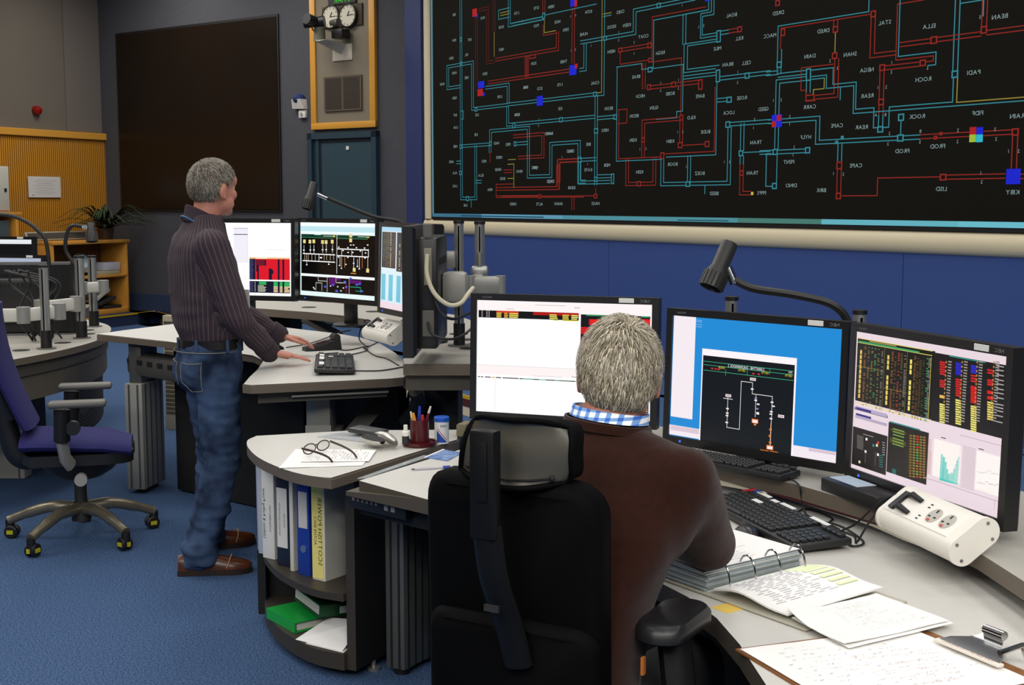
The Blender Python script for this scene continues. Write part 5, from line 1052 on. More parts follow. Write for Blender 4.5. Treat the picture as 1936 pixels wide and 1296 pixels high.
monitor('narrow seen monitor with pale blue panels beside the wiring diagrams', (-.475, 5.66, 1.278), -63, 2, .6, .375, 'fr', 'neck', zb=.952)
em = monitor('black monitor seen edge on with a cream cable in its back', (-.396, 5.03, 1.245), -91.5, 0, .56, .445, None, None, None, False, False, zb=.952, deep=.085, hump=(.84, .95, .012))
m = MB(); m.box((.2415, .085, .385), (.012, .03, .14), bev=.003); m.build('port_block', mat('port_beige', '8c8878', .5), em, world=False, smooth=0)
m = MB(); m.box((.2415, .085, .17), (.012, .045, .10), bev=.003); m.build('power_inlet', mat('port_grey', '5c5a54', .5), em, world=False, smooth=0)
m = MB(); m.box((.2415, .085, .52), (.012, .035, .05), bev=.003); m.build('side_hatch', mat('port_grey', '5c5a54', .5), em, world=False, smooth=0)
m = MB(); m.box((0, .17, .293), (.12, .10, .12), bev=.02); m.build('mount_bracket', M_alud, em, world=False)
m = MB(); m.tube(bez([(-.318, 4.765, 1.385), (-.318, 4.75, 1.31), (-.29, 4.74, 1.24), (-.24, 4.74, 1.198), (-.195, 4.76, 1.20), (-.165, 4.80, 1.235), (-.15, 4.88, 1.25)], 8), .0085, 10)
solo('cream_cable', m, mat('cream_cable', 'c8c0a4', .5), 'thick cream cable looping from the back of the edge on monitor', 'cable')
m = MB(); m.tube(bez([(-.318, 4.765, 1.13), (-.30, 4.75, 1.085), (-.24, 4.76, 1.065), (-.19, 4.85, 1.07), (-.14, 5.0, 1.10)], 8), .005, 8); m.tube(bez([(-.31, 4.765, 1.27), (-.27, 4.75, 1.17), (-.22, 4.78, 1.14), (-.16, 4.95, 1.15)], 8), .006, 8)
solo('black_cable', m, M_black, 'black leads hanging below the cream cable', 'cable')
lp_ = pole('left of the two tall aluminium poles by the blue wall', -.232, 5.55, .95, 1.487, .021)
pole('right of the two tall aluminium poles by the blue wall', -.142, 5.60, .95, 1.483, .022)
aw = thing('monitor_mount', 'grey jointed monitor arm reaching right from the tall poles', 'mount', (-.16, 5.3, 1.2), 0, None)
m = MB(); m.box((-.108, 5.28, 1.235), (.12, .05, .075), bev=.01); m.build('link', mat('arm_grey', '9a9994', .4, .4), aw)
for x, y in ((-.172, 5.27), (-.048, 5.28)):
    m = MB(); m.cyl((x, y, 1.185), (x, y, 1.275), .022, n=18); m.build('joint', mat('arm_grey', '9a9994', .4, .4), aw)
m = MB(); m.cyl((-.20, 5.25, 1.185), (-.20, 5.25, 1.275), .022, n=18)
m.box((-.21, 5.2, 1.225), (.05, .1, .05), bev=.01); m.cyl((-.215, 5.17, 1.225), (-.215, 5.11, 1.225), .03, n=18)
m.build('joint', mat('arm_grey', '9a9994', .4, .4), aw)
m = MB(); m.cyl((-.250, 5.06, 1.225), (-.225, 5.06, 1.225), .05, .055, 24); m.box((-.235, 5.10, 1.225), (.03, .10, .05), bev=.01); m.build('swivel_disc', M_alu, aw)
m = MB(); m.box((-.142, 5.59, 1.275), (.075, .085, .05), bev=.012); m.box((-.15, 5.45, 1.245), (.05, .24, .04), bev=.01); m.build('pole_clamp', M_alu, aw)
m = MB(); m.cyl((-.142, 5.565, 1.28), (-.142, 5.565, 1.36), .012, n=14); m.build('clamp_lever', M_alu, aw)
m = MB(); m.box((-.29, 5.53, 1.33), (.09, .07, .075), bev=.01); m.build('clamp', mat('arm_grey', '9a9994', .4, .4), lp_)
gooseneck('dark gooseneck lamp leaning left over the wiring diagram monitor', (-.50, 6.6, .95), [(-.45, 6.75, .953), (-.46, 6.72, 1.30), (-.56, 6.66, 1.46), (-.72, 6.6, 1.505), (-.87, 6.6, 1.565), (-.965, 6.6, 1.605)], (-1.045, 6.6, 1.60), (-.28, -.25, -1), .0105, .085, .030)
# things on the standing desk
def keyboard(label, x, y, z, L, D, rz, group='black keyboards', marks=(), tilt=.05, keysz=(18, 6)):
    o = thing('keyboard', label, 'keyboard', (x, y, z), rz, group)
    m = MB(); T = Matrix.Rotation(tilt, 4, 'X'); 
    m.M = Matrix.Translation((0, 0, .004 + D / 2 * math.sin(tilt))) @ T
    m.box((0, 0, .010), (L, D, .020), bev=.006); m.build('body', mat('keyboard_black', '191a1b', .5), o, world=False)
    k = MB(); k.M = m.M
    nx, ny = keysz
    gx, gy = L * .96 / nx, D * .9 / ny
    for i in range(nx):
        for j in range(ny):
            if i in (nx - 5,) or (j == ny - 2 and i > nx - 5):
                continue
            if j == 0 and 3 < i < 9:
                if i == 4:
                    k.box((-L * .48 + gx * 6.5, -D * .45 + gy * .5, .024), (gx * 4.6, gy * .8, .009), bev=.002, seg=1)
                continue
            k.box((-L * .48 + gx * (i + .5), -D * .45 + gy * (j + .5), .024), (gx * .82, gy * .8, .009), bev=.002, seg=1)
    k.build('key_buttons', mat('key_black', '222324', .45), o, world=False)
    for (u, v, w, h, c) in marks:
        s = MB(); s.M = m.M; s.box((u * L, v * D, .030), (w * L, h * D, .002)); s.build('white_strip' if c == 'eeeeea' else 'coloured_key', mat('strip_' + c, c, .5), o, world=False, smooth=0)
    return o
keyboard('black keyboard on the raised desk near the standing man', -.775, 5.50, .86, .52, .17, R(98), marks=((.17, .1, .04, .12, 'eeeeea'), (-.30, .33, .16, .12, 'eeeeea'), (.05, .33, .16, .12, 'eeeeea'), (.25, .33, .10, .12, 'eeeeea')), keysz=(17, 5))
def power_strip(label, x, y, z, rz, L=.37, tilt=.55, n=2):
    """white desk power block with plugs and sockets; long axis = local x, face tipped towards -Y"""
    o = thing('power_block', label, 'power block', (x, y, z), rz, 'white desk power blocks')
    m = MB(); r1 = .032; d1 = .034
    prof = []
    for k in range(25):
        a = math.pi * 2 * k / 24
    sec = [( d1 * (1 if math.cos(a) >= 0 else -1) + r1 * math.cos(a), r1 * math.sin(a)) for a in [math.pi * 2 * k / 28 for k in range(28)]]
    T = Matrix.Translation((0, 0, .076)) @ Matrix.Rotation(tilt, 4, 'X')
    m.M = T
    rs = [[(xx, p[0], p[1]) for p in sec] for xx in (-L / 2, L / 2)]
    m.rings(rs); b_ = m.build('body', M_white, o, world=False, smooth=50)
    for s in (-1, 1):
        m = MB(); m.M = T
        m.rings([[(s * L / 2, p[0] * 1.03, p[1] * 1.05) for p in sec], [(s * (L / 2 + .012), p[0] * 1.03, p[1] * 1.05) for p in sec]])
        e_ = m.build('end_cap', M_white, o, world=False, smooth=50)
    m = MB(); m.M = T
    for s in (1,):
        for p in ((.049, .015), (.038, -.022), (-.049, -.015), (-.038, .022)):
            m.cyl((s * (L / 2 + .010), p[0], p[1]), (s * (L / 2 + .0135), p[0], p[1]), .004, n=10)
    m.build('screw', mat('screw_grey', '8c8c88', .4, .5), e_, world=False)
    m = MB(); m.M = T; m.box((-.01, 0, r1 + .0005), (L * .9, .072, .003)); f_ = m.build('face_plate', mat('face_white', 'efebe2', .4), o, world=False, smooth=0)
    for k in range(n):
        cx = L * .10 + k * .056
        m = MB(); m.M = T; m.lathe([(0, 0), (.022, 0), (.022, .003), (0, .003)], (cx, 0, r1 + .001), 28); s_ = m.build('socket', mat('socket_grey', 'b9b5ac', .4), o, world=False)
        m = MB(); m.M = T
        m.box((cx, .013, r1 + .0045), (.004, .009, .002)); m.box((cx - .011, -.006, r1 + .0045), (.007, .004, .002)); m.box((cx + .011, -.006, r1 + .0045), (.007, .004, .002)); m.build('pin_hole', M_black, s_, world=False, smooth=0)
        m = MB(); m.M = T; m.box((cx - .003, -.017, r1 + .0045), (.010, .006, .002)); m.build('red_fuse_mark', mat('red_mark', 'c04a40', .5), s_, world=False, smooth=0)
    for s in (-1, 1):
        m = MB(); m.M = T; m.tube([(-L * .37, s * .02, r1 + .006), (-L * .27, s * .022, r1 + .016), (-L * .17, s * .022, r1 + .004)], [.004, .008, .006], 10); m.build('lead_plug', M_black, o, world=False)
    m = MB(); m.M = T; m.box((-L * .40, 0, r1 + .006), (.02, .06, .008), bev=.002); m.build('clip', M_black, o, world=False)
    m = MB(); m.M = T
    for s in (-1, 1):
        for t in (-.005, .005):
            m.box((L * -.04, s * .02 + t, r1 + .0025), (.008, .003, .002))
    m.build('usb_slot', M_black, o, world=False, smooth=0)
    m = MB(); m.box((0, .035, .068), (L * .5, .05, .022), bev=.004); m.build('foot_bracket', mat('foot_dark', '2a2a2a', .5), o, world=False)
    return o
power_strip('white power block on the raised desk by the edge on monitor', -.587, 5.89, .906, R(-63), .30, .62)
o = thing('desk_phone', 'black handset lying on the raised desk behind the keyboard', 'phone', (-.93, 6.16, .86), R(28))
m = MB(); m.add([(-.09, -.03, 0), (.09, -.04, 0), (.09, .04, 0), (-.09, .03, 0), (-.09, -.025, .018), (.085, -.035, .055), (.085, .035, .055), (-.09, .025, .018)], [(0, 3, 2, 1), (4, 5, 6, 7), (0, 1, 5, 4), (1, 2, 6, 5), (2, 3, 7, 6), (3, 0, 4, 7)]); m.build('body', M_black, o, world=False, smooth=20)
m = MB(); m.cyl((.07, -.03, .06), (.07, .03, .06), .018); m.build('earpiece', mat('phone_dark', '2c2828', .4), o, world=False)
m = MB(); m.box((-.0, 0, .040), (.05, .03, .004), rot=Matrix.Rotation(-.21, 3, 'Y')); m.build('key_pad', mat('pad_maroon', '4a2028', .5), o, world=False)
def mouse(label, x, y, z, rz):
    o = thing('computer_mouse', label, 'mouse', (x, y, z), rz, 'computer mice')
    m = MB(); rs = []
    for k in range(9):
        t = k / 8; xx = -.055 + .11 * t; s = math.sin(math.pi * (.06 + .88 * t)) ** .6
        rs.append([(xx, .031 * s * math.cos(a), max(0, .036 * s * (.75 + .3 * (1 - t)) * math.sin(a))) for a in [2 * math.pi * i / 18 for i in range(18)]])
    m.rings(rs); m.build('shell', mat('mouse_black', '141416', .35), o, world=False, smooth=60)
    m = MB(); m.cyl((.025, -.004, .027), (.025, .004, .027), .010); m.build('wheel', M_dark, o, world=False)
    return o
mouse('black mouse under the standing man left hand', -1.17, 6.17, .86, R(35))
m = MB(); m.prism([(-1.36, 6.55), (-1.2, 6.62), (-1.24, 6.78), (-1.40, 6.72)], .8605, .8635); solo('loose_sheet', m, M_paper, 'small white sheet beside the standing man mouse', 'paper', smooth=0)
m = MB()
m.tube(bez([(-1.11, 6.2, .868), (-1.03, 6.36, .868), (-.98, 6.62, .868), (-.955, 6.86, .869), (-.90, 7.03, .869)], 8), .003, 6)
m.tube(bez([(-.86, 6.17, .866), (-.80, 6.12, .864), (-.72, 6.3, .864), (-.70, 6.1, .88), (-.64, 6.25, .90)], 8), .003, 6)
m.tube(bez([(-.83, 6.02, .864), (-.90, 5.95, .864), (-.80, 5.88, .864), (-.70, 6.08, .866), (-.73, 6.2, .866), (-.64, 5.9, .864), (-.58, 5.8, .864), (-.50, 5.55, .864)], 8), .003, 6)
m.tube(bez([(-.72, 6.24, .866), (-.77, 6.35, .90), (-.76, 6.5, .97), (-.70, 6.28, .99), (-.68, 6.15, .97)], 8), .003, 6)
m.tube(bez([(-.70, 5.36, .866), (-.62, 5.36, .864), (-.55, 5.38, .864), (-.47, 5.5, .864)], 8), .003, 6)
solo('thin_cable', m, M_black, 'thin black leads curling over the raised white desk', 'cable')
# vent panel beyond the standing desk
vp = thing('vent_panel', 'cream perforated panel behind the standing man desk', 'panel', (-2.35, 8.7, 0))
m = MB(); m.box((-2.30, 8.72, .40), (.24, .05, .80), rz=R(-25), bev=.004); v_ = m.build('panel_frame', mat('cream_metal2', 'a8a088', .5), vp)
m = MB(); rot = Matrix.Rotation(R(-25), 3, 'Z')
for i in range(12):
    for k in range(22):
        m.box(V((-2.30, 8.72, .40)) + rot @ V((-.10 + i * .018, -.026, -.28 + k * .030)), (.014, .003, .02), rot=rot)
m.build('mesh_pattern', mat('perf_dark', '4a4436', .6), v_, smooth=0)
# computers under the shelf
for k, (x, y, lab) in enumerate(((-.62, 6.9, 'black computer tower far under the raised shelf'), (-.02, 6.75, 'black computer tower under the raised shelf behind the tall poles'))):
    o = thing('computer_tower', lab, 'computer', (x, y, 0), R(-15), 'towers under the raised shelf')
    m = MB(); m.box((0, 0, .23), (.2, .45, .46), bev=.008); m.build('case', M_blackm, o, world=False)
    m = MB(); m.box((.04, -.227, .36), (.008, .004, .008)); m.build('status_light', mat('green_led', '203010', .4, emit=('b8d060', 1.0)), o, world=False, smooth=0)
m = MB(); rnd = random.Random(3)
for k in range(16):
    x, y = rnd.uniform(-.46, -.40), rnd.uniform(6.05, 6.4)
    m.tube(bez([(x, y, .80), (x + rnd.uniform(-.1, .12), y + rnd.uniform(-.1, .1), .6), (x + rnd.uniform(-.1, .12), y + .1, .3), (x + rnd.uniform(-.1, .12), y + .2, .02)], 5), .008, 6)
solo('cable_bundle', m, M_blackm, 'thick hanging bundle of black cables under the raised desk', 'cables')
m = MB(); m.tube(bez([(-.40, 5.20, .80), (-.39, 5.25, .74), (-.42, 5.33, .69), (-.46, 5.40, .64)], 8), .03, 10); solo('cable_hose', m, mat('hose_black', '1c1c1c', .6), 'ribbed black cable hose curling under the desk corner', 'hose')
# ------------------------------------------------------------------ quarter round bookcase
QT = [(-.195, 4.76), (-.195, 4.55), (-.565, 3.90)] + curve2([(-.565, 3.90), (-.66, 3.955), (-.755, 4.06), (-.86, 4.23), (-.935, 4.42), (-.965, 4.56)], 4)[1:] + [(-.95, 4.63), (-.60, 4.745)]
qb = thing('quarter_bookcase', 'quarter round dark bookcase with a white top between the two desks', 'bookcase', (-.55, 4.45, 0))
slab(QT, .72, .035, .006).build('top', [M_top, M_edge], qb)
M_bk = mat('bookcase_brown', '3a342c', .5)
M_bkd = mat('bookcase_black', '131211', .6)
SP = [(-.555, 4.06)] + curve2([(-.555, 4.06), (-.65, 4.11), (-.74, 4.205), (-.83, 4.345), (-.90, 4.51), (-.935, 4.66)], 4)[1:] + [(-.92, 4.70), (-.29, 4.68), (-.245, 4.62)]
for nm, z0, z1 in (('shelf', .27, .295), ('bottom_board', .035, .09)):
    m = MB(); m.prism(SP, z0, z1, bev=.003); m.build(nm, M_bk, qb)
m = MB()
pd = V((.465, .885, 0)).normalized(); pn_ = V((.885, -.465, 0)).normalized()
p0 = V((-.535, 4.07, 0))
m.prism([tuple((p0 + a)[:2]) for a in (pn_ * -.012, pn_ * .022, pn_ * .022 + pd * .66, pn_ * -.012 + pd * .66)], .035, .685, bev=.003); m.build('side_panel', M_bkd, qb)
m = MB(); m.prism([tuple((p0 + a)[:2]) for a in (pn_ * -.0125 - pd * .002, pn_ * .0225 - pd * .002, pn_ * .0225, pn_ * -.0125)], .034, .686); m.build('front_edging', M_bk, qb)
m = MB(); m.prism([(-.955, 4.64), (-.925, 4.64), (-.925, 4.71), (-.955, 4.71)], .035, .685); m.build('side_panel', M_bkd, qb)
m = MB(); m.prism([(-.955, 4.70), (-.25, 4.66), (-.25, 4.68), (-.955, 4.72)], .035, .685); m.build('back_panel', M_bkd, qb)
m = MB()
for x, y in ((-.47, 4.16), (-.87, 4.62), (-.3, 4.6)):
    m.cyl((x, y, 0), (x, y, .012), .022); m.cyl((x, y, .012), (x, y, .036), .008)
m.build('foot', M_alu, qb)

E30 = V((.82, -.57, 0)).normalized()   # along the spines
D30 = V((.57, .82, 0)).normalized()    # into the shelf
def binder(label, name, px, w, h, d, spine, cover, lean=0., texts=(), labels=(), ring=None, group='files on the middle shelf', z=.2955):
    """px: foot of the spine's left edge"""
    o = thing(name, label, 'binder', (px[0], px[1], z), math.atan2(E30.y, E30.x), group)
    T = Matrix.Rotation(lean, 4, 'Y')
    T = Matrix.Translation((max(0, -math.sin(lean) * 0), 0, abs(math.sin(lean)) * w)) @ T if lean else Matrix.Identity(4)
    c = MB(); c.M = T
    c.box((w / 2, .002, h / 2), (w, .004, h), bev=.001)
    s_ = c.build('spine', mat('spine_' + spine, spine, .45), o, world=False, smooth=30)
    c = MB(); c.M = T
    c.box((.0015, d / 2 + .004, h / 2), (.003, d, h)); c.box((w - .0015, d / 2 + .004, h / 2), (.003, d, h))
    c.build('cover', mat('cover_' + cover, cover, .5), o, world=False, smooth=0)
    c = MB(); c.M = T; c.box((w / 2, d / 2 + .012, h / 2 - .004), (w - .008, d - .03, h - .03)); c.build('pages', mat('page_block', 'd8d4ca', .8), o, world=False, smooth=0)
    for (x0, z0, x1, z1, col) in labels:
        c = MB(); c.M = T; c.box(((x0 + x1) / 2 * w, -.001, (z0 + z1) / 2 * h), ((x1 - x0) * w, .002, (z1 - z0) * h)); c.build('spine_label', mat('label_' + col, col, .7), s_, world=False, smooth=0)
    if texts:
        c = MB(); c.M = T
        for (t, x, zc, hh, wd) in texts:
            write(c, t, (x * w, -.0026, zc * h), hh, (0, 0, 1), (1, 0, 0), mirror=False, lift=0, wide=wd)
        c.build('spine_lettering', mat('ink_dark', '22201e', .7), s_, world=False, smooth=0)
    if ring:
        c = MB(); c.M = T; rr = Matrix.Rotation(R(90), 3, 'X')
        c.lathe([(.009, 0), (.013, 0), (.013, .003), (.009, .003)], (w / 2, -.0, ring * h), 20, rot=rr); r_ = c.build('finger_ring', M_chrome, s_, world=False)
        c = MB(); c.M = T; c.lathe([(0, 0), (.009, 0), (.009, .0015), (0, .0015)], (w / 2, -.0, ring * h), 16, rot=rr); c.build('finger_hole', M_black, r_, world=False)
    return o
binder('clear ring binder with a yellow lettered spine at the right end of the shelf', 'ring_binder', (-.682, 4.232), .058, .345, .26, 'e6e4da', 'c8c6bc', 0,
       texts=(('SCOTTISH POWER', .68, .50, .017, 1.12), ('ACTIVE ENCS', .30, .50, .011, 1.0)), labels=((.02, .02, .88, .96, 'f0e284'),))
binder('royal blue lever arch file with a finger ring beside the yellow spine', 'lever_arch_file', (-.742, 4.290), .056, .335, .26, '1a3c9c', '1a3c9c', 0,
       labels=((.14, .50, .86, .88, 'd2d0c8'),), ring=.28)
binder('navy file with a large white spine label', 'lever_arch_file', (-.835, 4.405), .062, .335, .24, '1c2438', '161c2e', 0,
       texts=(('ATAG CDS', .66, .50, .007, 1), ('Agreement operational V6', .30, .5, .007, 1)), labels=((.06, .2, .86, .84, 'e2e0da'),))
binder('thin cream folder squeezed beside the royal blue lever arch file', 'folder', (-.776, 4.330), .017, .345, .24, 'dedbce', 'd6d2c4', 0)
binder('white binder with bold lettering left of the navy file', 'ring_binder', (-.905, 4.500), .060, .335, .2, 'edebe4', 'e2e0d6', 0,
       texts=(('Utilities & Rolling Power', .22, .5, .012, 1), ('ACTION DIRECTORY', .70, .45, .007, 1)))
binder('thin navy and white folder behind the white lettered binder', 'folder', (-.932, 4.555), .03, .335, .10, 'b8bcc8', '2a3350', 0)
binder('slim pale blue folder at the left end of the shelf', 'folder', (-.945, 4.60), .022, .33, .04, '8f9cb4', '3a4868', 0)
# green binders and papers on the bottom board
gb2 = thing('ring_binder', 'bright green binder lying under the dark green one', 'binder', (-.72, 4.425, .0905), R(38), None)
m = MB(); m.box((0, 0, .0025), (.25, .21, .004)); m.box((0, 0, .036), (.25, .21, .004)); m.box((-.1235, 0, .019), (.004, .21, .036)); m.build('cover', mat('green_bright', '18a040', .35), gb2, world=False, smooth=0)
m = MB(); m.box((.005, -.0, .019), (.235, .195, .026)); m.build('pages', mat('page_block', 'd8d4ca', .8), gb2, world=False, smooth=0)
gb = thing('ring_binder', 'dark green binder with a white spine label on the bottom board', 'binder', (-.625, 4.42, .1295), R(30), None)
T = Matrix.Translation((0, 0, .012)) @ Matrix.Rotation(R(4), 4, 'Y')
m = MB(); m.M = T; m.box((0, 0, .0025), (.24, .25, .004)); m.box((0, 0, .044), (.24, .25, .004)); m.box((0, -.123, .023), (.24, .004, .044)); m.build('cover', mat('green_cover', '0a4a24', .4), gb, world=False, smooth=0)
m = MB(); m.M = T; m.box((0, .005, .023), (.23, .235, .032)); m.build('pages', mat('page_block', 'd8d4ca', .8), gb, world=False, smooth=0)
m = MB(); m.M = T; m.box((.03, -.1255, .023), (.15, .002, .024)); m.build('spine_label', mat('label_e2e0da', 'e2e0da', .7), gb, world=False, smooth=0)
m = MB(); m.add([(-.74, 4.20, .092), (-.565, 4.085, .092), (-.50, 4.20, .16), (-.64, 4.30, .135), (-.74, 4.20, .0935), (-.565, 4.085, .0935), (-.50, 4.20, .1615), (-.64, 4.30, .1365)], [(0, 3, 2, 1), (4, 5, 6, 7), (0, 1, 5, 4), (1, 2, 6, 5), (2, 3, 7, 6), (3, 0, 4, 7)])
solo('loose_papers', m, M_paper, 'folded white papers in front of the green binders', 'papers', smooth=0)
m = MB(); m.prism([(-.70, 4.165), (-.56, 4.075), (-.545, 4.12), (-.66, 4.20)], .0905, .0918); solo('loose_papers', m, M_paper, 'flat white sheet under the folded papers on the bottom board', 'papers', smooth=0)

# ------------------------------------------------------------------ near desk
ND_ = [(-.515, 3.86), (-.24, 3.61), (-.06, 3.45), (.10, 3.27), (.22, 3.05), (.32, 2.84), (.385, 2.70), (.425, 2.56), (.445, 2.40), (.455, 2.19), (.47, 1.75), (1.17, 1.75), (1.14, 2.4), (1.125, 2.66), (1.10, 2.92), (1.03, 3.18), (.96, 3.31), (.91, 3.42), (.80, 3.69), (.62, 3.86), (.35, 3.98), (.1, 4.03), (-.08, 4.2), (-.18, 4.43)]
nd = thing('control_desk', 'white crescent control desk in front of the seated man', 'desk', (.2, 3.5, 0))
slab(ND_, .72, .045, .032).build('worktop', [M_top, mat('taupe_edging_dark', '4e463b', .5)], nd)
rz = R(59)
m = MB(); m.box((-.337, 4.20, .345), (.21, .075, .645), rz=rz, bev=.003); l_ = m.build('leg', mat('leg_dark_alu', '6c6c68', .4, .5), nd)
m = MB(); rot = Matrix.Rotation(rz, 3, 'Z')
for k in range(5):
    for s in (-1, 1):
        m.box(V((-.337, 4.20, .345)) + rot @ V((-.08 + k * .04, s * .038, 0)), (.007, .003, .64), rot=rot)
for k in (-.018, .014):
    m.box(V((-.337, 4.20, .345)) + rot @ V((-.1055, k, 0)), (.003, .008, .64), rot=rot)
m.build('leg_grooves', mat('groove_black', '1c1c1b', .5), l_, smooth=0)
m = MB(); m.cyl((-.37, 4.14, 0), (-.37, 4.14, .025), .028); m.cyl((-.30, 4.26, 0), (-.30, 4.26, .025), .028); m.build('foot', M_black, l_)
m = MB(); m.box((-.405, 3.835, .652), (.26, .035, .052), rz=R(-42), bev=.003); cp_ = m.build('control_panel', M_black, nd)
rot = Matrix.Rotation(R(-42), 3, 'Z')
m = MB()
for k in range(6):
    m.box(V((-.405, 3.835, .652)) + rot @ V((-.105 + k * .021, -.0185, .004)), (.012, .002, .009), rot=rot)
m.build('button', mat('button_pale', '8a7c7a', .5), cp_, smooth=0)
for k in range(2):
    m = MB(); m.box(V((-.405, 3.835, .652)) + rot @ V((.045 + k * .03, -.0185, .0)), (.018, .002, .018), rot=rot, bev=.001); m.box(V((-.405, 3.835, .652)) + rot @ V((.045 + k * .03, -.0192, .0)), (.012, .002, .012), rot=rot); m.build('arrow_button', mat('button_grey', '9a9a96', .5), cp_, smooth=0)
m = MB(); m.prism([(-.48, 3.93), (-.25, 3.72), (-.1, 4.1), (-.22, 4.36)], .60, .678); m.build('apron', M_blackm, nd)
m = MB(); m.prism([(-.20, 4.30), (-.06, 4.10), (.12, 3.95), (.60, 3.78), (.88, 3.36), (1.02, 3.0), (1.06, 2.4), (1.08, 2.4), (1.05, 3.02), (.91, 3.39), (.62, 3.81), (.13, 3.98), (-.04, 4.13), (-.18, 4.33)], .06, .68); m.build('modesty_panel', M_blackm, nd)
m = MB(); m.box((.80, 1.9, .34), (.6, .10, .68)); m.build('leg', mat('leg_dark_alu', '6c6c68', .4, .5), nd)
NS_ = [(-.12, 4.03), (.1, 3.98), (.36, 3.89), (.589, 3.734), (.663, 3.622), (.783, 3.469), (.875, 3.30), (.934, 3.19), (1.0, 3.0), (1.044, 2.772), (1.058, 2.553), (1.06, 2.0), (1.55, 2.0), (1.53, 2.7), (1.42, 3.3), (1.18, 3.85), (.85, 4.2), (.4, 4.44), (-.08, 4.50)]
ns = thing('monitor_shelf', 'curved grey shelf carrying three monitors in front of the seated man', 'shelf', (.9, 3.7, 0))
slab(NS_, .80, .04).build('shelf_board', [M_ledge, M_edge], ns)
m = MB(); m.box((.35, 4.25, .38), (.5, .10, .76), rz=R(-20)); m.build('support_frame', M_blackm, ns)
m = MB(); m.box((1.28, 3.1, .38), (.10, .5, .76)); m.build('support_frame', M_blackm, ns)
monitor('monitor with a white spreadsheet behind the seated man head', (.164, 4.135, 1.066), -19.9, 2, .6, .375, 'nl', 'neck', zb=.80)
monitor('monitor with a blue desktop and one line diagram window', (.703, 3.70, 1.043), -46.5, 1.9, .6, .375, 'nc', 'neck', zb=.80)
monitor('rightmost monitor tiled with tables and a turquoise graph', (1.027, 3.138, 1.044), -71.6, 1, .6, .375, 'nr', 'neck', zb=.80)
pole('pole end rising behind the blue desktop monitor', .715, 4.12, .8, 1.262, .02)
pole('pole end rising behind the gap beside the rightmost monitor', 1.045, 3.80, .8, 1.245, .02)
gooseneck('black gooseneck lamp with a ribbed head over the near monitors', (1.0, 3.70, .8), [(1.0, 3.72, .803), (1.015, 3.78, 1.12), (1.005, 3.78, 1.22), (.955, 3.78, 1.275), (.85, 3.8, 1.302), (.735, 3.85, 1.318), (.675, 3.88, 1.345)], (.630, 3.88, 1.372), (-.42, -.25, -.9), .0125, .095, .037)
KZ = .72
keyboard('large black keyboard with white strips beside the open ring binder', .692, 3.305, KZ, .53, .165, R(-73.7), marks=((-.34, .44, .13, .08, 'eeeeea'), (-.20, .40, .06, .08, 'eeeeea'), (-.08, .43, .13, .08, 'eeeeea'), (.24, .43, .16, .08, 'eeeeea'), (-.24, .14, .08, .09, 'eeeeea'), (-.465, .42, .035, .12, 'c83030'), (-.425, .45, .035, .12, '2c50b0'), (-.385, .47, .035, .12, 'd8d4c0'), (-.47, .30, .03, .10, 'b03030')), keysz=(21, 7))
keyboard('second black keyboard pushed under the blue desktop monitor', .646, 3.646, .80, .40, .10, R(-46.5), keysz=(18, 6), tilt=.01)
power_strip('white power block with two sockets beside the rightmost monitor', .985, 2.895, .757, R(-77), .30, .62)
o = thing('network_router', 'flat black box with papers on it under the rightmost monitor', 'router', (.918, 3.285, .80), R(-71))
m = MB(); m.box((0, 0, .018), (.25, .08, .036), bev=.004); m.build('case', M_black, o, world=False)
m = MB(); m.box((-.05, .01, .0367), (.13, .06, .001)); m.build('label_strip', mat('label_blue', 'b8c8d8', .6), o, world=False, smooth=0)
mouse('black mouse beside the seated man right sleeve', .605, 3.20, .72, R(100))
m = MB()
m.tube(bez([(.63, 3.25, .7245), (.645, 3.30, .7245), (.66, 3.16, .7245), (.60, 3.36, .7245), (.575, 3.50, .7245), (.60, 3.66, .7245)], 8), .0028, 6)
m.tube(bez([(.80, 3.36, .7245), (.87, 3.30, .7245), (.89, 3.14, .7245), (.85, 3.10, .7245), (.85, 3.22, .7245), (.88, 3.18, .76), (.91, 3.10, .83), (.93, 3.06, .86)], 8), .0028, 6)
m.tube(bez([(.79, 3.45, .7245), (.83, 3.48, .7245), (.87, 3.38, .7245), (.84, 3.30, .7245), (.88, 3.20, .7245), (.87, 3.13, .7245), (.90, 3.11, .79), (.94, 3.05, .87)], 8), .0028, 6)
m.tube(bez([(.72, 3.60, .806), (.77, 3.53, .806), (.79, 3.44, .805), (.80, 3.44, .77), (.81, 3.43, .7245), (.83, 3.36, .7245), (.86, 3.26, .7245)], 8), .0028, 6)
solo('thin_cable', m, M_black, 'thin black leads tangled between the large keyboard and power block', 'cable')

# open ring binder; s along the rings, p across the page towards the viewer
RC = V((.556, 2.795, .72)); s_ = V((.816, .577, 0)).normalized(); p_ = V((.577, -.816, 0)).normalized()
RM = Matrix((s_, p_ * -1, V((0, 0, 1)))).transposed()
rb = thing('ring_binder', 'open four ring binder of plastic wallets under the seated man elbow', 'binder', tuple(RC), 0)
def bp(a, b, z):
    return RC + s_ * a + p_ * b + V((0, 0, z))
m = MB(); m.box(bp(0, .02, .0035), (.32, .53, .004), rot=RM, bev=.001); m.build('cover', mat('binder_cover', 'b8b4a4', .5), rb, smooth=0)
m = MB(); rnd = random.Random(2)
for k in range(11):
    z = .006 + k * .0042
    m.box(bp(rnd.uniform(-.003, .003), -.118 + rnd.uniform(-.004, .004), z), (.30, .215, .0036), rot=RM)
    m.cur = (m.cur + 1) % 3
m.build('page_stack', [mat('wallet_page', 'c9ccc8', .5), mat('wallet_page2', 'aab4b8', .5), mat('wallet_page3', '8f9a98', .5)], rb, smooth=0)
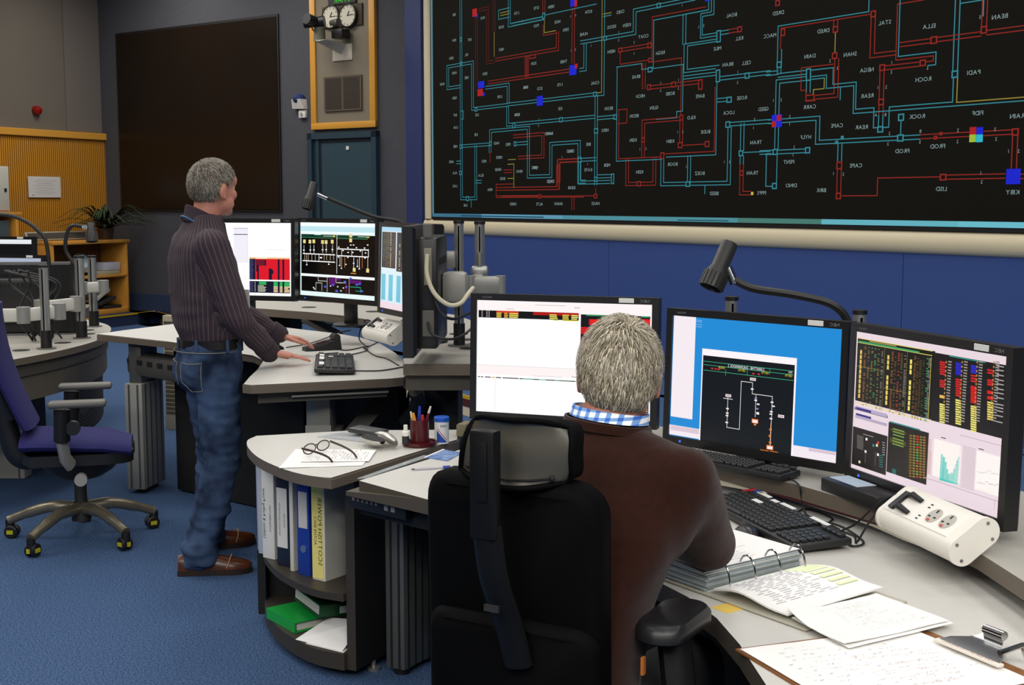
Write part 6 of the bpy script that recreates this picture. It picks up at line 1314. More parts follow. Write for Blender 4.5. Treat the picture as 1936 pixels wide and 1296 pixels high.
m = MB(); m.box(bp(.004, -.120, .0535), (.297, .21, .0012), rot=RM); m.build('top_sheet', M_paper, rb, smooth=0)
m = MB()
for k in range(12):
    m.box(bp(-.05 + (k % 3) * .02, -.04 - k * .014, .0543), (.16 - (k * 7 % 5) * .02, .0016, .0004), rot=RM)
m.build('page_print', mat('page_ink', 'bcbac0', .8), rb, smooth=0)
m = MB()
rs = []
for i in range(13):
    t = i / 12
    z = .012 + .020 * math.sin(math.pi * min(1, t * 1.15)) ** 1.5 * (1 - t) + .004
    b = .012 + t * .215
    rs.append([bp(-.15, b, z), bp(.15, b, z + .004), bp(.15, b, z + .008), bp(-.15, b, z + .004)])
m.rings(rs); pg = m.build('top_page', M_paper, rb, smooth=0)
def zz(t):
    return .012 + .020 * math.sin(math.pi * min(1, t * 1.15)) ** 1.5 * (1 - t) + .0125
m = MB()
rnd = random.Random(8)
def tline(mm, a0, a1, t, w=.0012, lift=.0):
    z = zz(t)
    q = [bp(a0, .012 + t * .215, z + .004 * (a0 + .15) / .3 - .0042 + .001 + lift), bp(a1, .012 + t * .215, z + .004 * (a1 + .15) / .3 - .0042 + .001 + lift)]
    d = p_ * w
    mm.add([q[0] - d, q[1] - d, q[1] + d, q[0] + d], [(0, 1, 2, 3)])
for k in range(18):
    a0 = .14 - rnd.uniform(.0, .02) - (k % 5) * .01
    x = -.13 + rnd.uniform(0, .02)
    while x < .04:
        L = rnd.uniform(.01, .035); tline(m, x, x + L, .10 + k * .038, .0011); x += L + rnd.uniform(.004, .02)
m.build('page_print', mat('page_ink', 'bcbac0', .8), rb, smooth=0)
m = MB()
for k in range(7):
    tline(m, .06 + k * .003, .14, .10 + k * .1, .007)
m.build('highlight', mat('highlight_lime', 'e4ecc0', .8), rb, smooth=0)
for k in range(4):
    a = -.12 + k * .08
    m = MB()
    m.tube([bp(a, -.030 * math.cos(t) + .004, .012 + .062 * math.sin(t)) for t in [math.pi * i / 14 for i in range(15)]], .0022, 8); m.build('ring', M_chrome, rb)
m = MB(); m.prism([tuple(bp(a, b, 0)[:2]) for a, b in ((-.205, .06), (-.15, .06), (-.15, .11), (-.205, .11))], .7202, .7208); solo('sticky_note', m, mat('yellow_note', 'e8c45c', .8), 'yellow note sticking out under the open ring binder', 'note', smooth=0)
def scribble(mb, quad, z, n, seed, cols=None, hh=.0022, wmax=.03, mg=.06):
    """short handwritten looking strokes inside a quad"""
    rnd = random.Random(seed)
    A, B, C_, D = [V(q) for q in quad]
    def pt(u, v):
        a = A.lerp(B, u); b = D.lerp(C_, u); q = a.lerp(b, v); return V((q.x, q.y, z))
    for r in range(n):
        v = mg + (1 - 2 * mg) * (r + .5) / n
        u = mg + rnd.uniform(0, .1)
        end = 1 - mg - rnd.random() ** 2 * .5
        while u < end:
            L = rnd.uniform(.2, 1) * wmax
            if rnd.random() < .6:
                a, b = pt(u, v + rnd.uniform(-.008, .008)), pt(min(u + L, .97), v + rnd.uniform(-.008, .008))
                t = (b - a).normalized(); s2 = V((-t.y, t.x, 0)) * hh * rnd.uniform(.16, .4)
                mb.add([a - s2, b - s2, b + s2, a + s2], [(0, 1, 2, 3)])
            u += L + .012
def wavy_sheet(quad, z, amp, seed, th=.0012, n=10, lift=()):
    A, B, C_, D = [V(q) for q in quad]
    rs = []
    for i in range(n + 1):
        row = []
        for j in range(n + 1):
            u, v = i / n, j / n
            q = A.lerp(B, u).lerp(D.lerp(C_, u), v)
            e = abs(noise.noise((u * 2.2 + seed, v * 2.2, .3))) * amp
            for (lu, lv, la) in lift:
                e += la * max(0, 1 - math.hypot(u - lu, v - lv) * 2.2) ** 2
            row.append(V((q.x, q.y, z + e)))
        rs.append(row)
    m = MB()
    vs, fs = [], []
    N = n + 1
    for t in (0, th):
        for r in rs:
            vs += [p + V((0, 0, t)) for p in r]
    for i in range(n):
        for j in range(n):
            a = i * N + j
            fs.append((a, a + 1, a + N + 1, a + N)); b = a + N * N
            fs.append((b, b + N, b + N + 1, b + 1))
    per = [i * N for i in range(N)] + [n * N + j for j in range(1, N)] + [i * N + n for i in range(n - 1, -1, -1)] + [j for j in range(n - 1, 0, -1)]
    for a, b in zip(per, per[1:] + per[:1]):
        fs.append((a, b, b + N * N, a + N * N))
    m.add(vs, fs)
    return m
cbq = [(.43, 2.365), (.82, 2.50), (.975, 2.185), (.57, 2.02)]
clb = thing('clipboard', 'brown clipboard with a chrome clip and handwritten sheet', 'clipboard', (.7, 2.27, .72))
m = MB(); m.prism(cbq, .7205, .7245, bev=.001); m.build('board', mat('hardboard_brown', '8c5a2a', .5, vary=(30, .2, '7a4c22')), clb)
shq = [(.438, 2.355, 0), (.80, 2.475, 0), (.935, 2.19, 0), (.57, 2.035, 0)]
m = wavy_sheet(shq, .7262, .0018, 3); m.build('handwritten_sheet', M_paper, clb, smooth=60)
m = MB(); scribble(m, shq, .7298, 15, 5); m.build('lettering', M_ink, clb, smooth=0)
m = MB(); scribble(m, [(.6, 2.33, 0), (.86, 2.36, 0), (.88, 2.2, 0), (.62, 2.1, 0)], .7299, 5, 15, wmax=.02); m.build('red_lettering', mat('red_ink', 'b86068', .8), clb, smooth=0)
cd = V((.905, 2.335, .7245)); cx_ = V((.155, -.315, 0)).normalized(); cy_ = V((.315, .155, 0)).normalized()
RCm = Matrix((cx_, cy_, V((0, 0, 1)))).transposed()
m = MB(); m.box(cd + cy_ * -.052 + V((0, 0, .012)), (.16, .016, .005), rot=RCm, bev=.001)
c_ = m.build('pressure_bar', mat('clip_label', 'e4dcd0', .5), clb, smooth=0)
m = MB()
rs = []
for (b, z, w) in ((-.05, .013, .075), (-.03, .018, .065), (-.008, .022, .040), (.005, .026, .030), (.018, .034, .022)):
    rs.append([cd + cy_ * b + cx_ * -w + V((0, 0, z)), cd + cy_ * b + cx_ * w + V((0, 0, z)), cd + cy_ * b + cx_ * w + V((0, 0, z + .002)), cd + cy_ * b - cx_ * w + V((0, 0, z + .002))])
m.rings(rs); m.tube([cd + cy_ * .016 + cx_ * -.024 + V((0, 0, .04)), cd + cy_ * .016 + cx_ * .024 + V((0, 0, .04))], .009, 14); m.tube([cd + cy_ * -.03 + cx_ * .055 + V((0, 0, .024)), cd + cy_ * .02 + cx_ * .062 + V((0, 0, .034)), cd + cy_ * .03 + cx_ * .066 + V((0, 0, .008))], .006, 8); m.box(cd + cy_ * -.01 + V((0, 0, .006)), (.06, .05, .012), rot=RCm); m.build('spring_clip', M_chrome, clb)
m = MB(); write(m, 'OPERATIONAL', cd + cy_ * -.052 + V((0, 0, .0150)), .009, cx_, cy_, wide=1.4); m.build('clip_lettering', mat('clip_ink', 'c09a8a', .7), c_, smooth=0)
nq = [(.565, 2.53, 0), (.79, 2.675, 0), (.885, 2.495, 0), (.635, 2.35, 0)]
nsh = thing('note_sheets', 'creased white note sheets between the ring binder and clipboard', 'papers', (.7, 2.5, .73))
m = wavy_sheet([(q[0] + .008, q[1] - .006, 0) for q in nq], .7315, .002, 7); m.build('lower_sheet', M_paper, nsh, smooth=60)
m = wavy_sheet(nq, .7345, .004, 1, lift=((0, 0, .014), (0, 1, .005))); m.build('upper_sheet', M_paper, nsh, smooth=60)
m = MB(); scribble(m, [(.62, 2.55, 0), (.775, 2.65, 0), (.865, 2.50, 0), (.69, 2.40, 0)], .7400, 13, 21); m.build('pencil_lettering', mat('pencil', 'a8a6aa', .8), nsh, smooth=0)

# ------------------------------------------------------------------ things on the quarter top and the wing
TZ = .72
pq = [(-.755, 4.045, 0), (-.755, 4.36, 0), (-.475, 4.335, 0), (-.49, 4.085, 0)]
ps = thing('printed_pages', 'printed white pages under the reading glasses', 'papers', (-.6, 4.2, TZ))
m = wavy_sheet(pq, TZ + .0008, .002, 4); m.build('lower_page', M_paper, ps, smooth=60)
pq2 = [(-.70, 4.13, 0), (-.70, 4.35, 0), (-.47, 4.33, 0), (-.475, 4.14, 0)]
m = wavy_sheet(pq2, TZ + .004, .002, 6); m.build('upper_page', M_paper, ps, smooth=60)
m = MB(); scribble(m, pq2, TZ + .0078, 18, 2, hh=.0028, wmax=.12); m.build('print', M_ink, ps, smooth=0)
m = MB(); scribble(m, [(-.745, 4.05, 0), (-.52, 4.075, 0), (-.52, 4.12, 0), (-.745, 4.10, 0)], TZ + .0042, 3, 2, hh=.0025, wmax=.2); m.build('print', mat('pale_ink', 'b4b2b8', .8), ps, smooth=0)
gl = thing('reading_glasses', 'brown framed reading glasses lying on printed pages', 'glasses', (-.65, 4.22, TZ + .008))
g0, g1 = V((-.705, 4.195, 0)), V((-.628, 4.325, 0)); t0, t1 = V((-.588, 4.09, 0)), V((-.518, 4.165, 0))
GZ = TZ + .010
gx = (g1 - g0).normalized(); gL = (g1 - g0).length
M_gl = mat('glasses_brown', '3a2620', .4)
m = MB()
for s in (0, 1):
    cen = g0 + gx * gL * (.26 if s == 0 else .74)
    ring = [cen + gx * gL * .215 * math.cos(a) + V((0, 0, GZ + .019 + .017 * math.sin(a))) for a in [2 * math.pi * i / 20 for i in range(21)]]
    m.tube(ring, .0022, 8)
m.tube([g0 + gx * gL * .455 + V((0, 0, GZ + .024)), g0 + gx * gL * .5 + V((0, 0, GZ + .029)), g0 + gx * gL * .545 + V((0, 0, GZ + .024))], .0018, 8)
fr = m.build('rim', M_gl, gl)
for a, b in ((g0, t0), (g1, t1)):
    m = MB(); m.tube(bez([a + V((0, 0, GZ + .027)), a.lerp(b, .5) + V((0, 0, GZ + .024)), a.lerp(b, .85) + V((0, 0, GZ + .016)), b + V((0, 0, GZ + .002))], 5), .0028, 8, flat=1.5); m.build('temple', M_gl, gl)
for s in (0, 1):
    cen = g0 + gx * gL * (.26 if s == 0 else .74)
    m = MB(); m.add([cen + gx * gL * .21 * math.cos(a) + V((0, 0, GZ + .019 + .0165 * math.sin(a))) for a in [2 * math.pi * i / 20 for i in range(20)]], [tuple(range(20))]); m.build('lens', mat('lens_glass', 'ffffff', .05, trans=1.0), fr, smooth=0)
gc = thing('glasses_case', 'open silver glasses case with black lining', 'case', (-.475, 4.41, TZ + .004), R(-58), None)
def shell(mb, sgn, z0, tilt, off):
    rs = []
    for k in range(9):
        t = k / 8; xx = -.08 + .16 * t; s = max(.12, math.sin(math.pi * (.04 + .92 * t)) ** .5)
        rs.append([(xx, off + .030 * s * math.cos(a), z0 + sgn * .026 * s * math.sin(a)) for a in [math.pi * i / 12 for i in range(13)]])
    mb.rings(rs, closed=False)
m = MB(); shell(m, -1, .030, 0, -.018); c1 = m.build('lower_shell', mat('silver_leather', 'cdc9c0', .3, .6), gc, world=False, smooth=60)
m = MB(); m.M = Matrix.Translation((0, .012, .042)) @ Matrix.Rotation(R(-50), 4, 'X'); shell(m, 1, .0, 0, .030); m.build('lid', mat('silver_leather', 'cdc9c0', .3, .6), gc, world=False, smooth=60)
m = MB(); m.loft([(0, -.018, .024, .072, .027), (0, -.018, .030, .075, .029)], 24); m.build('lining', M_blackm, c1, world=False)
cl = thing('pocket_calculator', 'dark calculator in a clear pouch behind the glasses case', 'calculator', (-.53, 4.62, TZ + .008), R(-25))
m = MB(); m.box((0, 0, .012), (.13, .08, .018), bev=.005, rot=Matrix.Rotation(.06, 3, 'Y')); m.build('body', mat('calculator_grey', '3a3a3a', .4), cl, world=False)
m = MB()
for i in range(6):
    for j in range(4):
        m.box((-.05 + i * .018, -.025 + j * .014, .0225 - i * .001), (.012, .009, .003))
m.build('keys', mat('calculator_keys', '6a6a68', .4), cl, world=False, smooth=0)
pw_ = wavy_sheet([(-.72, 4.60, 0), (-.63, 4.70, 0), (-.45, 4.66, 0), (-.50, 4.47, 0)], TZ + .001, .006, 9)
pw_.v = [(a, b, c) for a, b, c in pw_.v]
solo('clear_pouch', pw_, mat('clear_plastic', 'dfe3e8', .15, alpha=.45), 'clear plastic pouch under the pocket calculator', 'pouch', smooth=60)
pb = V((-.328, 4.44, TZ))
pot = thing('pen_pot', 'maroon plastic pen pot with a round tray base', 'pen pot', tuple(pb))
M_mar = mat('maroon_plastic', '4e1418', .25)
m = MB(); m.lathe([(0, 0), (.056, 0), (.062, .006), (.062, .016), (.058, .016), (.056, .008), (.033, .008), (0, .008)], pb, 32); m.build('tray', M_mar, pot)
m = MB(); m.lathe([(.0, .008), (.034, .008), (.034, .094), (.031, .094), (.030, .02), (0, .02)], pb, 32); m.build('cup', M_mar, pot)
def pen(label, name, top, foot, r, col, tip=None, cat='pen', group='pens in the maroon pot'):
    top, foot = V(top), V(foot)
    o = thing(name, label, cat, tuple(foot), 0, group)
    m = MB(); m.cyl(foot, foot.lerp(top, .8), r, n=12); m.build('barrel', mat('pen_' + col, col, .4), o)
    m = MB(); m.cyl(foot.lerp(top, .8), top, r * 1.05, r * .8, n=12); m.build('cap', mat('pen_' + (tip or col), tip or col, .4), o)
    return o
pen('pencil with pale grey barrel in the pen pot', 'pencil', pb + V((-.030, -.005, .122)), pb + V((-.014, 0, .022)), .004, 'b0aa9a', 'd8d2c0', 'pencil')
pen('yellow ochre highlighter in the pen pot', 'highlighter_pen', pb + V((-.022, -.008, .118)), pb + V((-.006, -.01, .022)), .0065, 'd8a050', 'd09030')
pen('blue ballpoint standing tallest in the pen pot', 'ballpoint_pen', pb + V((.000, .016, .138)), pb + V((-.004, .014, .022)), .0055, '2a3c9c', '2438b0')
pen('red felt pen in the pen pot', 'felt_pen', pb + V((.012, -.014, .112)), pb + V((.010, -.014, .022)), .006, '8a2030', 'b02430')
pen('white capped maroon pen leaning right in the pen pot', 'ballpoint_pen', pb + V((.040, .0, .140)), pb + V((.004, .012, .022)), .0045, '6a1c24', 'd8d4c8')
fb2 = thing('correction_fluid', 'small white and black correction fluid bottle on the pot tray', 'bottle', tuple(pb + V((-.035, -.047, .0165))))
q = pb + V((-.045, -.050, .0165))
m = MB(); m.lathe([(0, 0), (.013, 0), (.013, .028), (0, .028)], q, 18); m.build('bottle', mat('bottle_dark', '2a2a2c', .4), fb2)
m = MB(); m.lathe([(0, .028), (.014, .028), (.013, .042), (.008, .046), (.007, .066), (0, .066)], q, 18); m.build('cap', M_white, fb2)
tb = thing('test_strip_tub', 'white round tub with a blue lid beside the pen pot', 'tub', (-.252, 4.487, TZ))
m = MB(); m.lathe([(0, 0), (.026, 0), (.026, .082), (0, .082)], (-.252, 4.487, TZ), 32); b_ = m.build('tub', mat('tub_white', 'e8e8ea', .3), tb)
m = MB(); m.lathe([(0, .08), (.028, .08), (.028, .094), (.026, .096), (0, .096)], (-.252, 4.487, TZ), 32); m.build('lid', mat('lid_blue', '1c58c0', .35), tb)
m = MB()
def on_tub(a, z, r=.0263):
    return V((-.252 + r * math.cos(a), 4.487 + r * math.sin(a), TZ + z))
for k in range(10):
    a0, a1 = R(-128 + k * 8), R(-128 + k * 8 + 8)
    h0, h1 = .05 - k * .0042, .05 - (k + 1) * .0042
    m.add([on_tub(a0, .006), on_tub(a1, .006), on_tub(a1, max(.008, h1)), on_tub(a0, h0)], [(0, 1, 2, 3)])
m.build('blue_print', mat('print_blue', '2450b0', .5), b_, smooth=0)
m = MB()
for k in range(9):
    a0, a1 = R(-120 + k * 8), R(-120 + k * 8 + 8)
    h0, h1 = .052 - k * .0045, .052 - (k + 1) * .0045
    m.add([on_tub(a0, h0 + .001, .0265), on_tub(a1, h1 + .001, .0265), on_tub(a1, h1 + .005, .0265), on_tub(a0, h0 + .005, .0265)], [(0, 1, 2, 3)])
m.build('red_print', mat('print_red', 'c05058', .5), b_, smooth=0)
m = MB(); write(m, 'test', (-.252 + .008, 4.487 - .0275, TZ + .068), .010, (1, .2, 0), (0, 0, 1)); m.build('lettering', M_blackm, b_, smooth=0)
m = MB(); m.prism([(-.205, 4.62), (-.17, 4.60), (-.14, 4.68), (-.175, 4.70)], TZ + .0, TZ + .045, bev=.003); solo('small_box', m, mat('olive_box', '8a8468', .6), 'small olive box behind the chair headrest on the white top', 'box')
m = MB(); m.tube([(-.30, 4.55, TZ + .006), (-.24, 4.56, TZ + .006)], [.005, .004], 10); solo('marker_pen', m, M_white, 'short white marker behind the pen pot', 'pen')
cdq = [(-.292, 4.215), (-.235, 4.345), (-.172, 4.29), (-.215, 4.16)]
bcd = thing('blue_card', 'blue card with a pale edge on the desk wing', 'card', (-.23, 4.25, TZ))
m = MB(); m.prism(cdq, TZ + .0005, TZ + .004); m.build('card', mat('card_blue', '3c64a8', .35, vary=(30, .2, '9cb4d8')), bcd, smooth=0)
m = MB(); m.prism([(-.296, 4.21), (-.24, 4.35), (-.234, 4.345), (-.288, 4.212)], TZ + .0005, TZ + .005); m.build('pale_edge', M_paper, bcd, smooth=0)
pn2 = thing('ballpoint_pen', 'clear ballpoint pen with a blue cap on the desk wing', 'pen', (-.26, 4.04, TZ), 0, None)
a, b = V((-.325, 4.01, TZ + .005)), V((-.196, 4.052, TZ + .005))
m = MB(); m.cyl(a.lerp(b, .08), a.lerp(b, .78), .0038, n=12); m.build('barrel', mat('clear_barrel', 'b8b6c0', .2), pn2)
m = MB(); m.cyl(a, a.lerp(b, .08), .001, .003, n=10); m.build('tip', M_dark, pn2)
m = MB(); m.cyl(a.lerp(b, .78), a.lerp(b, .96), .0048, n=12); m.build('cap', mat('pen_2a3c9c', '2a3c9c', .4), pn2)
m = MB(); m.prism([(-.482, 3.886), (-.455, 3.90), (-.278, 4.235), (-.30, 4.25)], TZ + .0003, TZ + .0035); solo('plastic_ruler', m, mat('clear_ruler', 'c4cccc', .15, alpha=.5), 'clear plastic ruler along the edge of the desk wing', 'ruler', smooth=0)
m = MB(); m.add([(-.60, 3.585, .002), (-.612, 3.60, .002), (-.605, 3.61, .004), (-.59, 3.59, .003)], [(0, 1, 2, 3)]); m.v += [(a, b, c + .001) for a, b, c in m.v]; m.f.append((7, 6, 5, 4)); m.mi.append(0); m.col.append((1, 1, 1)); solo('paper_scrap', m, M_paper, 'tiny white paper scrap on the blue carpet by the bookcase', 'scrap', smooth=0)

# ------------------------------------------------------------------ black executive chair
ec = thing('executive_chair', 'black high backed chair with a headrest under the seated man', 'chair', (.10, 2.45, 0), R(-29))
M_lea = mat('black_leather', '070707', .7, spec=.06)
M_shell = mat('chair_shell', '0e0e0e', .5, spec=.2)
def rrect(w, h, r, n=5):
    out = []
    for cx, cz, a0 in ((w - r, h - r, 0), (-w + r, h - r, 90), (-w + r, -h + r, 180), (w - r, -h + r, 270)):
        for k in range(n + 1):
            a = R(a0 + 90 * k / n); out.append((cx + r * math.cos(a), cz + r * math.sin(a)))
    return out
m = MB()   # seat
rs = []
for z, k in ((.40, .9), (.42, 1), (.455, 1.0), (.475, .93)):
    rs.append([(x * k, y * k + .04, z) for x, y in rrect(.25, .25, .08)])
m.rings(rs); m.build('seat', M_lea, ec, world=False, smooth=60)
def back_panel(mb, hw, z0, z1, y, th, r, curve=.05, lean=.10):
    pts = rrect(hw, (z1 - z0) / 2, r, 6)
    zc = (z0 + z1) / 2
    rs = []
    for (k, dy) in ((.92, 0), (1, .018), (1, th - .015), (.93, th)):
        rs.append([(x * k, y + dy - curve * (x / hw) ** 2 * -1 - lean * ((z * k + zc) - .5) * .25, z * k + zc) for x, z in pts])
    mb.rings(rs)
m = MB(); m.M = Matrix.Translation((-.055, 0, 0)); back_panel(m, .19, .50, 1.065, -.165, .075, .07); m.build('backrest', M_lea, ec, world=False, smooth=60)
m = MB(); m.M = Matrix.Translation((-.036, 0, 0)); back_panel(m, .184, .42, .80, -.195, .04, .05, .04); m.build('lower_back_shell', M_lea, ec, world=False, smooth=60)
# headrest: curved shell with a rim and pad
m = MB()
def hp(s, t, dy=0):
    x = s * (.112 + (.022 * (1 - t) ** 2 if s < 0 else 0)) * (1 - (.10 * max(0, 2 * t - 1) ** 3 if s < 0 else .13 * abs(2 * t - 1) ** 4)) - .022
    bow = 1 - abs(s) ** 3 * .22
    z = 1.055 + .128 * t * bow + .012 * abs(s) ** 2
    y = -.205 + .06 * s * s + .035 * (t - .5) ** 2 * 4 * .5 + dy
    return V((x, y, z))
rs = []
G = 14
vs, fs = [], []
for i in range(G + 1):
    for j in range(G + 1):
        vs.append(hp(-1 + 2 * i / G, j / G, .022 * (1 - (2 * j / G - 1) ** 4) * (1 - (2 * i / G - 1) ** 6)))
for i in range(G + 1):
    for j in range(G + 1):
        vs.append(hp(-1 + 2 * i / G, j / G, .05))
N = G + 1
for i in range(G):
    for j in range(G):
        a = i * N + j; fs.append((a, a + N, a + N + 1, a + 1)); b = a + N * N; fs.append((b, b + 1, b + N + 1, b + N))
per = [i * N for i in range(N)] + [G * N + j for j in range(1, N)] + [i * N + G for i in range(G - 1, -1, -1)] + [j for j in range(G - 1, 0, -1)]
for a, b in zip(per, per[1:] + per[:1]):
    fs.append((a, a + N * N, b + N * N, b))
m.add(vs, fs)
for i in range(len(m.mi)):
    m.mi[i] = 0 if i < 2 * G * G and i % 2 == 0 else 1
hr = m.build('headrest', [mat('headrest_shell', '4a463c', .38), M_lea], ec, world=False, smooth=60)
m = MB(); m.tube([V(vs[i]) for i in per] + [V(vs[per[0]])], .006, 8, cap=False); m.build('headrest_rim', M_lea, hr, world=False, smooth=60)
m = MB(); m.tube([hp(s, .12, .008) for s in (-.8, -.4, 0, .4, .72)], .002, 6); m.build('seam', M_blackm, hr, world=False)
m = MB(); m.ell(hp(.74, .12, .004), (.006, .005, .006)); m.ell(hp(-.8, .16, .004), (.006, .005, .006)); m.build('fixing', M_blackm, hr, world=False)
m = MB(); m.box((-.028, -.255, 1.075), (.052, .03, .20), bev=.006); m.box((-.028, -.2715, 1.10), (.026, .004, .11), bev=.002)
m.tube(bez([(-.028, -.25, 1.0), (-.022, -.235, .90), (-.01, -.20, .80), (-.0, -.18, .72)], 6), [.030] * 18 + [.03], 12, flat=.6); m.build('headrest_post', M_shell, ec, world=False)
m = MB(); m.box((-.018, -.25, .845), (.03, .006, .012)); m.build('post_release', M_dark, ec, world=False)
for s in (1, -1):
    m = MB(); m.tube([(.20 * s, .0, .40), (.235 * s, .02, .45), (.228 * s, .06, .62), (.20 * s, .09, .74)], .022, 10, flat=1.6); a_ = m.build('armrest', M_shell, ec, world=False)
    m = MB()
    rs = []
    for z, k in ((.735, .85), (.743, 1), (.763, 1), (.775, .88)):
        rs.append([(.202 * s + x * k, .09 + y * k, z) for x, y in rrect(.052, .11, .05)])
    m.rings(rs); m.build('arm_pad', mat('pad_black', '1a1a1b', .4), a_, world=False, smooth=50)
m = MB(); m.box((.175, .0, .69), (.006, .012, .035)); m.build('orange_tag', mat('orange_tag', 'b86a28', .6), ec, world=False)
m = MB(); m.box((0, .02, .36), (.24, .3, .08), bev=.02); m.tube([(0, -.08, .37), (0, -.18, .40), (0, -.21, .52)], .03, 12, flat=1.6); m.build('mechanism', M_black, ec, world=False)
m = MB(); m.cyl((0, 0, .10), (0, 0, .34), .028); m.build('gas_column', M_dark, ec, world=False)
for k in range(5):
    a = R(72 * k + 20); d = V((math.cos(a), math.sin(a), 0)); sdv = V((-d.y, d.x, 0))
    m = MB(); m.tube([d * .03 + V((0, 0, .13)), d * .2 + V((0, 0, .11)), d * .31 + V((0, 0, .08))], [.03, .026, .02], 10); l_ = m.build('base_leg', M_shell, ec, world=False)
    m = MB(); rotw = Matrix((d, V((0, 0, 1)), sdv)).transposed()
    for t in (-.016, .016):
        m.lathe([(0, -.01), (.028, -.01), (.03, 0), (.028, .01), (0, .01)], d * .31 + sdv * t + V((0, 0, .03)), 18, rot=rotw)
    m.cyl(d * .31 + V((0, 0, .03)), d * .31 + V((0, 0, .08)), .012)
    m.build('caster', M_black, l_, world=False)
# ------------------------------------------------------------------ people
M_skin = mat('skin', 'cc8c76', .5, vary=(14, .25, 'c07c68'))
M_hair = mat('hair_strands', 'fff', .45, attr='base', spec=.4)

def place(me_v, me_f, name, m, root, smooth=80):
    b = MB(); b.add(me_v, me_f)
    return b.build(name, m, root, world=False, smooth=smooth)

def head_shapes(b, c, Rm, s=1.0):
    """closed shapes for a head; c = skull centre, Rm: x right, y face, z up"""
    def P(x, y, z):
        return V(c) + Rm @ V((x * s, y * s, z * s))
    def E(p, r, rr=None):
        b.ell(P(*p), [k * s for k in r], rot=Rm if rr is None else Rm @ rr, n=20, m=14)
    E((0, -.008, .012), (.074, .094, .092))          # skull
    E((0, .012, -.02), (.068, .078, .075))
    E((0, .034, -.066), (.060, .058, .054))          # jaw
    E((0, .072, -.098), (.026, .022, .020))          # chin
    E((0, .074, .028), (.052, .022, .034))           # brow
    E((-.034, .066, -.030), (.026, .024, .024)); E((.034, .066, -.030), (.026, .024, .024))
    b.cap(P(0, .090, .004), P(0, .104, -.030), .008 * s, .0125 * s)    # nose
    for x in (-.036, .036):
        E((x, .040, -.068), (.030, .036, .036))
    E((0, .088, -.066), (.024, .012, .007)); E((0, .087, -.077), (.021, .012, .007))  # lips
    for x in (-1, 1):
        E((x * .080, -.004, -.022), (.010, .021, .033), Euler((-.2, 0, x * .35)).to_matrix())
        E((x * .083, .002, -.046), (.008, .012, .012))
    return P

def eyes(root, P, Rm, s=1.0):
    m = MB()
    for x in (-.031, .031):
        m.ell(P(x, .072, .000), (.011 * s, .009 * s, .008 * s), rot=Rm, n=14, m=10)
    e = m.build('eyes', mat('eye_white', 'd8d4cc', .2), root, world=False, smooth=80)
    m = MB()
    for x in (-.031, .031):
        m.ell(P(x, .0793, .000), (.0055 * s, .003 * s, .0055 * s), rot=Rm, n=12, m=8)
    m.build('iris', mat('iris_grey', '3a4248', .2), e, world=False, smooth=80)

def hair(root, c, Rm, s, whorl, n, Lr, cols, region, seed, puff=.012, name='hair'):
    """short strands rooted on the skull, lying away from the crown whorl"""
    rnd = random.Random(seed)
    ctr = V(c) + Rm @ V((0, -.006 * s, .006 * s))
    rad = V((.0765, .099, .098)) * s
    cap_ = MB()
    N, K = 40, 26
    rs = []
    for k in range(K + 1):
        t = -math.pi / 2 + math.pi * k / K
        ring = []
        for i in range(N):
            a = 2 * math.pi * i / N
            d = V((math.cos(t) * math.cos(a), math.cos(t) * math.sin(a), math.sin(t)))
            g = 1 + (.055 * region(d) if region(d) > 0 else -.10)
            g += .012 * noise.noise(d * 6)
            ring.append(ctr + Rm @ V((d.x * rad.x * g, d.y * rad.y * g, d.z * rad.z * g)))
        rs.append(ring)
    cap_.rings(rs)
    h = MB()
    w = V(whorl).normalized()
    cnt = 0
    while cnt < n:
        d = V((rnd.gauss(0, 1), rnd.gauss(0, 1), rnd.gauss(0, 1))).normalized()
        f = region(d)
        if f <= 0 or rnd.random() > f * 1.6:
            continue
        cnt += 1
        base = ctr + Rm @ V((d.x * rad.x, d.y * rad.y, d.z * rad.z)) * (1 + .03 * min(1, f * 1.5))
        tang = (d - w)
        tang = (tang - d * tang.dot(d))
        dist = (d - w).length
        if tang.length < 1e-3:
            tang = d.orthogonal()
        tang.normalize()
        sw = d.cross(tang)
        mix = .75 * max(0, 1 - dist / .8)
        tang = (tang + sw * mix + V((0, 0, -1)) * .55 * min(1, dist) + V((rnd.gauss(0, .22), rnd.gauss(0, .22), rnd.gauss(0, .22))))
        tang = (tang - d * tang.dot(d)).normalized()
        L = Lr * s * rnd.uniform(.6, 1.15) * (.35 + .65 * min(1, f * 1.6))
        tw = Rm @ tang
        up = Rm @ d
        lift = puff * rnd.uniform(.5, 1.5) * (.4 + .6 * f)
        p0 = base - up * .002
        p1 = base + tw * L * .4 + up * lift
        p2 = base + tw * L * .95 + up * (lift * .75 - L * L * 1.2)
        side = tw.cross(up).normalized() * rnd.uniform(.0006, .0011)
        c_ = cols[min(len(cols) - 1, int(rnd.random() ** 1.1 * len(cols)))]
        sh = rnd.uniform(.75, 1.15)
        h.c = tuple(x * sh for x in lin(c_))
        h.add([p0 - side, p0 + side, p1 - side, p1 + side, p2], [(0, 1, 3, 2), (2, 3, 4)])
    o = h.build(name, M_hair, root, world=False, smooth=80)
    capm = cap_.build('hair_undercoat', mat('hair_under_' + cols[0], cols[0], .8, bump=(260, .8)), o, world=False, smooth=80)
    capm.data.materials[0] = capm.data.materials[0]
    return o

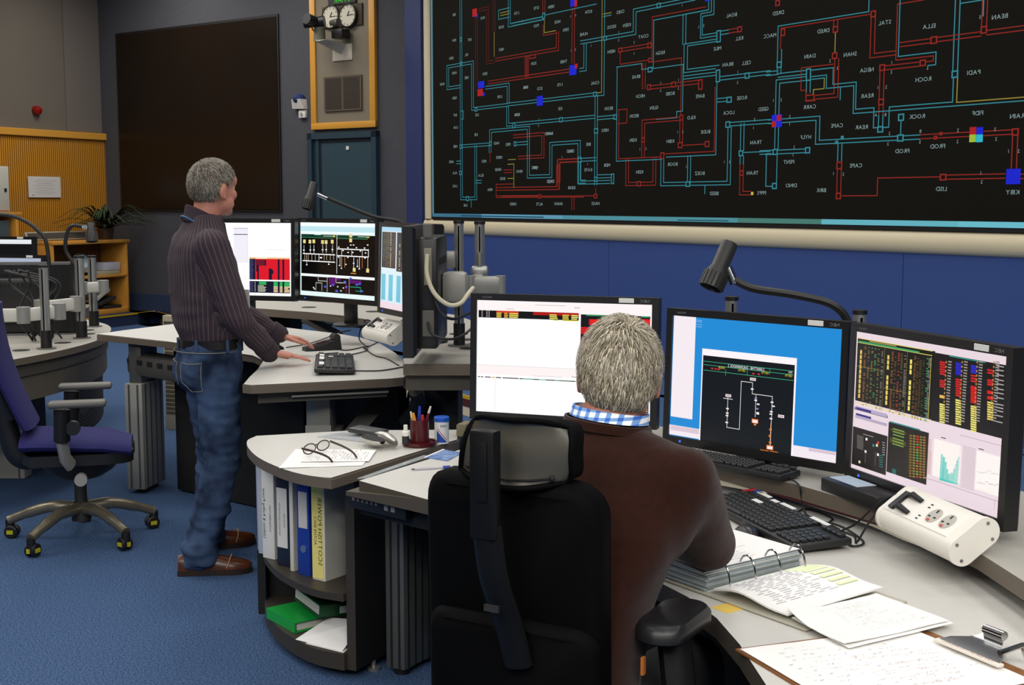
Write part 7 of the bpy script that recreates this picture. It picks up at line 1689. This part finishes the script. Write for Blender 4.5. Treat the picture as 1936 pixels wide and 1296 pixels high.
def hand_shapes(b, wrist, d, up, side, curl=.15, s=1.0, spread=.12):
    """palm and five separate fingers; d = pointing direction, up = back of the hand, side = towards the thumb"""
    w, d, up, side = V(wrist), V(d).normalized(), V(up).normalized(), V(side).normalized()
    def P(a, l, u):
        return w + d * a * s + side * l * s + up * u * s
    for k in range(5):
        l = -.034 + k * .017
        b.cap(P(.005, l * .62, 0), P(.088 - abs(k - 2.3) * .004, l, .002), .0135 * s, .0115 * s, 10, 4)
    base = ((.030, .092, .074, .0082), (.010, .096, .086, .0088), (-.011, .094, .080, .0086), (-.031, .086, .062, .0076))
    for i, (l, a, L, r) in enumerate(base):
        p = P(a - .006, l, .002)
        dirv = (d + side * spread * (1.3 - i) * .5).normalized()
        cur = curl * .6
        for q, f in enumerate((.46, .30, .24)):
            dd = (dirv * math.cos(cur) - up * math.sin(cur)).normalized()
            e = p + dd * L * f * s
            b.cap(p, e, r * s * (1 - .09 * q), r * s * (1 - .09 * (q + 1)), 10, 4)
            p = e; cur += curl
    p = P(.022, .030, -.004)
    for q, (L, r, o) in enumerate(((.040, .0125, .75), (.032, .0105, .45), (.026, .0095, .25))):
        dd = (d * (1 - o * .5) + side * o - up * .12).normalized()
        e = p + dd * L * s
        b.cap(p, e, r * s, r * s * .92, 10, 4)
        p = e

# ---- standing man -----------------------------------------------------------
sm = thing('person', 'grey haired person in a striped dark shirt and jeans standing at the raised desk', 'person', (-1.31, 5.48, 0), R(-60))
I3 = Matrix.Identity(3)
hc = V((.012, .028, 1.648))
b = MB()
HR = Matrix.Rotation(R(16), 3, 'Z') @ Matrix.Rotation(R(-5), 3, 'X')
P = head_shapes(b, hc, HR, 1.03)
b.cap((0.0, -.025, 1.40), (.008, .012, 1.60), .064, .061, 18)
b.loft([(0, -.02, .96, .15, .10), (0, -.01, 1.15, .155, .105), (0, -.02, 1.32, .175, .105), (0, -.03, 1.42, .15, .08), (0, -.03, 1.46, .07, .06)], 24)
RS, RE, RW = V((.182, -.035, 1.40)), V((.225, .045, 1.10)), V((.090, .235, .925))
LS, LE, LW = V((-.182, -.03, 1.40)), V((-.25, .14, 1.13)), V((-.235, .40, .96))
for (S, E_, W) in ((RS, RE, RW), (LS, LE, LW)):
    b.cap(S, E_, .045, .036); b.cap(E_, W, .036, .027)
hd = (V((.115, .36, .895)) - RW).normalized()
hand_shapes(b, RW, (.10, .97, -.20), (.05, .20, .98), (-.97, .12, .0), .10, 1.08, .16)
hand_shapes(b, LW, (.12, .95, -.22), (.0, .25, .96), (.97, -.10, .05), .30, 1.0, .10)
for x, k, a in ((1, (.125, .01, .48), (.165, -.115, .09)), (-1, (-.14, .05, .48), (-.195, .03, .09))):
    b.cap((x * .09, .0, .92), k, .075, .05); b.cap(k, a, .048, .036)
vs, ns, fs = remesh(b, .0055, 5, .5)
place(vs, fs, 'body', M_skin, sm)
eyes(sm, P, HR, 1.03)
def regA(d):
    # hair above a line that dips to the nape
    line = -.74 if d.y < -.3 else (-.74 + (d.y + .3) * 1.15)
    line = min(line, .50)
    if abs(d.x) > .70 and -.16 < d.y < .22:
        line = max(line, .06)
    return max(0, min(1, (d.z - line) * 3.2))
hair(sm, hc, HR, 1.03, (.1, -.62, .75), 5200, .030, ('6e675c', '9a9184', '857c6e', '4c463c', 'a89e8e'), regA, 4, .008)
# shirt
b = MB()
b.loft([(0, .0, .955, .165, .118), (0, -.004, 1.0, .172, .125), (0, -.012, 1.06, .182, .140), (0, -.012, 1.15, .184, .140), (0, -.018, 1.25, .188, .138), (0, -.025, 1.33, .196, .132), (0, -.03, 1.39, .192, .118), (0, -.030, 1.435, .165, .100), (0.0, -.022, 1.475, .118, .088), (.004, -.008, 1.53, .082, .078)], 32, pw=2.3)
for (S, E_, W) in ((RS, RE, RW), (LS, LE, LW)):
    b.cap(S + V((0, 0, -.005)), E_, .078, .060, 18); b.cap(E_, W - (W - E_).normalized() * .005, .060, .043, 18)
vs, ns, fs = remesh(b, .0085, 6, .5)
def wr(v, sc, st):
    q = V((v.x * sc, v.y * sc, v.z * sc * .55 + v.x * 3))
    return (noise.noise(q) + .5 * noise.noise(q * 2.3)) * st
vs = [v + n * (wr(v, 9, .009) + (.010 * max(0, noise.noise(V((v.x * 7, v.y * 7, v.z * 22)))) if v.z < 1.2 else 0)) for v, n in zip(vs, ns)]
M_shirt = mat('striped_shirt', '332630', .85)
nt_ = M_shirt.node_tree
at_ = nt_.nodes.new('ShaderNodeAttribute'); at_.attribute_name = 'stripe'
sn_ = nt_.nodes.new('ShaderNodeMath'); sn_.operation = 'SINE'
rp_ = nt_.nodes.new('ShaderNodeValToRGB')
rp_.color_ramp.elements[0].position = .72; rp_.color_ramp.elements[1].position = .97
rp_.color_ramp.elements[0].color = (*lin('352830'), 1); rp_.color_ramp.elements[1].color = (*lin('5e4e52'), 1)
nt_.links.new(at_.outputs['Fac'], sn_.inputs[0]); nt_.links.new(sn_.outputs[0], rp_.inputs['Fac'])
nt_.links.new(rp_.outputs['Color'], nt_.nodes['Principled BSDF'].inputs['Base Color'])
def seg_d(p, a, b_):
    t = max(0, min(1, (p - a).dot(b_ - a) / (b_ - a).length_squared))
    return (p - a - (b_ - a) * t).length
def stripe(p):
    best = None
    for (S, E_, W) in ((RS, RE, RW), (LS, LE, LW)):
        for a, b_, r in ((S, E_, .07), (E_, W, .052)):
            d = seg_d(p, a, b_) / r
            if p.z < 1.36 or abs(p.x) > .2:
                if d < 1.25 and (best is None or d < best[0]):
                    ax = (b_ - a).normalized(); u = ax.cross(V((0, 1, .2))).normalized(); w = ax.cross(u)
                    q = p - a; best = (d, math.atan2(q.dot(u), q.dot(w)) * .062)
    if best and (abs(p.x) > .16 or p.y > .16):
        return best[1]
    return math.atan2(p.x, -(p.y + .01)) * .165
so = place(vs, fs, 'shirt', M_shirt, sm, 60)
fa = so.data.attributes.new('stripe', 'FLOAT', 'POINT')
fa.data.foreach_set('value', [stripe(v) * 2 * math.pi / .019 for v in vs])
m = MB()
rs = []
for k in range(5):
    t = k / 4
    z = 1.505 + .064 * t - .012 * math.sin(math.pi * t)
    rr = .088 - .012 * t
    rs.append([(.003 + rr * math.sin(a), -.008 + rr * 1.02 * -math.cos(a), z - .085 * (1 - math.cos(a)) * .5) for a in [R(-150) + R(300) * i / 30 for i in range(31)]])
rs2 = [[(p[0] * 1.09, (p[1] + .008) * 1.09 - .008, p[2] - .002) for p in r] for r in rs]
m.rings(rs + rs2[::-1], closed=False, cap=False); m.build('collar', M_shirt, sm, world=False, smooth=60)
m = MB(); m.tube([(.100 * math.sin(a), -.010 - .098 * math.cos(a), 1.520 - .075 * (1 - math.cos(a))) for a in [R(-60) + R(180) * i / 24 for i in range(25)]], .0045, 8); m.build('lanyard', mat('lanyard_blue', '2c5a80', .6), sm, world=False)
m = MB(); m.box((.03, .150, 1.16), (.05, .002, .08), rz=R(30)); m.build('pass_card', M_paper, sm, world=False, smooth=0)
for (E_, W) in ((RE, RW), (LE, LW)):
    d = (W - E_).normalized(); m = MB(); m.cyl(W - d * .05, W + d * .008, .049, .046, 20); m.build('cuff', M_shirt, sm, world=False)
# belt and jeans
m = MB()
rs = []
for z, k in ((.955, 1.0), (.957, 1.025), (.993, 1.025), (.995, 1.0)):
    rs.append([(.176 * k * math.cos(a), -.004 + .128 * k * math.sin(a), z) for a in [2 * math.pi * i / 40 for i in range(40)]])
m.rings(rs); m.build('belt', mat('belt_leather', '1a1614', .35), sm, world=False)
b = MB()
b.loft([(0, -.004, .99, .172, .124), (0, -.006, .94, .176, .128), (0, -.012, .88, .180, .138), (0, -.012, .82, .176, .135), (0, -.004, .78, .16, .11)], 32, pw=2.3)
b.ell((.085, -.07, .85), (.085, .075, .09)); b.ell((-.085, -.07, .85), (.085, .075, .09))
RK, RA = V((.115, .005, .48)), V((.162, -.115, .085))
LK, LA = V((-.135, .045, .48)), V((-.193, .025, .085))
for x, K, A_ in ((1, RK, RA), (-1, LK, LA)):
    b.cap((x * .092, -.005, .85), K, .098, .078, 20); b.cap(K, A_ + V((0, 0, .0)), .078, .070, 20)
    b.cyl(A_ + V((0, 0, .06)), A_ + V((0, .005, -.045)), .072, .076, 20)
vs, ns, fs = remesh(b, .009, 5, .5)
def jw(v):
    q = V((v.x * 8, v.y * 8, v.z * 15))
    s_ = noise.noise(q) + .6 * noise.noise(q * 2.1)
    a = .004 + .010 * max(0, 1 - abs(v.z - .52) / .16) + .013 * max(0, 1 - abs(v.z - .12) / .18) + .006 * max(0, 1 - abs(v.z - .78) / .1)
    folds = max(0, noise.noise(V((v.x * 6 + 4, v.y * 6, v.z * 26 + v.x * 9)))) * (.008 + .014 * max(0, 1 - abs(v.z - .2) / .25) + .012 * max(0, 1 - abs(v.z - .5) / .15))
    return s_ * a + folds
vs = [v + n * jw(v) for v, n in zip(vs, ns)]
M_jean = mat('denim', '1a2438', .9, bump=(500, .5), vary=(8, .17, '4a5f80'), spec=.15)
jn = place(vs, fs, 'jeans', M_jean, sm, 60)
M_st = mat('denim_stitch', '8a8478', .8)
def on_hip(a, z, k=1.0):
    return V((.181 * k * math.cos(a), -.012 + .140 * k * math.sin(a), z))
for s0 in (0, 1):
    a0, a1 = (R(-74), R(-22)) if s0 == 0 else (R(-142), R(-94))
    pts = [on_hip(a0 + (a1 - a0) * t, .905) for t in (0, .33, .66, 1)]
    low = [(a1, .785), ((a0 + a1) / 2, .75), (a0, .785)]
    loop = pts + [on_hip(a, z, .97) for a, z in low] + [pts[0]]
    from mathutils.bvhtree import BVHTree
    bv = BVHTree.FromPolygons([tuple(v) for v in vs], fs)
    dense = []
    for p, q in zip(loop, loop[1:]):
        for i in range(6):
            r = p.lerp(q, i / 6)
            hit = bv.find_nearest(r + V((0, -.03, 0)))
            dense.append(hit[0] + hit[1] * .001)
    m = MB(); m.tube(dense + [dense[0]], .0016, 6, cap=False); m.build('pocket_stitching', M_st, jn, world=False)
m = MB(); m.tube([on_hip(a, .945, 1.0) + V((0, 0, 0)) for a in [2 * math.pi * i / 30 for i in range(31)]], .0018, 6, cap=False); m.build('waist_stitching', M_st, jn, world=False)
m = MB()
for a in (-150, -95, -45, 10, 60, 120, 180):
    p = V((.1804 * math.cos(R(a)), -.004 + .1312 * math.sin(R(a)), .970)); n_ = V((math.cos(R(a)), math.sin(R(a)), 0)); t_ = V((-n_.y, n_.x, 0))
    m.box(p + n_ * .003, (.007, .014, .060), rot=Matrix((n_, t_, V((0, 0, 1)))).transposed(), bev=.002)
m.build('belt_loop', M_jean, jn, world=False)
def shoe(label_col, heel, toe, name='shoe'):
    heel, toe = V(heel), V(toe)
    d = (toe - heel); L = d.length; d.normalize(); sd = V((-d.y, d.x, 0))
    m = MB(); rs = []
    prof = ((0, .030, .062), (.06, .036, .066), (.25, .036, .066), (.42, .038, .064), (.55, .044, .056), (.72, .049, .044), (.86, .044, .036), (.95, .030, .028), (1.0, .010, .018))
    for t, w, h in prof:
        c_ = heel + d * (t * L)
        rs.append([c_ + sd * w * math.copysign(abs(math.cos(a)) ** .8, math.cos(a)) + V((0, 0, .022 + h * max(0, math.sin(a)))) for a in [2 * math.pi * i / 20 for i in range(20)]])
    m.rings(rs); u = m.build(name, mat('brown_leather', '5e2f18', .3, vary=(20, .25, '44200f')), sm, world=False, smooth=60)
    m = MB(); rs = []
    for t, w, h in prof:
        c_ = heel + d * (t * L * 1.02 - .003); w2 = w * 1.08
        z0 = 0 if t < .3 or t > .45 else .004
        rs.append([c_ - sd * w2 + V((0, 0, z0)), c_ + sd * w2 + V((0, 0, z0)), c_ + sd * w2 + V((0, 0, .024)), c_ - sd * w2 + V((0, 0, .024))])
    m.rings(rs); m.build('sole', mat('sole_dark', '2a1a12', .6), u, world=False, smooth=30)
    m = MB(); c_ = heel + d * L * .66
    m.tube([c_ + sd * .048 * math.cos(a) * (1) + d * .02 * math.sin(a) + V((0, 0, .030 + .048 * math.sin(a))) for a in [math.pi * i / 12 for i in range(13)]], .0022, 6); m.build('welt_stitch', mat('pale_stitch', 'b88a54', .6), u, world=False)
shoe('', (.125, -.200, 0), (.235, .085, 0))
shoe('', (-.205, -.055, 0), (-.20, .245, 0))

# ---- seated man -------------------------------------------------------------
sp = thing('person', 'seated person with pale grey hair in a brown sweater seen from behind', 'person', (.10, 2.45, 0), R(-29))
hc = V((.016, .232, 1.228))
HR = Matrix.Rotation(R(22), 3, 'Z') @ Matrix.Rotation(R(-14), 3, 'X') @ Matrix.Rotation(R(3), 3, 'Y')
b = MB()
P = head_shapes(b, hc, HR, .97)
b.cap((.0, .175, 1.02), (.012, .222, 1.19), .064, .058, 18)
b.loft([(0, -.02, .50, .14, .11), (0, .02, .66, .125, .10), (0, .08, .82, .14, .10), (0, .13, .94, .165, .10), (0, .165, 1.02, .155, .085), (0, .185, 1.07, .10, .07)], 24)
RS, RE, RW = V((.192, .165, 1.030)), V((.165, .375, .842)), V((-.02, .535, .825))
LS, LE, LW = V((-.192, .17, 1.030)), V((-.26, .35, .862)), V((-.12, .56, .80))
for (S, E_, W) in ((RS, RE, RW), (LS, LE, LW)):
    b.cap(S, E_, .046, .037); b.cap(E_, W, .037, .028)
hand_shapes(b, RW, (-.75, .62, -.08), (0, .1, 1), (.55, .75, 0), .25, 1.0)
hand_shapes(b, LW, (.55, .80, -.12), (0, .15, 1), (.8, -.55, 0), .25, 1.0)
for x in (1, -1):
    K, A_ = V((x * .12, .42, .545)), V((x * .14, .46, .10))
    b.cap((x * .09, .0, .56), K, .075, .052); b.cap(K, A_, .05, .038)
vs, ns, fs = remesh(b, .0055, 5, .5)
place(vs, fs, 'body', M_skin, sp)
eyes(sp, P, HR, .97)
def regB(d):
    line = -.97 if d.y < -.15 else (-.97 + (d.y + .15) * 1.9)
    line = min(line, .6)
    if abs(d.x) > .80 and d.y > -.18:
        line = max(line, -.25 + (d.y + .18) * .9)
    return max(0, min(1, (d.z - line) * 3.0))
hair(sp, hc, HR, .97, (.18, -.55, .82), 11000, .042, ('b3a78f', '8f8470', 'cfc4ac', '6e6454', 'dcd2bc', 'a0937c'), regB, 8, .011)
# sweater
b = MB()
b.loft([(0, -.03, .47, .16, .14), (0, -.02, .55, .17, .148), (0, .02, .66, .150, .138), (0, .07, .80, .162, .138), (0, .12, .92, .200, .134), (0, .155, 1.0, .208, .118), (0, .175, 1.055, .175, .098), (0, .190, 1.095, .115, .085), (.003, .200, 1.118, .084, .078)], 32, pw=2.3)
for (S, E_, W) in ((RS, RE, RW), (LS, LE, LW)):
    b.cap(S + V((0, 0, -.005)), E_, .069, .061, 18); b.cap(E_, W, .061, .042, 18)
    b.cap((S.x * .75, .15, .93), S + V((S.x * -.12, .0, -.03)), .075, .075, 18)
    b.cap((S.x * .2, .185, 1.085), S + V((-S.x * .12, 0, -.005)), .052, .068, 18); b.cap((S.x * .45, .15, 1.0), S + V((-S.x * .12, 0, -.05)), .08, .075, 18)
    b.cap(S + V((-S.x * .25, 0, -.06)), E_ + V((-S.x * .1, -.08, .06)), .07, .05, 18)
vs, ns, fs = remesh(b, .009, 26, .5)
vs = [v + n * (noise.noise(V((v.x * 8, v.y * 8, v.z * 10))) * .006 + .005 * max(0, noise.noise(V((v.x * 4, v.y * 9, v.z * 24 + 3))))) for v, n in zip(vs, ns)]
M_sw = mat('brown_sweater', '32180f', .95, bump=(420, .35), vary=(60, .3, '2a130c'), spec=.1, sheen=.15)
place(vs, fs, 'sweater', M_sw, sp, 70)
m = MB(); rs = []
for k in range(3):
    t = k / 2
    rs.append([(.003 + (.092 - .006 * t) * math.sin(a), .200 - (.086 - .004 * t) * math.cos(a), 1.108 + .018 * t + .008 * math.cos(a) - .10 * .09 * math.sin(a)) for a in [2 * math.pi * i / 36 for i in range(36)]])
rs2 = [[(p[0] * 1.05, (p[1] - .2) * 1.06 + .2, p[2]) for p in r] for r in rs]
m.rings(rs + rs2[::-1], cap=False); m.build('neck_rib', M_sw, sp, world=False, smooth=60)
# checked shirt collar
if 'check' not in MATS:
    mc = mat('check', 'e4ebf2', .8)
    nt_ = mc.node_tree; bs = nt_.nodes['Principled BSDF']
    tc_ = nt_.nodes.new('ShaderNodeTexCoord')
    mx = None
    outs = []
    for ax in ('X', 'Z'):
        wv = nt_.nodes.new('ShaderNodeTexWave'); wv.bands_direction = ax; wv.inputs['Scale'].default_value = 14 if ax == 'X' else 20
        nt_.links.new(tc_.outputs['Object'], wv.inputs['Vector'])
        rp = nt_.nodes.new('ShaderNodeValToRGB'); rp.color_ramp.elements[0].position = .55; rp.color_ramp.elements[1].position = .72
        rp.color_ramp.elements[0].color = (1, 1, 1, 1); rp.color_ramp.elements[1].color = (*lin('7aa6e0'), 1)
        nt_.links.new(wv.outputs['Color'], rp.inputs['Fac']); outs.append(rp)
    mu = nt_.nodes.new('ShaderNodeMix'); mu.data_type = 'RGBA'; mu.blend_type = 'MULTIPLY'; mu.inputs['Factor'].default_value = 1
    nt_.links.new(outs[0].outputs['Color'], mu.inputs['A']); nt_.links.new(outs[1].outputs['Color'], mu.inputs['B'])
    nt_.links.new(mu.outputs['Result'], bs.inputs['Base Color'])
m = MB(); rs = []
for k in range(4):
    t = k / 3
    rs.append([(.004 + (.080 - .003 * t) * math.sin(a), .205 + .010 * t - (.078 - .004 * t) * math.cos(a), 1.128 + .019 * t + .008 * math.cos(a) - .10 * (.080 - .003 * t) * math.sin(a)) for a in [R(-160) + R(320) * i / 36 for i in range(37)]])
rs2 = [[(p[0] * 1.05, (p[1] - .2) * 1.05 + .2, p[2]) for p in r] for r in rs]
m.rings(rs + rs2[::-1], closed=False, cap=False); m.build('shirt_collar', MATS['check'], sp, world=False, smooth=60)
b = MB()
b.loft([(0, -.01, .60, .17, .13), (0, .0, .53, .18, .15), (0, .01, .50, .16, .13)], 28)
for x in (1, -1):
    K, A_ = V((x * .12, .42, .545)), V((x * .14, .46, .10))
    b.cap((x * .09, .0, .565), K, .085, .07, 18); b.cap(K, A_, .07, .06, 18)
vs, ns, fs = remesh(b, .011, 5, .5)
place(vs, fs, 'trousers', mat('dark_trousers', '17171a', .9), sp, 70)
for x in (1, -1):
    m = MB(); rs = []
    for t, w, h in ((0, .03, .06), (.2, .036, .07), (.5, .042, .06), (.8, .044, .04), (1, .015, .02)):
        rs.append([(x * .14 + w * math.cos(a), .40 + t * .27, .003 + h * .5 + h * .5 * math.sin(a)) for a in [2 * math.pi * i / 16 for i in range(16)]])
    m.rings(rs); m.build('shoe', mat('black_leather_shoe', '121214', .35), sp, world=False, smooth=60)
# ------------------------------------------------------------------ light, camera, colour
def area(name, loc, sx, sy, power, col=(1, .955, .88), spread=150, rot=(0, 0, 0)):
    l = bpy.data.lights.new(name, 'AREA')
    l.shape = 'RECTANGLE'
    l.size, l.size_y = sx, sy
    l.energy = power
    l.color = col
    l.spread = R(spread)
    o = bpy.data.objects.new(name, l)
    o.location = loc
    o.rotation_euler = rot
    C.objects.link(o)
    return o
# rows of square ceiling lights over the whole room
for gx in (-4.4, -1.8, .8, 3.4):
    for gy in (-3.6, -1.4, 1.0, 3.6, 6.2, 8.8, 11.4):
        if gx > 2 and gy > 9 or gx > 0 and gy > 11:
            continue
        area('ceiling_and_fill_light', (gx, gy, HC - .03), 1.2, 1.2, {-3.6: 135, -1.4: 75, 1.0: 14, 3.6: 21, 6.2: 36, 8.8: 32, 11.4: 26}[gy] * (1.35 if gx < -4 and gy > 2 else 1), col=(1, .975, .93), spread=172)
area('ceiling_and_fill_light', (-4.6, 15.0, HC - .03), 1.2, 1.2, 50, col=(1, .975, .93), spread=172)  # lamps from here on are off the grid, added to brighten the left back
area('ceiling_and_fill_light', (-3.2, 13.6, HC - .03), 1.2, 1.2, 45, col=(1, .975, .93), spread=172)
area('ceiling_and_fill_light', (-6.4, 9.6, HC - .03), 1.2, 1.2, 50, col=(1, .975, .93), spread=172)
area('ceiling_and_fill_light', (-6.2, 5.6, HC - .03), 1.2, 1.2, 50, col=(1, .975, .93), spread=172)
wd_ = bpy.data.worlds.new('room_world')
bpy.context.scene.world = wd_
wd_.use_nodes = True
wd_.node_tree.nodes['Background'].inputs[0].default_value = (.02, .02, .022, 1)
wd_.node_tree.nodes['Background'].inputs[1].default_value = 1
cam = bpy.data.cameras.new('camera')
cam.sensor_width = 36
cam.lens = 36 * 2400 / 1936
cam.clip_start = .05
co = bpy.data.objects.new('camera', cam)
C.objects.link(co)
co.location = (0, 0, 1.58)
co.rotation_euler = (math.pi / 2 - math.atan(266 / 2400), 0, 0)
sc = bpy.context.scene
sc.camera = co
sc.view_settings.view_transform = 'Standard'
sc.view_settings.look = 'None'
sc.view_settings.exposure = 0
sc.view_settings.gamma = 1
sc.view_settings.use_curve_mapping = False
for o in C.objects:
    if '_o' in o:
        del o['_o']
